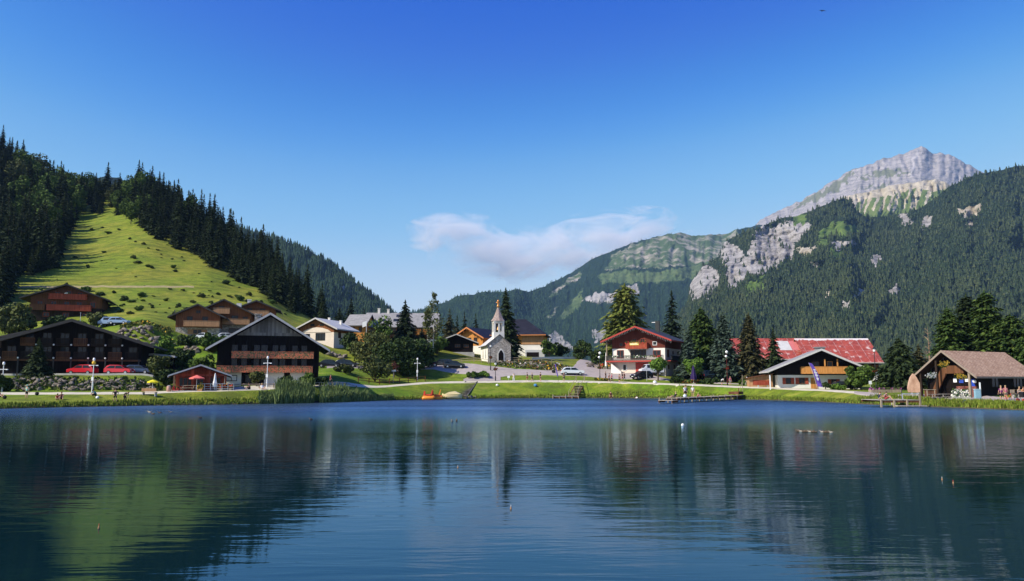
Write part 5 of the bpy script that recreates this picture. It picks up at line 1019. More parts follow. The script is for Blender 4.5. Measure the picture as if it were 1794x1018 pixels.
boulders(line_pts(1028, 1078, 26, 172, 179), .7, 1.4, 'sunlit boulder on the bank left of the hotel', 'boulders beside the hotel')
boulders([(xat(p, shoreY(azim(p)) + .5), float(shoreY(azim(p))) + .5, .02) for p in (816, 821, 826, 832)] + [(xat(p, y), y, .02) for p, y in ( (1501, 104.9), (1512, 103.6), (1522, 101.2), (1608, 96.4), (1616, 96.6), (1626, 96.3))], .5, 1.0, 'pale stone at the water edge of the grassy bank', 'stones along the water edge')
# ================================================================== RAIL FENCES
def rail_fence(label, pts_, h=1.0, rails=(.45, .9), m_=None, gap=2.6):
    m_ = m_ or W_RAIL; p = [gp(*q) for q in pts_]; root = empty('rail_fence', p[0], 0, label, 'fence'); rl = MB(); o0 = p[0]
    for a, b in zip(p[:-1], p[1:]):
        n_ = max(1, round((b - a).length / gap)); prev = None
        for i in range(n_ + 1):
            q = a.lerp(b, i / n_); q.z = gz(q.x, q.y); q = q - o0
            if i < n_ or b is p[-1]: MB().box(-.07, .07, -.07, .07, -.5, h).build('post', m_, root, loc=q)
            if prev is not None:
                for r_ in rails: rl.tube([prev + Vector((0, -.09, r_)), q + Vector((0, -.09, r_))], .05, 5)
            prev = q
    rl.build('rails', m_, root); return root
rail_fence('dark wooden rail fence behind the footpath under the large dark trees', [(628, 134), (665, 136.5), (700, 140.5), (745, 146)], m_=W_BROWN)
rail_fence('yellowish wooden rail fence on the grass left of the chapel', [(788, 167.5), (830, 164.8), (856, 162.6)], .8)
rail_fence('pale wooden rail fence above the rock garden in front of the chapel door', [(886, 165.6), (930, 166), (985, 166)], .8)
rail_fence('long low fence along the meadow foot in front of the black farmhouse', [(400, 111.2), (455, 112.4), (505, 113.4), (560, 117.4), (625, 124)], .7, (.6,))
rail_fence('grey wire fence on the meadow left above the hillside trio', [(300, 178), (330, 180), (355, 181)], 1.6, (.4, .8, 1.2, 1.5), METAL_D, 3)
# low white wall of the ramp right of the orange and white house
wl = MB(); q = [gp(p_, y_) for p_, y_ in ((932, 184), (960, 186), (985, 190), (1012, 197))]; root = empty('ramp_wall', q[0], 0, 'low white wall beside the road rising behind the chapel', 'wall')
for a, b in zip(q[:-1], q[1:]):
    a_ = a - q[0]; b_ = b - q[0]; wl.add([a_ + Vector((0, 0, -1)), b_ + Vector((0, 0, -1)), b_ + Vector((0, .3, -1)), a_ + Vector((0, .3, -1)), a_ + Vector((0, 0, .55)), b_ + Vector((0, 0, .55)), b_ + Vector((0, .3, .55)), a_ + Vector((0, .3, .55))], [(0, 3, 2, 1), (4, 5, 6, 7), (0, 1, 5, 4), (1, 2, 6, 5), (2, 3, 7, 6), (3, 0, 4, 7)])
wl.build('wall_body', P_WHITE, root); MB().box(-.35, .35, -.1, .5, -1, 1.5).build('end_pillar', STONE, root, loc=q[3] - q[0] + Vector((.4, 0, 0)))
# ================================================================== REEDS AND FLOWER BEDS
def blades(name, label, cat, boxes, n, h0, h1, mats, seed, wd=.05, head=False):
    g_ = np.random.default_rng(seed); V = []
    for _ in range(n):
        (pa, pb, ya, yb, hs_) = boxes[g_.integers(0, len(boxes))]; Y = g_.uniform(ya, yb); px = g_.uniform(pa, pb); Y = shoreY(azim(px)) + Y; x = xat(px, Y); z = max(gz(x, Y), -.3); h = g_.uniform(h0, h1) * hs_; a = g_.uniform(0, 3.14); u = np.array([math.cos(a), math.sin(a), 0]) * wd; l = g_.normal(0, .16, 2) * h; c = np.array([x, Y, z])
        mid = c + [l[0] * .35, l[1] * .35, h * .6]; V += [c - u, c + u, mid + u * .9, mid - u * .9, mid - u * .9, mid + u * .9, c + [l[0], l[1], h] + u * .15, c + [l[0], l[1], h] - u * .15]
    return tag(link(name, np_mesh(name, V, np.arange(len(V)).reshape(-1, 4), mats)), label, cat, kind='stuff')
REED = leafcard((0.09, 0.14, 0.04), (0.20, 0.27, 0.09), (0.20, 0.24, 0.10), 'reed_blades')
blades('reeds', 'tall grey-green reeds at the water edge in front of the black farmhouse', 'reeds', [(484, 552, -1.2, 2.2, 1.0), (560, 648, -1.0, 1.2, .8), (484, 540, -1.5, 2.5, 1.05), (565, 610, -1.2, 2.0, 1.0), (455, 485, -.3, 1.5, .5), (640, 690, -.2, .8, .4)], 6500, 1.2, 2.2, REED, 1, .055)
EDG = leafcard((0.08, 0.13, 0.012), (0.20, 0.26, 0.03), (0.30, 0.24, 0.06), 'bank_grass_blades')
blades('bank_grass', 'rough yellow-green grass tufts along the water edge', 'grass', [(-40, 484, .0, 1.1, 1), (650, 1160, .0, .9, 1), (1160, 1500, .0, 1.0, 1), (1500, 1850, .1, 2.0, 1.4), (1500, 1850, .1, 2.2, 1.2), (1600, 1850, .2, 1.6, 1.4)], 15000, .15, .45, EDG, 2, .05)
def flower_patch(name, label, pts_, n, mats, seed, h=.5, s=.09):
    g_ = random.Random(seed); b = MB()
    for i in range(n):
        (pa, pb, ya, yb) = pts_[g_.randrange(len(pts_))]; Y = g_.uniform(ya, yb); x = xat(g_.uniform(pa, pb), Y); z = gz(x, Y); c_ = Vector((x, Y, z + h * g_.random() ** .7)); b.m = 0 if g_.random() < .55 else g_.randrange(1, len(mats)); k = s * g_.uniform(.7, 1.6)
        u = Vector((g_.uniform(-1, 1), g_.uniform(-1, 1), g_.uniform(-.4, .4))).normalized() * k; v = Vector((g_.uniform(-.5, .5), g_.uniform(-.5, .2), 1)).normalized() * k; b.add([c_ - u - v, c_ + u - v, c_ + u + v, c_ - u + v], [(0, 1, 2, 3)])
    return tag(b.build(name, mats), label, 'flowers', kind='stuff')
flower_patch('flower_bed', 'orange, red and white flowers of the rock garden before the chapel', [(868, 1000, 160.8, 165.6), (930, 1002, 160.6, 165)], 1900, [L_OLIVE, LEAF_G, FLOWER_Y, L_RED, L_OLIVE, FLOWER_W, L_RED], 3, .45, .12)
flower_patch('flower_bed', 'yellow and red flowers round the purple parasol', [(1192, 1240, 148.2, 149.6), (1205, 1235, 148, 149.5)], 700, [LEAF_G, FLOWER_Y, FLOWER_R, L_OLIVE], 4, .5, .1)
flower_patch('flower_bed', 'yellow dry grass and flowers round the globe lamp left of the hotel road', [(1042, 1068, 150.4, 151.8)], 400, [L_OLIVE, FLOWER_Y, EDG], 5, .4, .1)
flower_patch('flower_bed', 'reddish and yellow flowers on the bank beside the hotel', [(1050, 1090, 172, 178)], 700, [LEAF_G, FLOWER_Y, FLOWER_R], 6, .7, .16)
flower_patch('flower_bed', 'orange weeds on the slope above the high boulder wall', [(205, 300, 153, 158)], 400, [L_OLIVE, L_OLIVE, L_MID, L_OLIVE, EDG, FLOWER_Y], 7, .6, .16)
flower_patch('bank_weeds', 'olive weeds growing between the boulders of the left bank', [(20, 285, 108, 112.4)], 900, [L_DARK, L_OLIVE, L_MID], 18, .5, .14)
flower_patch('flower_bed', 'pale flowers in the bed before the farmhouse right corner', [(518, 545, 116, 117.5)], 420, [LEAF_G, FLOWER_W], 8, .8, .1)
# ================================================================== STREET FURNITURE
def white_lamp(label, px, Y, toppy, basket=False):
    p = gp(px, Y); h = zat(toppy, Y) - p.z; r = empty('lamp_post', p, 0, label, 'street lamp')
    MB().tube([(0, 0, -.3), (0, 0, 1.3), (0, 0, 1.32), (0, 0, h - .5)], [.11, .10, .06, .05], 8).build('pole', WHITE, r); MB().box(-.55, .55, -.04, .04, h - 1.05, h - .97).box(-.6, -.4, -.1, .1, h - 1.1, h - .98).box(.4, .6, -.1, .1, h - 1.1, h - .98).build('cross_arm', WHITE, r)
    MB().lathe([(.05, h - .45), (.14, h - .4), (.17, h - .2), (.10, h)], 10).build('lamp_head', GLOBE, r, True); MB().box(-.15, .15, -.16, -.1, 1.5, 2.0).build('small_sign', WHITE, r)
    if basket: MB().ball((0, 0, h - .68), .26).build('flower_basket', FLOWER_Y, r, True)
white_lamp('white lamp post with orange flower basket in front of the red cars', 163, 105.5, 627, True); white_lamp('white lamp post in front of the black farmhouse', 468, 113.2, 624); white_lamp('white lamp post by the rail fence under the large dark trees', 731, 146.5, 627); white_lamp('plain white lamp post at the left edge of the view', 5, 105.5, 634)
def globe_lamp(label, px, Y, toppy, pm=None, basket=.45, globes=2):
    p = gp(px, Y); h = zat(toppy, Y) - p.z; r = empty('globe_lamp', p, 0, label, 'street lamp'); MB().tube([(0, 0, -.3), (0, 0, .9), (0, 0, .95), (0, 0, h - .4)], [.12, .11, .06, .05], 8).build('pole', pm or METAL_D, r)
    if globes: MB().ball((.05, 0, h - .18), .27).build('globe', GLOBE, r, True); MB().ball((-.12, -.1, h - 1.0), .24).build('globe', GLOBE, r, True)
    else:
        MB().lathe([(.06, h - .6), (.2, h - .5), (.2, h - .15), (.05, h)], 8).build('lantern', GLOBE, r); MB().lathe([(.34, h - .12), (.12, h + .15), (.03, h + .25)], 8).build('lantern_cap', METAL_D, r)
    b = MB(); rr = random.Random(int(px))
    for i in range(70):
        v = Vector((rr.gauss(0, .17), rr.gauss(0, .17), rr.gauss(0, .12))); c_ = Vector((0, 0, h * basket)) + v; b.m = rr.randrange(3); b.add([c_ + Vector((-.08, 0, -.06)), c_ + Vector((.08, .03, -.06)), c_ + Vector((.06, 0, .08)), c_ + Vector((-.06, -.03, .08))], [(0, 1, 2, 3)])
    b.build('flower_basket', [LEAF_G, FLOWER_R, L_DARK], r)
globe_lamp('dark lamp post with two white globes left of the hotel', 1051, 151.4, 617); globe_lamp('dark red lamp post with two white globes before the blue spruce', 1274, 144.5, 615, mat('dark_red_metal', (.10, .015, .012), .5), .5)
globe_lamp('dark lantern post beside the corner of the white chalet', 1534, 119.5, 610, None, .47, 0); globe_lamp('tall thin dark lantern post with flower baskets left of the chapel door', 859.5, 157.5, 603, None, .5, 0); globe_lamp('dark lantern post with hanging basket on the lawn in front of the chapel', 868, 149.8, 634, None, .62, 0)
def closed_parasol(label, px, Y, toppy, basepy, mm, w=.32):
    p = gp(px, Y); h = zat(toppy, Y) - p.z; r = empty('closed_parasol', p, 0, label, 'parasol'); MB().tube([(0, 0, -.1), (0, 0, h + .05)], .035, 6).build('pole', WHITE, r); b = MB(); n_ = 12
    prof = [(w, .22), (w * .95, .4), (w * .62, .6), (w * .4, .85), (.05, 1.0)]
    vs = []; fs = []
    for (rr, f) in prof:
        for k in range(n_): a = 6.283 * k / n_; q_ = rr * (1 if k % 2 else .72); vs.append((q_ * math.cos(a), q_ * math.sin(a), h * f))
    for i in range(len(prof) - 1):
        for k in range(n_): fs.append((i * n_ + k, i * n_ + (k + 1) % n_, (i + 1) * n_ + (k + 1) % n_, (i + 1) * n_ + k))
    b.add(vs, fs); b.build('canopy', mm, r); MB().box(-.3, .3, -.3, .3, -.05, .08).build('foot', CONC, r)
def open_parasol(label, px, Y, toppy, wpx, mm):
    p = gp(px, Y); h = zat(toppy, Y) - p.z; R_ = m(wpx, Y) / 2; r = empty('parasol', p, 0, label, 'parasol'); MB().tube([(0, 0, -.1), (0, 0, h)], .035, 6).build('pole', WHITE, r)
    b = MB(); n_ = 8; t_ = (0, 0, h); ring = [(R_ * math.cos(6.283 * k / n_), R_ * math.sin(6.283 * k / n_), h - R_ * .38) for k in range(n_)]; ring2 = [(x, y, z - .16) for x, y, z in ring]
    b.add([t_] + ring + ring2 + [(0, 0, h - .05)], [(0, 1 + k, 1 + (k + 1) % n_) for k in range(n_)] + [(1 + k, 9 + k, 9 + (k + 1) % n_, 1 + (k + 1) % n_) for k in range(n_)] + [(17, 9 + (k + 1) % n_, 9 + k) for k in range(n_)]); b.build('canopy', mm, r)
YEL = mat('yellow_canvas', (.75, .66, .03), .8, .05); PINK = mat('salmon_red_canvas', (.72, .16, .13), .8, .06); PURP = mat('purple_canvas', (.035, .02, .085), .8, .1); WCAN = mat('white_canvas', (.80, .79, .76), .8, .03)
open_parasol('open yellow parasol by the boulder bank', 268, 106.3, 665, 19, YEL); open_parasol('open salmon-red parasol on the restaurant terrace', 345, 105.9, 657, 27, PINK); closed_parasol('closed white parasol on the restaurant terrace', 377, 106.6, 654, 680, WCAN); closed_parasol('tall closed dark purple parasol on the flower bed', 1215, 147.8, 640, 675, PURP, .62)
closed_parasol('small closed cream parasol on the hotel balcony corner', 1062, 170, 618, 640, WCAN, .25)
def table_set(label, px, Y, mm, L=1.8, h=.75, rz=0, cat='picnic table'):
    r = empty('picnic_table', gp(px, Y), R(rz), label, cat); MB().box(-L / 2, L / 2, -.4, .4, h - .06, h).build('table_top', mm, r)
    for s in (-1, 1):
        MB().box(-L / 2, L / 2, s * .85 - .14, s * .85 + .14, .42, .47).build('bench_seat', mm, r); b = MB(); x = s * L * .38; b.tube([(x, -.75, -.05), (x, -.3, h - .07)], .05, 4).tube([(x, .75, -.05), (x, .3, h - .07)], .05, 4); b.box(x - .04, x + .04, -.95, .95, .34, .42); b.build('leg_frame', mm, r)
table_set('pale picnic table on the left of the restaurant terrace', 333, 106.2, W_RAIL, 1.9, .8); table_set('grey picnic table in front of the shingle hut', 1641, 94.6, W_GREY, 2.0, .8, -8); table_set('second grey picnic table nearer the planter before the shingle hut', 1659, 94.2, W_GREY, 1.9, .8, -8)
def bench(label, px, Y, rz=0, mm=None):
    mm = mm or W_TAN; r = empty('park_bench', gp(px, Y), R(rz), label, 'bench'); MB().box(-.95, .95, -.25, .25, .42, .47).build('seat', mm, r); MB().box(-.95, .95, .25, .30, .55, .95).build('backrest', mm, r)
    for s in (-1, 1): MB().box(s * .8 - .05, s * .8 + .05, -.22, .30, -.1, .42).build('leg', CONC, r)
bench('orange wooden bench beside the lakeside footpath, below the yellow parasol', 264, 101.2, 180); bench('brown bench in front of the lean-to shed', 1336, 135.5, 0, W_RED)
# standing stone
SS = NT('sandstone'); _a = SS.noise(1.4, 6, .6, SS.coord((1, 1, .5))); SS.set(Base_Color=SS.ramp(_a, [(.35, (.36, .20, .12)), (.65, (.62, .40, .27))]), Roughness=.9); SS.bump(_a, .6, .08)
p = gp(1600, 101.5); r = empty('standing_stone', p, R(-15), 'tall pointed orange sandstone slab on two short posts by the plaza', 'monument')
b = MB(); pr = [(-.72, .55), (.70, .5), (.84, .95), (.74, 1.7), (.40, 2.45), (.10, 2.95), (-.08, 3.0), (-.40, 2.55), (-.66, 1.8), (-.80, 1.1)]; b.prism(pr, -.16, .16); so = b.build('stone_slab', SS.mat, r); bv = so.modifiers.new('bevel', 'BEVEL'); bv.width = .03; bv.segments = 2
for s in (-.3, .35): MB().box(s - .12, s + .12, -.12, .12, -.4, .56).build('support_post', CONC, r)
# planters, cabinet, bins, notice posts
def planter(label, px, Y, L, dpt, h, mm, fl, n_, rz=0, fh=.5):
    r = empty('planter', gp(px, Y), R(rz), label, 'planter'); MB().box(-L / 2, L / 2, -dpt / 2, dpt / 2, -.2, h).build('trough', mm, r); b = MB(); g_ = random.Random(int(px))
    for i in range(n_):
        c_ = Vector((g_.uniform(-L / 2, L / 2), g_.uniform(-dpt / 2, dpt / 2), h + fh * g_.random() ** 1.2 * (1 - .5 * abs(g_.uniform(-1, 1))))); b.m = g_.randrange(len(fl)); k = g_.uniform(.05, .11); u = Vector((g_.uniform(-1, 1), g_.uniform(-1, 1), g_.uniform(-.4, .4))).normalized() * k; v = Vector((g_.uniform(-.5, .5), g_.uniform(-.5, .2), 1)).normalized() * k; b.add([c_ - u - v, c_ + u - v, c_ + u + v, c_ - u + v], [(0, 1, 2, 3)])
    b.build('flowers', fl, r)
planter('stone trough overflowing with white flowers before the shingle hut', 1681, 92.8, 1.9, .8, .45, CONC, [FLOWER_W, FLOWER_W, LEAF_G], 420, -10, 1.0); planter('long wooden planter with low plants left of the standing stone', 1549, 113.5, 4.4, 1.0, .45, W_RAIL, [LEAF_G, L_OLIVE, FLOWER_P], 400, 0, .3)
planter('small tub of red flowers left of the restaurant terrace table', 309, 105.4, .9, .5, .3, mat('red_tub', (.40, .06, .04), .6), [FLOWER_R, LEAF_G], 120); planter('tub of yellow flowers under the red parasol', 352, 105.6, .6, .5, .35, W_TAN, [FLOWER_Y, LEAF_G, FLOWER_Y], 160, 0, .9); planter('wooden trough of orange flowers at the right end of the restaurant terrace', 393, 107.6, 2.6, .6, .35, W_RAIL, [FLOWER_Y, LEAF_G, FLOWER_R], 260, 0, .7)
r = empty('wooden_cabinet', gp(1627, 97.5), R(-8), 'upright slatted wooden cabinet left of the picnic tables', 'cabinet'); MB().box(-.5, .5, -.35, .35, -.1, 1.15).build('body', W_BROWN, r); MB().box(-.6, .6, -.45, .45, 1.153, 1.22).build('lid', W_RAIL, r); [MB().box(s - .05, s + .05, -.42, -.36, -.1, 1.15).build('corner_post', W_RAIL, r) for s in (-.45, .45)]
r = empty('waste_barrel', gp(297, 105.2), 0, 'pinkish stone barrel bin at the left end of the restaurant terrace', 'bin'); MB().lathe([(.26, -.1), (.3, .3), (.28, .75), (.2, .8)], 12).build('barrel', mat('pink_stone', (.45, .26, .2), .8), r, True); MB().lathe([(.22, .803), (.22, .84), (.05, .9)], 12).build('lid', CONC, r)
r = empty('blue_bin', gp(1710, 90.6), R(-5), 'pale blue litter bin on a post beside the lawn before the hut', 'bin'); MB().box(-.28, .28, -.2, .2, .35, 1.35).build('bin_body', mat('pale_blue_plastic', (.25, .42, .50), .5, .08), r); MB().box(.3, .42, -.06, .06, -.3, 2.2).build('post', WHITE, r); MB().box(-.32, .28, -.24, .24, 1.36, 1.44).build('lid', mat('bin_lid', (.4, .55, .6), .5), r)
for lb, px, Y, z0, s, mm in (('hanging basket of orange and white flowers under the hut gable', 1655, 95.6, 4.3, .42, FLOWER_Y), ('hanging basket of white flowers at the left post of the hut', 1632, 96.5, 3.0, .42, FLOWER_W), ('hanging basket of yellow flowers at the right side of the hut gable', 1683, 92.0, 2.9, .4, FLOWER_Y)):
    x = xat(px, Y); r = empty('hanging_basket', (x, Y, gz(x, Y) + z0), 0, lb, 'hanging basket'); b = MB(); g_ = random.Random(int(px)); MB().lathe([(.05, -.35), (.3, -.1), (.32, 0)], 10).build('bowl', L_DARK, r); MB().tube([(0, 0, 0), (0, 0, .9)], .012, 4).build('hook', METAL_D, r)
    for i in range(200): c_ = Vector((g_.gauss(0, s * .5), g_.gauss(0, s * .5), g_.gauss(0, s * .35))); b.m = g_.randrange(3); k = g_.uniform(.04, .09); b.add([c_ + Vector((-k, 0, -k)), c_ + Vector((k, .02, -k)), c_ + Vector((k, 0, k)), c_ + Vector((-k, -.02, k))], [(0, 1, 2, 3)])
    b.build('flowers', [LEAF_G, mm, mm], r)
def sign(label, px, Y, h, w_, hh, mm, pm=METAL_L):
    r = empty('sign_post', gp(px, Y), 0, label, 'sign'); MB().tube([(0, 0, -.2), (0, 0, h)], .035, 6).build('post', pm, r); MB().box(-w_ / 2, w_ / 2, -.06, -.03, h - hh, h).build('panel', mm, r)
sign('small white sign beside the man in white on the lawn', 891, 149.2, 1.1, .5, .4, WHITE); sign('thin signpost beside the black car before the hotel', 1133, 150.5, 2.6, .3, .3, METAL_L); sign('white notice on a post between the white chalet and the planter', 1524, 118, 1.6, .45, .5, WHITE); sign('small white direction sign beside the large dark tree', 689, 141, 2.4, .9, .3, WHITE)
# feather banner
p = gp(1431, 126.2); r = empty('feather_banner', p, 0, 'leaning purple feather banner with white writing before the white chalet', 'banner'); H_ = 4.3; n_ = 14; vs = []; fs = []
def bx_(f): return -1.25 * f + .12 * math.sin(f * 3.1)
for i in range(n_ + 1):
    f = i / n_; z = .45 + (H_ - .45) * f; wv = .85 * (1 - .30 * f) * (1 if f < .93 else .8); x0 = bx_(f) + .08; vs += [(x0, -.02 + .05 * math.sin(f * 7), z), (x0 + wv, .10 * math.sin(f * 9), z - .12)]
m0 = len(vs); vs += [(x, y + .02, z) for x, y, z in vs]
for i in range(n_): a = i * 2; fs += [(a, a + 1, a + 3, a + 2), (m0 + a, m0 + a + 2, m0 + a + 3, m0 + a + 1), (a, a + 2, m0 + a + 2, m0 + a), (a + 1, m0 + a + 1, m0 + a + 3, a + 3)]
VIO = mat('violet_banner_cloth', (.17, .10, .46), .7, .06); cl = MB().add(vs, fs).build('banner_cloth', VIO, r)
MB().tube([(bx_(f / 8) + .03, .02, .0 + H_ * f / 8) for f in range(9)], .03, 6).build('pole', METAL_L, r); MB().box(-.3, .3, -.3, .3, -.1, .06).build('foot', METAL_D, r); lt = MB()
for i, (f, w_) in enumerate([(.28, .3), (.34, .42), (.40, .22), (.46, .44), (.52, .3), (.58, .46), (.64, .26), (.70, .36)]):
    z = .45 + (H_ - .45) * f; x = bx_(f) + .30; lt.prism([(x - w_ * .3, z - .05), (x + w_ * .6, z - .1), (x + w_ * .7, z + .05), (x - w_ * .2, z + .1)], -.17, -.14)
lt.build('lettering', WHITE, cl)
p = gp(978, 148.8); r = empty('slim_banner', p, 0, 'slim dark pole with a narrow violet pennant on the lawn near the white car', 'banner'); MB().tube([(0, 0, -.2), (-.05, 0, 1.2), (-.5, 0, 3.5)], [.04, .03, .02], 6).build('pole', METAL_D, r); MB().prism([(-.02, 1.0), (-.45, 3.4), (-.62, 3.3), (-.2, 1.0)], -.02, .02).build('pennant', VIO, r)
p = gp(640, 172); h = zat(562, 172) - p.z; r = empty('flag_pole', p, 0, 'white flag on a pole before the orange wing house', 'flag'); MB().tube([(0, 0, -.3), (0, 0, h)], .05, 6).build('pole', WHITE, r); MB().prism([(-.05, h - .1), (-.95, h - .35), (-.9, h - 1.5), (-.05, h - 1.2)], -.02, .02).build('flag_cloth', WCAN, r)
# ================================================================== DOCKS, STAIRS, BOATS
def plat(root, x0, x1, y0, y1, z, mm=W_DECK): 
    b = MB(); n_ = max(3, int((x1 - x0) / .2))
    for i in range(n_): a = x0 + (x1 - x0) * i / n_; b.box(a, a + (x1 - x0) / n_ - .02, y0, y1, z - .06, z)
    b.build('deck', mm, root); MB().box(x0, x1, y0 + .05, y0 + .17, z - .32, z - .063).box(x0, x1, y1 - .17, y1 - .05, z - .32, z - .063).build('beam', W_BROWN, root)
A = Vector((xat(1165, 108.5), 108.5, 0)); Bp = Vector((xat(1291, 133), 133, 0)); dv = Bp - A; r = empty('long_jetty', A, math.atan2(dv.y, dv.x), 'long narrow wooden jetty running out from the bank before the spruces', 'jetty'); L_ = dv.length; plat(r, 2.1, L_, -.9, .9, .72)
plat(r, -.1, 2.0, -1.1, 1.1, .45)
for i in range(11):
    for s in (-.95, .95): MB().tube([(i * L_ / 10 + .05, s, -2), (i * L_ / 10 + .05, s, .95 if i % 2 else .8)], .08, 6).build('pile', W_RAIL, r)
MB().box(L_ - 1.9, L_ + .4, -.9, .9, .9, 1.35).box(L_ - 1.9, L_ - 1.75, -.9, -.8, .72, 2.0).build('landing_box', W_BROWN, r); MB().tube([(L_ - 1.6, -.9, 1.4), (L_ - .2, -.9, 2.9)], .04, 5).tube([(L_ + .1, -.9, .5), (L_ + .1, -.9, 4.2)], .05, 5).build('handrail', W_RAIL, r)
r = empty('bathing_platform', (xat(968, 140.6), 140.6, 0), 0, 'small low wooden platform at the foot of the wooden stairs', 'jetty'); plat(r, 0, 4.6, -1.2, 1.2, .42)
for i in range(5): MB().tube([(i * 1.15, -1.25, -2), (i * 1.15, -1.25, .75 if i in (0, 2) else .5)], .08, 6).build('pile', W_RAIL, r)
q0 = Vector((xat(1004, 141.5), 141.5, .45)); q1 = gp(1017, 148.2); r = empty('wooden_stairs', q0, 0, 'steep wooden stairs with pale handrail down to the small platform', 'stairs'); d_ = q1 - q0; b = MB()
for i in range(9):
    c_ = d_ * ((i + .5) / 9); b.box(c_.x - .75, c_.x + .75, c_.y - .34, c_.y + .34, c_.z - .08, c_.z)
b.build('treads', W_RAIL, r)
for s in (-.8, .8): MB().tube([Vector((s, 0, -.15)), d_ + Vector((s, 0, -.15))], .1, 4).build('stringer', W_BROWN, r); MB().tube([Vector((s, 0, .9)), d_ + Vector((s, 0, 1.0))], .045, 5).tube([Vector((s, 0, -.2)), Vector((s, 0, .9))], .06, 5).tube([d_ + Vector((s, 0, -.2)), d_ + Vector((s, 0, 1.3))], .06, 5).build('handrail', W_RAIL, r)
_ys = float(shoreY(azim(806))) + .6; q0 = Vector((xat(806, _ys), _ys, .3)); q1 = gp(826, 147.4); r = empty('stone_stairs', q0, 0, 'dark stone stairs cutting diagonally down the grass bank beside the cream boat', 'stairs'); d_ = q1 - q0; b = MB()
for i in range(13): c_ = d_ * ((i + .5) / 13); b.box(c_.x - 1.0, c_.x + 1.0, c_.y - .3, c_.y + .32, c_.z - .6, c_.z + .14)
b.build('steps', stone_mat('dark_stone', (.05, .045, .04), (.16, .14, .12), 3), r)
for s in (-1.1, 1.1): MB().tube([Vector((s, 0, .0)), d_ + Vector((s, 0, .12))], .12, 5).build('side_stones', stone_mat('grey_edge_stone', (.06, .055, .05), (.18, .16, .14), 2), r)
r = empty('viewing_jetty', (xat(1532, 93.6), 93.6, 0), R(4), 'grey wooden viewing jetty with rail in front of the planter', 'jetty'); plat(r, 0, 5.0, -1.2, 3.4, .86)
for i in range(4): MB().box(i * 1.6 - .09, i * 1.6 + .09, -1.3, -1.12, -2, .9 if i != 3 else 1.8).build('pile', W_RAIL, r)
MB().box(2.6, 4.9, -1.25, -1.19, 1.55, 1.63).box(2.6, 2.7, -1.25, -1.19, .86, 1.55).build('handrail', METAL_L, r); MB().box(1.6, 5.2, -1.9, -1.25, .1, .22).build('lower_step', W_DECK, r); MB().tube([(3.6, .5, .86), (3.6, .5, 2.0), (3.9, .4, 2.1)], .05, 5).build('shower_post', METAL_D, r)
ORNG = mat('orange_plastic', (.80, .26, .02), .4, .05); REDP = mat('red_plastic', (.72, .06, .025), .4, .05); CRM = mat('cream_hull', (.80, .66, .36), .5, .05)
for i, (px, lb) in enumerate(((751, 'orange and red pedal boat moored at the bank, leftmost of the pair'), (765, 'orange and red pedal boat moored next to the cream boat'))):
    r = empty('pedal_boat', (xat(px, shoreY(azim(px)) - .6), float(shoreY(azim(px))) - .6, 0), R(4), lb, 'boat')
    r.scale = (1.25, 1.25, 1.45)
    for s in (-.45, .45): MB().tube([(-.85, s, .15), (-.6, s, .18), (.6, s, .18), (.95, s, .3)], [.14, .24, .24, .08], 8).build('hull', ORNG, r, True)
    MB().box(-.75, .75, -.5, .5, .3, .5).build('deck', ORNG if i == 0 else REDP, r); MB().box(-.35, .5, -.55, .55, .5, .62).prism([(.3, .6), (.5, .6), (.62, 1.15), (.5, 1.15)], -.55, .55).prism([(-.7, .5), (-.35, .5), (-.45, 1.0), (-.6, 1.0)], -.5, .5).build('seat', REDP if i == 0 else ORNG, r); MB().tube([(-.45, -.5, .5), (-.45, -.5, .95), (-.45, .5, .95), (-.45, .5, .5)], .04, 5).build('handle_bar', REDP, r)
r = empty('cream_boat', (xat(794, shoreY(azim(794)) - .2), float(shoreY(azim(794))) - .2, 0.08), R(-6), 'cream rowing boat drawn up beside the orange pedal boats', 'boat'); r.scale = (1.1, 1.1, 1.35); b = MB(); vs = []; fs = []; ns = 9; secs = [(-1.75, .05, .7), (-1.4, .5, .55), (-.7, .75, .5), (.2, .8, .5), (.9, .7, .52), (1.4, .55, .58)]
for (x, w_, zt) in secs:
    for k in range(ns): a = math.pi * k / (ns - 1); vs.append((x, -w_ * math.cos(a), zt - (zt + .05) * math.sin(a) ** .7))
for i in range(len(secs) - 1):
    for k in range(ns - 1): fs.append((i * ns + k, i * ns + k + 1, (i + 1) * ns + k + 1, (i + 1) * ns + k))
fs.append(tuple(range((len(secs) - 1) * ns, len(secs) * ns))); b.add(vs, fs); b.build('hull', CRM, r, True); MB().box(-.5, -.2, -.72, .72, .38, .43).box(.5, .8, -.7, .7, .38, .43).build('thwart', W_TAN, r)
MB().prism([(-1.5, .5), (.2, .56), (1.2, .6), (.3, .95), (-.6, .85)], -.5, .6).build('boat_cover', CRM, r)
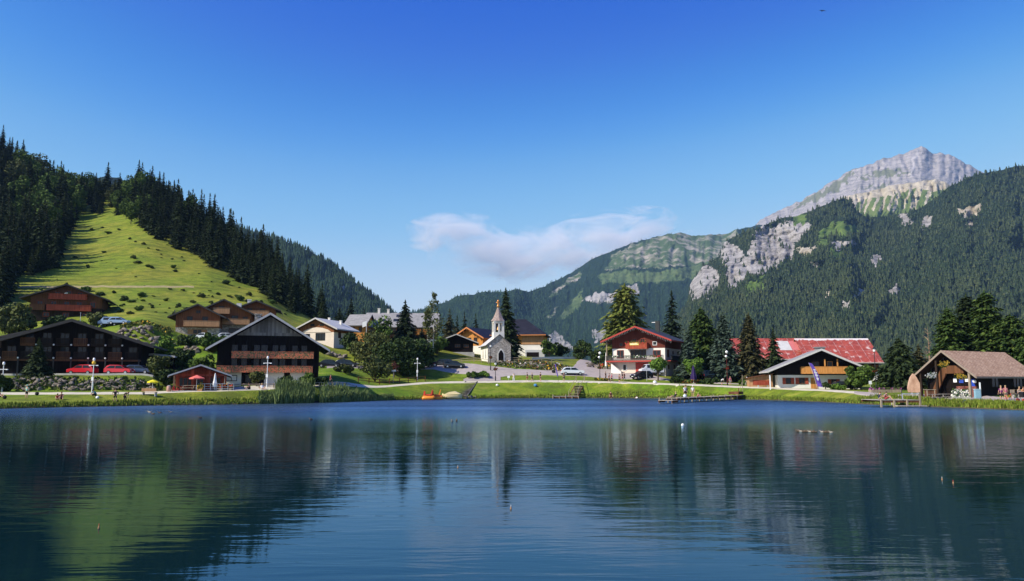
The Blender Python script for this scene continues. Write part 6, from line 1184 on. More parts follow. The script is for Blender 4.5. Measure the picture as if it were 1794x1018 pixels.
# ================================================================== CARS
TYRE = mat('tyre_rubber', (.015, .015, .015), .8, .1); RIM = mat('alloy_rim', (.55, .55, .56), .3, .05, metal=.6); LENS = mat('headlight_lens', (.7, .72, .74), .15, .02); TAIL = mat('tail_light', (.45, .01, .01), .3, .02)
def paint(name, c, rough=.25):
    n = NT(name); n.set(Base_Color=c, Roughness=rough); n.b.inputs['Coat Weight'].default_value = .6; n.b.inputs['Coat Roughness'].default_value = .05; return n.mat
CARC = {}
def car(label, px, Y, rz, pm, L=4.2, h=1.5, kind='hatch', cat='car', group=None):
    p = gp(px, Y); W = .86; r = empty('parked_car', p, R(rz), label, cat, group); k = (kind, L, h, pm.name)
    if k not in CARC:
        prof = {'hatch': [(-.5, .28), (-.495, .55), (-.47, .64), (-.40, .90), (-.31, 1.0), (.02, .985), (.12, .93), (.27, .66), (.46, .57), (.5, .45), (.5, .22), (-.5, .22)],
                'saloon': [(-.5, .28), (-.5, .6), (-.36, .66), (-.24, .95), (-.14, 1.0), (.05, .985), (.13, .93), (.25, .66), (.46, .58), (.5, .45), (.5, .22), (-.5, .22)],
                'van': [(-.5, .2), (-.5, .5), (-.49, .97), (-.46, 1.0), (.2, 1.0), (.26, .97), (.38, .62), (.48, .55), (.5, .42), (.5, .18), (-.5, .18)]}[kind]
        P = [(x * L, z * h) for x, z in prof]; bm = bmesh.new(); rings = []
        for y, s in ((-W, 0), (-W * .98, 1), (0, 1.012), (W * .98, 1), (W, 0)):
            ring = []
            for (x, z) in P:
                up = max(0, (z / h - .6) / .4); yy = y * (1 - .16 * up); zz = z if s else z * .985 + .01; xx = x * (.985 if not s else 1); ring.append(bm.verts.new((xx, yy, zz * (s if s > 1 and z > .8 * h else 1))))
            rings.append(ring)
        n_ = len(P)
        for a, b in zip(rings[:-1], rings[1:]):
            for i in range(n_): bm.faces.new((a[i], a[(i + 1) % n_], b[(i + 1) % n_], b[i]))
        bm.faces.new(rings[0][::-1]); bm.faces.new(rings[-1]); bmesh.ops.recalc_face_normals(bm, faces=bm.faces); me = bpy.data.meshes.new('body'); bm.to_mesh(me); bm.free(); me.materials.append(pm)
        up = [(x, z) for (x, z) in P if z > .6 * h]; xs = sorted(up)
        xr, xf = min(x for x, z in up), max(x for x, z in up if z > .62 * h); zb, zt = .66 * h, .93 * h; xa = xr + .09 * L * .55; xb_ = xf - .02 * L
        tl = [x for x, z in up if z > .9 * h]; t0, t1 = min(tl) + .03 * L, max(tl) - .01 * L
        sws = []
        for s in (-1, 1):
            sw = MB(); sws.append(sw)
            yo, yi = s * (W * (1 - .16 * .15) + .012), s * (W * (1 - .16 * .82) + .012)
            for (f0, f1) in ((0.0, .47), (.52, 1.0)):
                x0, x1, u0, u1 = xa + (xb_ - xa) * f0, xa + (xb_ - xa) * f1, t0 + (t1 - t0) * f0, t0 + (t1 - t0) * f1
                v = [(x0, yo, zb), (x1, yo, zb), (u1, yi, zt), (u0, yi, zt)]; v += [(x, y - s * .02, z) for x, y, z in v]; sw.add(v, [(0, 1, 2, 3), (7, 6, 5, 4), (0, 4, 5, 1), (1, 5, 6, 2), (2, 6, 7, 3), (3, 7, 4, 0)])
        ws = MB()   # front glass
        fr = sorted([q for q in P if q[0] > 0 and .6 * h < q[1]], key=lambda q: q[1]); a, b_ = fr[0], [q for q in fr if q[1] > .9 * h][0]
        def sheet(mb, a, b_, d, wd=.74):
            nx, nz_ = (b_[1] - a[1]), -(b_[0] - a[0]); l = math.hypot(nx, nz_); nx, nz_ = nx / l * d, nz_ / l * d
            f0, f1 = .08, .92; A_ = (a[0] + (b_[0] - a[0]) * f0, a[1] + (b_[1] - a[1]) * f0); B_ = (a[0] + (b_[0] - a[0]) * f1, a[1] + (b_[1] - a[1]) * f1)
            v = [(A_[0] + nx, -wd, A_[1] + nz_), (A_[0] + nx, wd, A_[1] + nz_), (B_[0] + nx, wd * .93, B_[1] + nz_), (B_[0] + nx, -wd * .93, B_[1] + nz_)]; v += [(x - nx * 1.5, y, z - nz_ * 1.5) for x, y, z in v]; mb.add(v, [(0, 1, 2, 3), (7, 6, 5, 4), (0, 4, 5, 1), (1, 5, 6, 2), (2, 6, 7, 3), (3, 7, 4, 0)])
        sheet(ws, a, b_, .015); bw_ = MB(); re = sorted([q for q in P if q[0] < 0 and .6 * h < q[1]], key=lambda q: q[1]); a, b_ = ((-.5 * L, .58 * h), (-.487 * L, .95 * h)) if kind == 'van' else (re[0], [q for q in re if q[1] > .88 * h][0]); sheet(bw_, a, b_, -.015, .68)
        wh = MB().tube([(0, -.1, 0), (0, .1, 0)], [.31, .31], 16); ri = MB().tube([(0, -.112, 0), (0, .112, 0)], [.19, .19], 10)
        ar = MB()
        hl = MB().box(.455 * L, .497 * L, -W * .9, -W * .55, .44 * h, .53 * h); hr_ = MB().box(.455 * L, .497 * L, W * .55, W * .9, .44 * h, .53 * h); tl_ = MB().box(-.506 * L, -.47 * L, -W * .92, -W * .68, .5 * h, .62 * h); tr_ = MB().box(-.506 * L, -.47 * L, W * .68, W * .92, .5 * h, .62 * h)
        pl = MB().box(.497 * L, .508 * L, -.26, .26, .26 * h, .33 * h); bp = MB().box(-.495 * L, .495 * L, -W - .012, W + .012, .17 * h, .25 * h)
        CARC[k] = dict(body=me, sw=[q.mesh('side_windows', GLASS) for q in sws], ws=ws.mesh('windscreen', GLASS), bw=bw_.mesh('rear_window', GLASS), wh=wh.mesh('tyre', TYRE, True), ri=ri.mesh('rim', RIM), hl=hl.mesh('headlight', LENS), hr=hr_.mesh('headlight', LENS), tl=tl_.mesh('tail_light', TAIL), tr=tr_.mesh('tail_light', TAIL), pl=pl.mesh('number_plate', WHITE), bp=bp.mesh('sill_trim', TYRE))
    c = CARC[k]; link('body', c['body'], r); [link('side_windows', q, r) for q in c['sw']]; link('windscreen', c['ws'], r); link('rear_window', c['bw'], r)
    for a in ('hl', 'hr'): link('headlight', c[a], r)
    for a in ('tl', 'tr'): link('tail_light', c[a], r)
    link('number_plate', c['pl'], r); link('sill_trim', c['bp'], r)
    for x in (-.31, .32):
        for y in (-.78, .78): w_ = link('wheel', c['wh'], r, (x * L, y, .31)); link('rim', c['ri'], w_)
    return r
CR = paint('red_car_paint', (.62, .02, .03)); CW = paint('white_car_paint', (.72, .74, .76)); CB = paint('black_car_paint', (.012, .012, .016)); CS = paint('silver_car_paint', (.45, .47, .50)); CBL = paint('dark_blue_car_paint', (.03, .05, .11)); CLB = paint('light_blue_car_paint', (.22, .32, .48))
car('red hatchback facing left, parked behind the white lamp post', 144, 119.4, 180, CR, 4.1, 1.55); car('red hatchback facing right, parked under the right end of the long dark chalet', 209, 119.4, 0, CR, 4.1, 1.5)
car('dark blue estate car parked left of the long dark chalet', 16, 140, 0, CBL, 4.4, 1.5); car('dark blue car in the shade right of the two red cars', 243, 122, 0, CBL, 4.2, 1.45)
car('light blue van beside the shed of the hillside chalet', 187, 162.5, 180, CLB, 4.4, 1.9, 'van', 'van'); car('grey-blue car right of the light blue van', 203, 162, 0, CLB, 4.2, 1.5)
car('silver car parked below the tallest of the hillside trio', 398, 157.5, 0, CS, 4.3, 1.5); car('white car parked below the nearest gable of the hillside trio', 354, 156, 180, CW, 4.3, 1.5)
car('white and grey hatchback facing right on the road by the lawn', 1003, 157.2, 2, CW, 4.7, 1.6); car('black car facing the lake in front of the hotel', 1124, 153.2, -150, CB, 4.6, 1.6); car('white van behind the black car beside the hotel', 1141, 157.5, -168, CW, 4.8, 2.2, 'van', 'van')
car('black saloon in the shade at the left end of the parking road', 577, 149.5, 0, CB, 4.5, 1.5, 'saloon'); car('black car half hidden by the olive bush on the parking road', 607, 152, 0, CB, 4.4, 1.5); car('black car in tree shade behind the white lamp post', 742, 158, 180, CB, 4.3, 1.5)
car('black estate car on the road left of the chapel fence', 775, 160, 180, CB, 4.6, 1.55); car('black hatchback nearest the chapel fence', 796, 158.8, 0, CB, 4.4, 1.5); car('black van in the shade of the blue spruce', 1251, 155.5, 10, CB, 4.8, 2.1, 'van', 'van'); car('black car behind the light green bush under the orange balcony', 1480, 127.2, 0, CB, 4.3, 1.4)
# ================================================================== WATER LIFE AND FLOATS
DK = mat('duck_brown', (.16, .11, .07), .8, .3, 8); DKW = mat('duck_pale', (.38, .33, .26), .8, .2, 8)
def duck_mesh(mm):
    b = MB(); b.tube([(-.26, 0, .13), (-.2, 0, .10), (-.08, 0, .07), (.08, 0, .07), (.16, 0, .10), (.19, 0, .17), (.20, 0, .23), (.25, 0, .245), (.31, 0, .225)], [.01, .05, .10, .10, .06, .04, .05, .035, .01], 8); return b.mesh('duck_body', mm, True)
DM = [duck_mesh(DK), duck_mesh(DKW)]; BE = MB().box(.29, .36, -.018, .018, .215, .235).mesh('beak', ORNG)
for i, (px, py, lb, gr) in enumerate([(262, 723, 'brown duck in the loose group near the left bank', 'ducks near the left bank'), (268, 726, 'brown duck in the loose group near the left bank', 'ducks near the left bank'), (280, 724, 'brown duck in the loose group near the left bank', 'ducks near the left bank'), (299, 723, 'brown duck in the loose group near the left bank', 'ducks near the left bank'),
    (351, 733, 'pale duck alone below the restaurant hut', None), (545, 736, 'small dark duck alone below the reeds', None), (792, 739, 'brown duck below the cream boat, left of the pair', None), (800, 738, 'brown duck below the cream boat, right of the pair', None)] + [(1398 + k * 5.2 + (6 if k > 6 else 0), 756.5 + .2 * k, 'duck in the line swimming below the red roof reflection', 'ducks swimming in a line') for k in range(11)]):
    Y = CAMH / -float(slope(py)); r = empty('duck', (xat(px, Y, py), Y, 0), R(180 + i * 13 if i < 8 else 180 + (i % 3) * 15 - 15), lb, 'duck', gr); r.scale = (.5,) * 3 if i > 7 else (.7,) * 3; link('body', DM[(i % 3 == 0) * 1], r); link('beak', BE, r)
for px, py, lb, mm in ((1670, 847, 'orange-tipped fishing float at the lower right of the lake', REDP), (1650.5, 841, 'tiny pale fishing float beside the orange-tipped one', WHITE), (895, 892, 'white fishing float in the middle foreground of the lake', WHITE), (173, 926, 'red fishing float in the dark green water at the left', REDP), (802, 820, 'small white fishing float left of the middle of the lake', WHITE)):
    Y = CAMH / -float(slope(py)); r = empty('fishing_float', (xat(px, Y, py), Y, 0), 0, lb, 'float'); MB().tube([(0, 0, -.05), (0, 0, .10)], .005, 6).build('antenna', mm, r); MB().lathe([(.004, -.05), (.022, 0), (.016, .04), (.005, .06)], 8).build('bulb', W_TAN, r, True)
Y = CAMH / -float(slope(746)); r = empty('buoy', (xat(1196, Y, 746), Y, 0), 0, 'small white round buoy near the jetty', 'buoy'); MB().ball((0, 0, .05), .11).build('ball', WHITE, r, True); MB().tube([(0, 0, .14), (0, 0, .22)], .015, 5).build('ring', METAL_D, r)
bp = at(1441, 19, 120); r = empty('soaring_bird', bp, R(10), 'dark bird with spread wings high in the blue sky', 'bird'); MB().tube([(0, .28, 0), (0, .1, .02), (0, -.15, 0), (0, -.3, 0)], [.02, .07, .06, .01], 6).build('body', METAL_D, r, True)
for s in (-1, 1): MB().add([(0, .1, 0), (s * .3, .14, .08), (s * .62, .02, .03), (s * .3, -.06, .07), (0, -.1, 0), (0, .1, .02), (s * .3, .14, .10), (s * .62, .02, .05), (s * .3, -.06, .09), (0, -.1, .02)], [(0, 1, 2, 3, 4), (9, 8, 7, 6, 5), (0, 5, 6, 1), (1, 6, 7, 2), (2, 7, 8, 3), (3, 8, 9, 4)]).build('wing', METAL_D, r)
# ================================================================== PEOPLE
SKIN = mat('skin', (.55, .31, .21), .55, .06, 6); HAIRM = {k: mat('hair_' + k, c, .7, .3, 10) for k, c in dict(dark=(.03, .02, .015), brown=(.12, .07, .035), fair=(.40, .28, .14), grey=(.35, .33, .31)).items()}
CL = {}
def cloth(c):
    if c not in CL: CL[c] = mat('cloth_%d' % len(CL), c, .85, .12, 6)
    return CL[c]
def skin_mesh(name, V, E, Rr, material, root=0, sub=1):
    me = bpy.data.meshes.new('tmp'); me.from_pydata(V, E, []); o = bpy.data.objects.new('tmp', me); COL.objects.link(o); md = o.modifiers.new('s', 'SKIN'); md.use_smooth_shade = True
    sk = me.skin_vertices[0].data
    for i, r_ in enumerate(Rr): sk[i].radius = r_ if hasattr(r_, '__len__') else (r_, r_)
    for i in range(len(V)): sk[i].use_root = (i == root)
    if sub: s = o.modifiers.new('u', 'SUBSURF'); s.levels = sub; s.render_levels = sub
    dg = bpy.context.evaluated_depsgraph_get(); ev = o.evaluated_get(dg); out = bpy.data.meshes.new_from_object(ev); out.name = name; bpy.data.objects.remove(o); bpy.data.meshes.remove(me)
    out.materials.clear(); out.materials.append(material); out.polygons.foreach_set('use_smooth', [True] * len(out.polygons)); return out
POSES = {   # joints: pelvis, waist, chest, neck, head ; per side shoulder elbow wrist hip knee ankle toe
 'stand': dict(pel=(0, 0, .95), wai=(0, 0, 1.1), che=(0, -.01, 1.32), nec=(0, 0, 1.49), hea=(0, -.02, 1.64), elb=((-.27, .02, 1.14), (.27, .0, 1.14)), wri=((-.28, -.08, .88), (.27, -.1, .89)), kne=((-.11, -.02, .50), (.12, -.02, .50)), ank=((-.12, .02, .08), (.13, .02, .08))),
 'hips': dict(pel=(0, 0, .95), wai=(0, 0, 1.1), che=(0, -.01, 1.32), nec=(0, 0, 1.49), hea=(0, -.02, 1.64), elb=((-.40, .04, 1.18), (.40, .04, 1.18)), wri=((-.2, -.06, 1.02), (.2, -.06, 1.02)), kne=((-.14, -.02, .50), (.15, -.02, .50)), ank=((-.19, .02, .08), (.2, .02, .08))),
 'walk': dict(pel=(0, 0, .93), wai=(0, 0, 1.08), che=(0, -.03, 1.30), nec=(0, -.03, 1.47), hea=(0, -.06, 1.62), elb=((-.24, -.14, 1.14), (.24, .16, 1.13)), wri=((-.2, -.3, .95), (.22, .2, .88)), kne=((-.1, .06, .49), (.1, -.2, .52)), ank=((-.1, .34, .14), (.1, -.26, .08))),
 'bend': dict(pel=(0, .1, .85), wai=(0, -.02, .98), che=(0, -.22, 1.12), nec=(0, -.38, 1.18), hea=(0, -.50, 1.20), elb=((-.22, -.32, .88), (.22, -.34, .88)), wri=((-.12, -.45, .66), (.12, -.48, .66)), kne=((-.13, -.06, .46), (.13, -.08, .46)), ank=((-.14, .04, .08), (.14, .04, .08))),
 'sit': dict(pel=(0, .1, .14), wai=(0, .10, .30), che=(0, .04, .52), nec=(0, .0, .68), hea=(0, -.04, .83), elb=((-.26, -.16, .42), (.26, -.16, .42)), wri=((-.14, -.36, .44), (.14, -.36, .44)), kne=((-.16, -.38, .46), (.16, -.36, .48)), ank=((-.14, -.66, .08), (.14, -.62, .08))),
 'lean': dict(pel=(0, .05, .13), wai=(0, .13, .27), che=(0, .25, .46), nec=(0, .30, .60), hea=(0, .28, .76), elb=((-.28, .42, .28), (.28, .42, .28)), wri=((-.30, .5, .05), (.30, .5, .05)), kne=((-.13, -.42, .24), (.15, -.38, .38)), ank=((-.12, -.85, .08), (.14, -.72, .08))),
 'chair': dict(pel=(0, .1, .50), wai=(0, .10, .66), che=(0, .06, .88), nec=(0, .03, 1.04), hea=(0, -.02, 1.19), elb=((-.24, -.08, .76), (.24, -.08, .76)), wri=((-.12, -.32, .74), (.12, -.32, .74)), kne=((-.13, -.36, .50), (.13, -.36, .50)), ank=((-.13, -.36, .08), (.13, -.38, .08))),
 'crouch': dict(pel=(0, .16, .30), wai=(0, .08, .45), che=(0, -.10, .64), nec=(0, -.22, .76), hea=(0, -.32, .86), elb=((-.2, -.34, .50), (.2, -.36, .50)), wri=((-.1, -.52, .38), (.12, -.55, .36)), kne=((-.2, -.3, .46), (.2, -.28, .48)), ank=((-.15, 0.0, .08), (.15, .02, .08))),
 'ride': dict(pel=(0, .25, .92), wai=(0, .16, 1.05), che=(0, -.05, 1.22), nec=(0, -.18, 1.34), hea=(0, -.26, 1.47), elb=((-.24, -.25, 1.08), (.24, -.25, 1.08)), wri=((-.22, -.45, 1.02), (.22, -.45, 1.02)), kne=((-.11, -.12, .72), (.11, -.06, .50)), ank=((-.11, .0, .40), (.11, .05, .14)))}
PM = {}
def pose_meshes(pk):
    if pk in PM: return PM[pk]
    J = {k: v for k, v in POSES[pk].items()}; V = []; E = []; Rr = []
    def add(p, r_, par=None): V.append(tuple(p)); Rr.append(r_); (E.append((par, len(V) - 1)) if par is not None else None); return len(V) - 1
    pe = add(J['pel'], (.145, .115)); wa = add(J['wai'], (.125, .095), pe); ch = add(J['che'], (.155, .11), wa); ne = add(J['nec'], .058, ch); hd = Vector(J['hea']); up = (hd - Vector(J['nec'])).normalized(); fwd = Vector((0, -1, 0)); hm = add(hd - up * .04, (.074, .082), ne); h2 = add(hd + up * .06, (.078, .092), hm); add(hd + up * .12, .05, h2)
    che, pel, wai = Vector(J['che']), Vector(J['pel']), Vector(J['wai']); upd = (che - wai).normalized()
    for s in (0, 1):
        sg = (-1, 1)[s]; sh = che + upd * .08 + Vector((sg * .175, 0, 0)); shi = add(sh, .062, ch); el = add(J['elb'][s], .042, shi); wr = Vector(J['wri'][s]); wi = add(wr, .028, el); d = (wr - Vector(J['elb'][s])).normalized(); pa = add(wr + d * .07, (.036, .018), wi); side = d.cross(Vector((0, 1, 0) if abs(d.y) < .8 else (1, 0, 0))).normalized(); crl = d.cross(side).normalized() * .4
        for f_ in range(4):
            o_ = (f_ - 1.5) * .02; ln = (.034, .040, .038, .030)[f_]; a = add(wr + d * .1 + side * o_, .0095, pa); b = add(wr + d * (.1 + ln) + side * o_ * 1.15 + crl * .012, .0085, a); add(wr + d * (.1 + ln * 1.8) + side * o_ * 1.2 + crl * .045, .0075, b)
        t_ = add(wr + d * .035 + side * sg * .034, .011, wi); add(wr + d * .075 + side * sg * .052, .0095, t_)
        hp = add(pel + Vector((sg * .095, 0, -.05)), .088, pe); kn = add(J['kne'][s], .058, hp); an = add(J['ank'][s], .038, kn); k_, a_ = Vector(J['kne'][s]), Vector(J['ank'][s]); mid = k_.lerp(a_, .35)
        add(a_ + Vector((sg * .02, -.13, -.045)), (.036, .028), an)
    body = skin_mesh('body', V, E, Rr, SKIN)
    nose = MB(); fc = hd + up * .03 + Vector((0, -.088, 0)); nose.add([fc + Vector((-.012, 0, -.02)), fc + Vector((.012, 0, -.02)), fc + Vector((0, -.02, -.015)), fc + Vector((0, 0, .03))], [(0, 1, 2), (0, 2, 3), (1, 3, 2)])
    eyes = MB(); [eyes.ball(tuple(fc + Vector((s * .03, .008, .028))), .009, 6, 4) for s in (-1, 1)]; eyes.box(fc.x - .022, fc.x + .022, fc.y - .002, fc.y + .01, fc.z - .055, fc.z - .047)
    hair = MB().ball(tuple(hd + up * .075 + Vector((0, .018, 0))), .108, 12, 8, (.9, 1.0, .86))
    # shirt
    V2 = [tuple(wai - upd * .06), tuple(wai), tuple(che), tuple(che + upd * .07)]; E2 = [(0, 1), (1, 2), (2, 3)]; R2 = [(.155, .125), (.145, .115), (.175, .13), (.12, .10)]
    for s in (0, 1):
        sg = (-1, 1)[s]; sh = che + upd * .08 + Vector((sg * .175, 0, 0)); n_ = len(V2); V2 += [tuple(sh), tuple(sh.lerp(Vector(J['elb'][s]), .75))]; E2 += [(2, n_), (n_, n_ + 1)]; R2 += [.078, .062]
    shirt = skin_mesh('shirt', V2, E2, R2, SKIN, 1)
    def legs(name, frac, r1, r2):
        V3 = [tuple(pel + upd * .08), tuple(pel)]; E3 = [(0, 1)]; R3 = [(.155, .125), (.165, .135)]
        for s in (0, 1):
            sg = (-1, 1)[s]; hp = pel + Vector((sg * .095, 0, -.05)); n_ = len(V3); kn = Vector(J['kne'][s]); V3 += [tuple(hp)]; E3 += [(1, n_)]; R3 += [.105]
            if frac < 1: V3 += [tuple(hp.lerp(kn, .85))]; E3 += [(n_, n_ + 1)]; R3 += [r1]
            else: V3 += [tuple(kn), tuple(kn.lerp(Vector(J['ank'][s]), .9))]; E3 += [(n_, n_ + 1), (n_ + 1, n_ + 2)]; R3 += [r1, r2]
        return skin_mesh(name, V3, E3, R3, SKIN, 1)
    PM[pk] = dict(body=body, hair=hair.mesh('hair', SKIN, True), shirt=shirt, shorts=legs('shorts', .5, .085, 0), trousers=legs('trousers', 1, .078, .058), nose=nose.mesh('nose', SKIN), eyes=eyes.mesh('face_features', HAIRM['dark']))
    return PM[pk]
def person(label, px, Y, pose, rz, shirt, legs, hair='brown', long=False, h=1.72, dz=0.0, at_xyz=None, hat=None, bare=False):
    P = pose_meshes(pose); p = Vector(at_xyz) if at_xyz else gp(px, Y); p.z += dz; r = empty('person', p, R(rz), label, 'person'); k = h / 1.75; r.scale = (k, k, k)
    b = link('body', P['body'], r); link('nose', P['nose'], b); link('face_features', P['eyes'], b)
    def cm(nm, me, mm): o = link(nm, me, r); o.material_slots[0].link = 'OBJECT'; o.material_slots[0].material = mm; return o
    if hat: cm('cap', P['hair'], cloth(hat))
    else: cm('hair', P['hair'], HAIRM[hair])
    if not bare: cm('shirt', P['shirt'], cloth(shirt))
    cm('trousers' if long else 'shorts', P['trousers' if long else 'shorts'], cloth(legs)); return r
BLK, WHT, DGR, NVY, RDD, BLU, TEAL, PNK, KHA, PUR, GRY, OLV = (.02, .02, .022), (.75, .74, .72), (.07, .07, .075), (.02, .03, .09), (.35, .04, .05), (.05, .12, .35), (.25, .60, .52), (.50, .14, .20), (.30, .24, .15), (.16, .03, .13), (.35, .35, .36), (.06, .07, .03)
person('person in mint green top, cap and black shorts standing at the left bank', 49, 95.2, 'stand', 170, TEAL, BLK, h=1.66, hat=(.30, .55, .5)); person('person in dark red sitting at the water edge on the left bank', 104, 94.2, 'crouch', 20, RDD, KHA, h=1.6); person('person in brown top sitting just behind the crouching one on the left bank', 110, 95.4, 'sit', 30, (.2, .08, .05), BLK)
person('person in teal blue jacket crouching by white bags on the left bank', 168, 98.2, 'crouch', -20, (.03, .22, .30), BLK, long=True); person('person in black shirt standing with hands on hips on the left bank', 204, 96.6, 'hips', 10, BLK, BLK); person('person in dark clothes bending forward right of the one with hands on hips', 221, 97.4, 'bend', 70, OLV, BLK, long=True)
person('person in dark red lying at the far left of the bank', 2, 96.5, 'lean', 60, RDD, BLK); person('person in black sitting on the grass near the reeds', 437, 109.4, 'sit', -40, BLK, BLK); person('person in white sitting on the grass near the reeds', 461, 110.6, 'lean', 40, WHT, GRY, 'fair'); person('person in dark red walking on the path behind the reeds', 579, 120.8, 'walk', 90, RDD, BLK)
person('person in black sitting on the bank behind the cream boat', 793, 136.0, 'sit', 0, BLK, BLK, 'dark'); person('person in white shirt standing on the footpath below the chapel', 900, 148.6, 'stand', 180, WHT, WHT, 'grey', True, 1.75); person('person in dark top with bare arms, left of the walking pair on the footpath', 924, 149, 'walk', -90, BLK, RDD, 'dark'); person('person in dark vest, right of the walking pair on the footpath', 932.5, 148.6, 'walk', -70, DGR, BLK, 'fair')
person('person all in black standing alone right of the walking pair', 947, 149, 'stand', -60, BLK, BLK, 'dark'); person('person in dark grey top and shorts standing below the white car', 988, 148.8, 'stand', 200, DGR, DGR, 'grey', h=1.78); person('person in black standing beside the dark globe lamp', 1061, 151.6, 'stand', 60, BLK, BLK, 'dark', True); person('person in maroon walking on the path with a companion, left one', 1067, 146.6, 'walk', 80, (.10, .02, .03), BLK, h=1.75)
person('person in pinkish red top walking on the path with a companion, right one', 1071.5, 147.2, 'walk', 80, PNK, BLK, 'dark'); person('person in black dress and pale top between the globe lamp and the black car', 1085, 146.2, 'stand', 120, DGR, BLK, 'dark'); person('person in dark red on the road nearest the black car', 1094, 151.6, 'walk', -90, (.16, .03, .03), BLK); person('person in black carrying a red bag on the road before the hotel', 1090.5, 151.2, 'walk', -90, BLK, RDD, 'dark')
person('tanned person in maroon shirt standing on the grass bank near the water', 1069.5, 142.9, 'stand', 0, (.10, .02, .02), (.12, .03, .02), 'dark', h=1.82); person('person in white and black sitting on the bank left of the jetty', 1115, 142.3, 'sit', -60, WHT, BLK, 'dark')
def on_jetty(t_, s_=0, z=.72): d_ = (Bp - A).normalized(); n2 = Vector((-d_.y, d_.x, 0)); return A + d_ * t_ + n2 * s_ + Vector((0, 0, z))
person('fair-haired person in black top sitting at the jetty tip', 0, 0, 'lean', -70, BLK, KHA, 'fair', at_xyz=on_jetty(3.0)); person('person in white shirt standing on the jetty, left of the trio', 0, 0, 'stand', 20, WHT, BLK, 'brown', at_xyz=on_jetty(7.0)); person('person in brown top standing on the jetty, middle of the trio', 0, 0, 'stand', 40, (.25, .13, .10), BLK, 'dark', at_xyz=on_jetty(8.4, .4))
person('person in white shirt with cap on the jetty, right of the trio', 0, 0, 'stand', -10, WHT, KHA, h=1.7, hat=WHT, at_xyz=on_jetty(10.0)); person('bare-backed child sitting on the jetty beside the trio', 0, 0, 'sit', 60, KHA, RDD, 'fair', h=1.2, bare=True, at_xyz=on_jetty(11.6, -.2))
person('person in white and black bending by the globe lamp before the blue spruce', 1264, 143.8, 'bend', 100, WHT, DGR, 'dark'); person('person in pale pink standing right of the dark red globe lamp', 1279, 145.4, 'stand', 0, PNK, GRY, 'fair', h=1.6); 
person('person with brown hair in blue sitting on the viewing jetty, left of the couple', 0, 0, 'sit', 60, NVY, KHA, at_xyz=(xat(1541, 94), 94.2, .86)); person('person in maroon top sitting on the viewing jetty, right of the couple', 0, 0, 'sit', 50, (.12, .02, .03), RDD, 'dark', at_xyz=(xat(1548, 94), 93.6, .86))
person('person in dark purple top standing on the plaza at the right edge', 1752, 89.6, 'stand', 170, PUR, BLK, 'fair', h=1.75); person('person in pink top standing right of the purple one on the plaza', 1760, 90.6, 'stand', 180, PNK, KHA, 'fair', h=1.7); person('seated person in beige under the hut eave, left of the two', 1784, 93.2, 'chair', 0, KHA, DGR, 'fair'); person('seated person in orange top under the hut eave, right of the two', 1791, 93.0, 'chair', 10, (.5, .22, .08), DGR)
# benches for the seated ones, backpacks, bags
for px, lb in ((1784, 'pale bench left of two under the right eave of the hut'), (1792, 'pale bench right of two under the right eave of the hut')): bench(lb, px, 93.3, 0, W_RAIL)
def bag(label, px, Y, mm, s=.4, at_=None):
    r = empty('backpack', Vector(at_) if at_ else gp(px, Y), 0, label, 'bag'); MB().ball((0, 0, s * .55), s * .6, 10, 6, (1.1, .7, .95)).build('bag_body', mm, r, True); MB().ball((0, -s * .35, s * .4), s * .32, 8, 5, (1.1, .6, .8)).build('pocket', mm, r, True)
bag('black and blue backpack lying on the plaza before the white flowers', 1688, 89.6, cloth((.03, .05, .12)), .45); bag('white and blue bags on the jetty beside the trio', 0, 0, cloth((.6, .66, .72)), .42, on_jetty(6.2, -.3)); bag('dark bag standing alone on the left grass bank', 67, 98.4, cloth(BLK), .4); bag('white bag beside the crouching person in teal', 173, 97.4, cloth(WHT), .35); bag('black rubbish bag at the corner of the rock garden', 970, 158.4, cloth(BLK), .6); bag('red bag on the plaza beside the orange bicycle', 1780, 87.6, cloth((.15, .01, .02)), .38); bag('blue towel bundle on the grass below the walking pair', 938, 146.3, cloth((.08, .25, .45)), .5); bag('white towel bundle on the grass below the lantern post', 871, 145.8, cloth(WHT), .4); bag('white and black bundle on the footpath before the small bright tree', 1147, 144.2, cloth(WHT), .55); bag('dark fishing bag at the left edge of the bank', 11, 94.6, cloth(BLK), .4)
def bicycle(label, px, Y, rz, mm, lay=0.0):
    r = empty('bicycle', gp(px, Y, .02), R(rz), label, 'bicycle'); r.rotation_euler = (R(lay), 0, R(rz))
    for x in (-.5, .5):
        b = MB(); b.tube([(x + .33 * math.cos(a * math.pi / 9), 0, .34 + .33 * math.sin(a * math.pi / 9)) for a in range(19)], .02, 5, False); w_ = b.build('wheel', TYRE, r)
        sp_ = MB(); [sp_.tube([(x, 0, .34), (x + .32 * math.cos(a * .785), 0, .34 + .32 * math.sin(a * .785))], .006, 3, False) for a in range(8)]; sp_.build('spokes', METAL_L, w_)
    MB().tube([(-.5, 0, .34), (-.12, 0, .3), (.38, 0, .82), (-.22, 0, .80), (-.12, 0, .3)], .022, 6).tube([(-.5, 0, .34), (-.22, 0, .8)], .018, 5).tube([(.5, 0, .34), (.38, 0, .82), (.35, 0, .95)], .022, 5).build('frame', mm, r)
    MB().tube([(.32, -.25, 1.0), (.36, 0, .97), (.32, .25, 1.0)], .018, 5).build('handlebar', METAL_D, r); MB().box(-.36, -.12, -.07, .07, .86, .92).build('saddle', METAL_D, r)
bicycle('orange-red bicycle standing on the plaza below the two women', 1763, 88.0, 5, REDP); bicycle('dark bicycle behind the orange one at the right edge', 1782, 89.6, -15, METAL_D); bicycle('white bicycle ridden by the cyclist in blue', 1311, 140.6, 172, WHITE)
x_ = xat(1311, 140.6); person('cyclist in blue jersey riding on the path before the olive spruce', 1311, 140.6, 'ride', -100, (.06, .10, .40), BLK, hat=WHT, at_xyz=(x_ + .02, 140.6, gz(x_, 140.6) + .05))
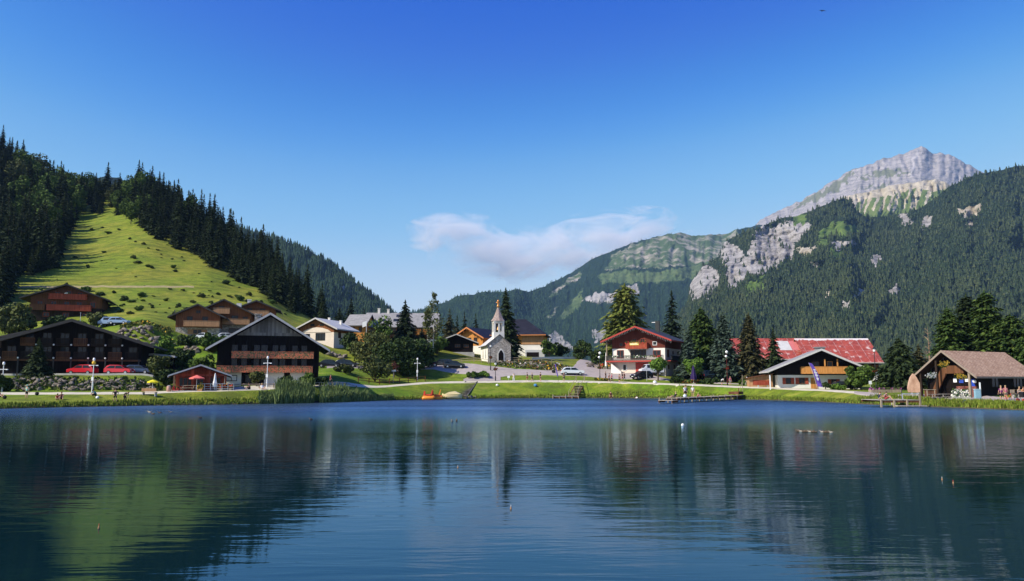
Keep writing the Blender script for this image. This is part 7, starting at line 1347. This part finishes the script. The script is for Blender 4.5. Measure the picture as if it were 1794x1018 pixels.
r = empty('pushchair', gp(1790, 88.6), R(20), 'black pushchair with orange wheels at the right edge of the plaza', 'pushchair'); MB().prism([(-.3, .45), (.35, .45), (.45, .8), (.1, .75), (-.15, 1.05), (-.4, 1.0)], -.24, .24).build('seat', cloth(BLK), r); MB().tube([(-.4, -.24, 1.0), (-.62, -.24, 1.12), (-.62, .24, 1.12), (-.4, .24, 1.0)], .018, 5).tube([(-.35, 0, .3), (0, 0, .5), (.4, 0, .25)], .02, 5).build('frame', METAL_L, r)
for x, y in ((-.4, -.26), (-.4, .26), (.42, 0)): MB().tube([(x, y - .03, .14), (x, y + .03, .14)], .15, 12).build('wheel', REDP, r)
# ================================================================== HAZE AND CLOUD
hz = NT('air_haze'); hz.t.nodes.remove(hz.b)
pv = hz.node('VolumePrincipled'); pv.inputs['Color'].default_value = (0.36, 0.62, 1.0, 1); pv.inputs['Density'].default_value = 0.00004; pv.inputs['Anisotropy'].default_value = 0.0
hz.t.links.new(pv.outputs[0], hz.out.inputs['Volume'])
tag(MB().box(-8600, 8600, -400, 7500, -6, 1790).build('haze', hz.mat), kind='stuff')

# one wispy cloud bank low over the valley, beyond the haze
cd_ = NT('cloud_vapour'); cd_.t.nodes.remove(cd_.b)
pc = cd_.node('VolumePrincipled'); pc.inputs['Color'].default_value = (1, 1, 1, 1); pc.inputs['Anisotropy'].default_value = 0.0
cc = cd_.coord((1, 1, 1)); nA = cd_.noise(0.0019, 7, 0.62, cd_.coord((.7, .6, 1.7), (0, R(-16), 0)), dist=1.2)
CLY = 11500
def blob(px, py, wx, wy, wz=500):
    c = at(px, py, CLY); s = cd_.node('VectorMath', operation='SUBTRACT'); cd_.t.links.new(cc, s.inputs[0]); s.inputs[1].default_value = c - CL0
    k = cd_.node('VectorMath', operation='MULTIPLY'); cd_.t.links.new(s.outputs[0], k.inputs[0]); k.inputs[1].default_value = (1 / m(wx, CLY), 1 / wz, 1 / m(wy, CLY))
    l = cd_.node('VectorMath', operation='LENGTH'); cd_.t.links.new(k.outputs[0], l.inputs[0]); return cd_.math('SUBTRACT', 1.0, l.outputs['Value'])
CL0 = at(950, 430, CLY)
f = None
for b in ((800, 405, 95, 34), (860, 440, 120, 44), (905, 462, 120, 40), (975, 425, 110, 44), (1060, 412, 125, 48), (1130, 400, 95, 40), (760, 425, 50, 16), (1010, 450, 120, 40)):
    v = blob(*b); f = v if f is None else cd_.math('MAXIMUM', f, v)
dens = cd_.math('SUBTRACT', cd_.math('ADD', f, cd_.math('MULTIPLY', nA, 3.0)), 1.62)
dens = cd_.math('MULTIPLY', cd_.math('MULTIPLY', cd_.math('MAXIMUM', dens, 0.0), cd_.math('GREATER_THAN', f, 0.0)), 0.0048)
cd_.t.links.new(dens, pc.inputs['Density']); cd_.t.links.new(pc.outputs[0], cd_.out.inputs['Volume'])
o = MB().box(-m(275, CLY), m(275, CLY), -560, 560, -m(90, CLY), m(90, CLY)).build('cloud', cd_.mat, loc=CL0)
tag(o, 'wispy pinkish-white cloud bank low over the valley', 'cloud', kind='stuff')
try: SC.cycles.volume_step_rate = 2.0; SC.cycles.volume_max_steps = 64
except Exception: pass
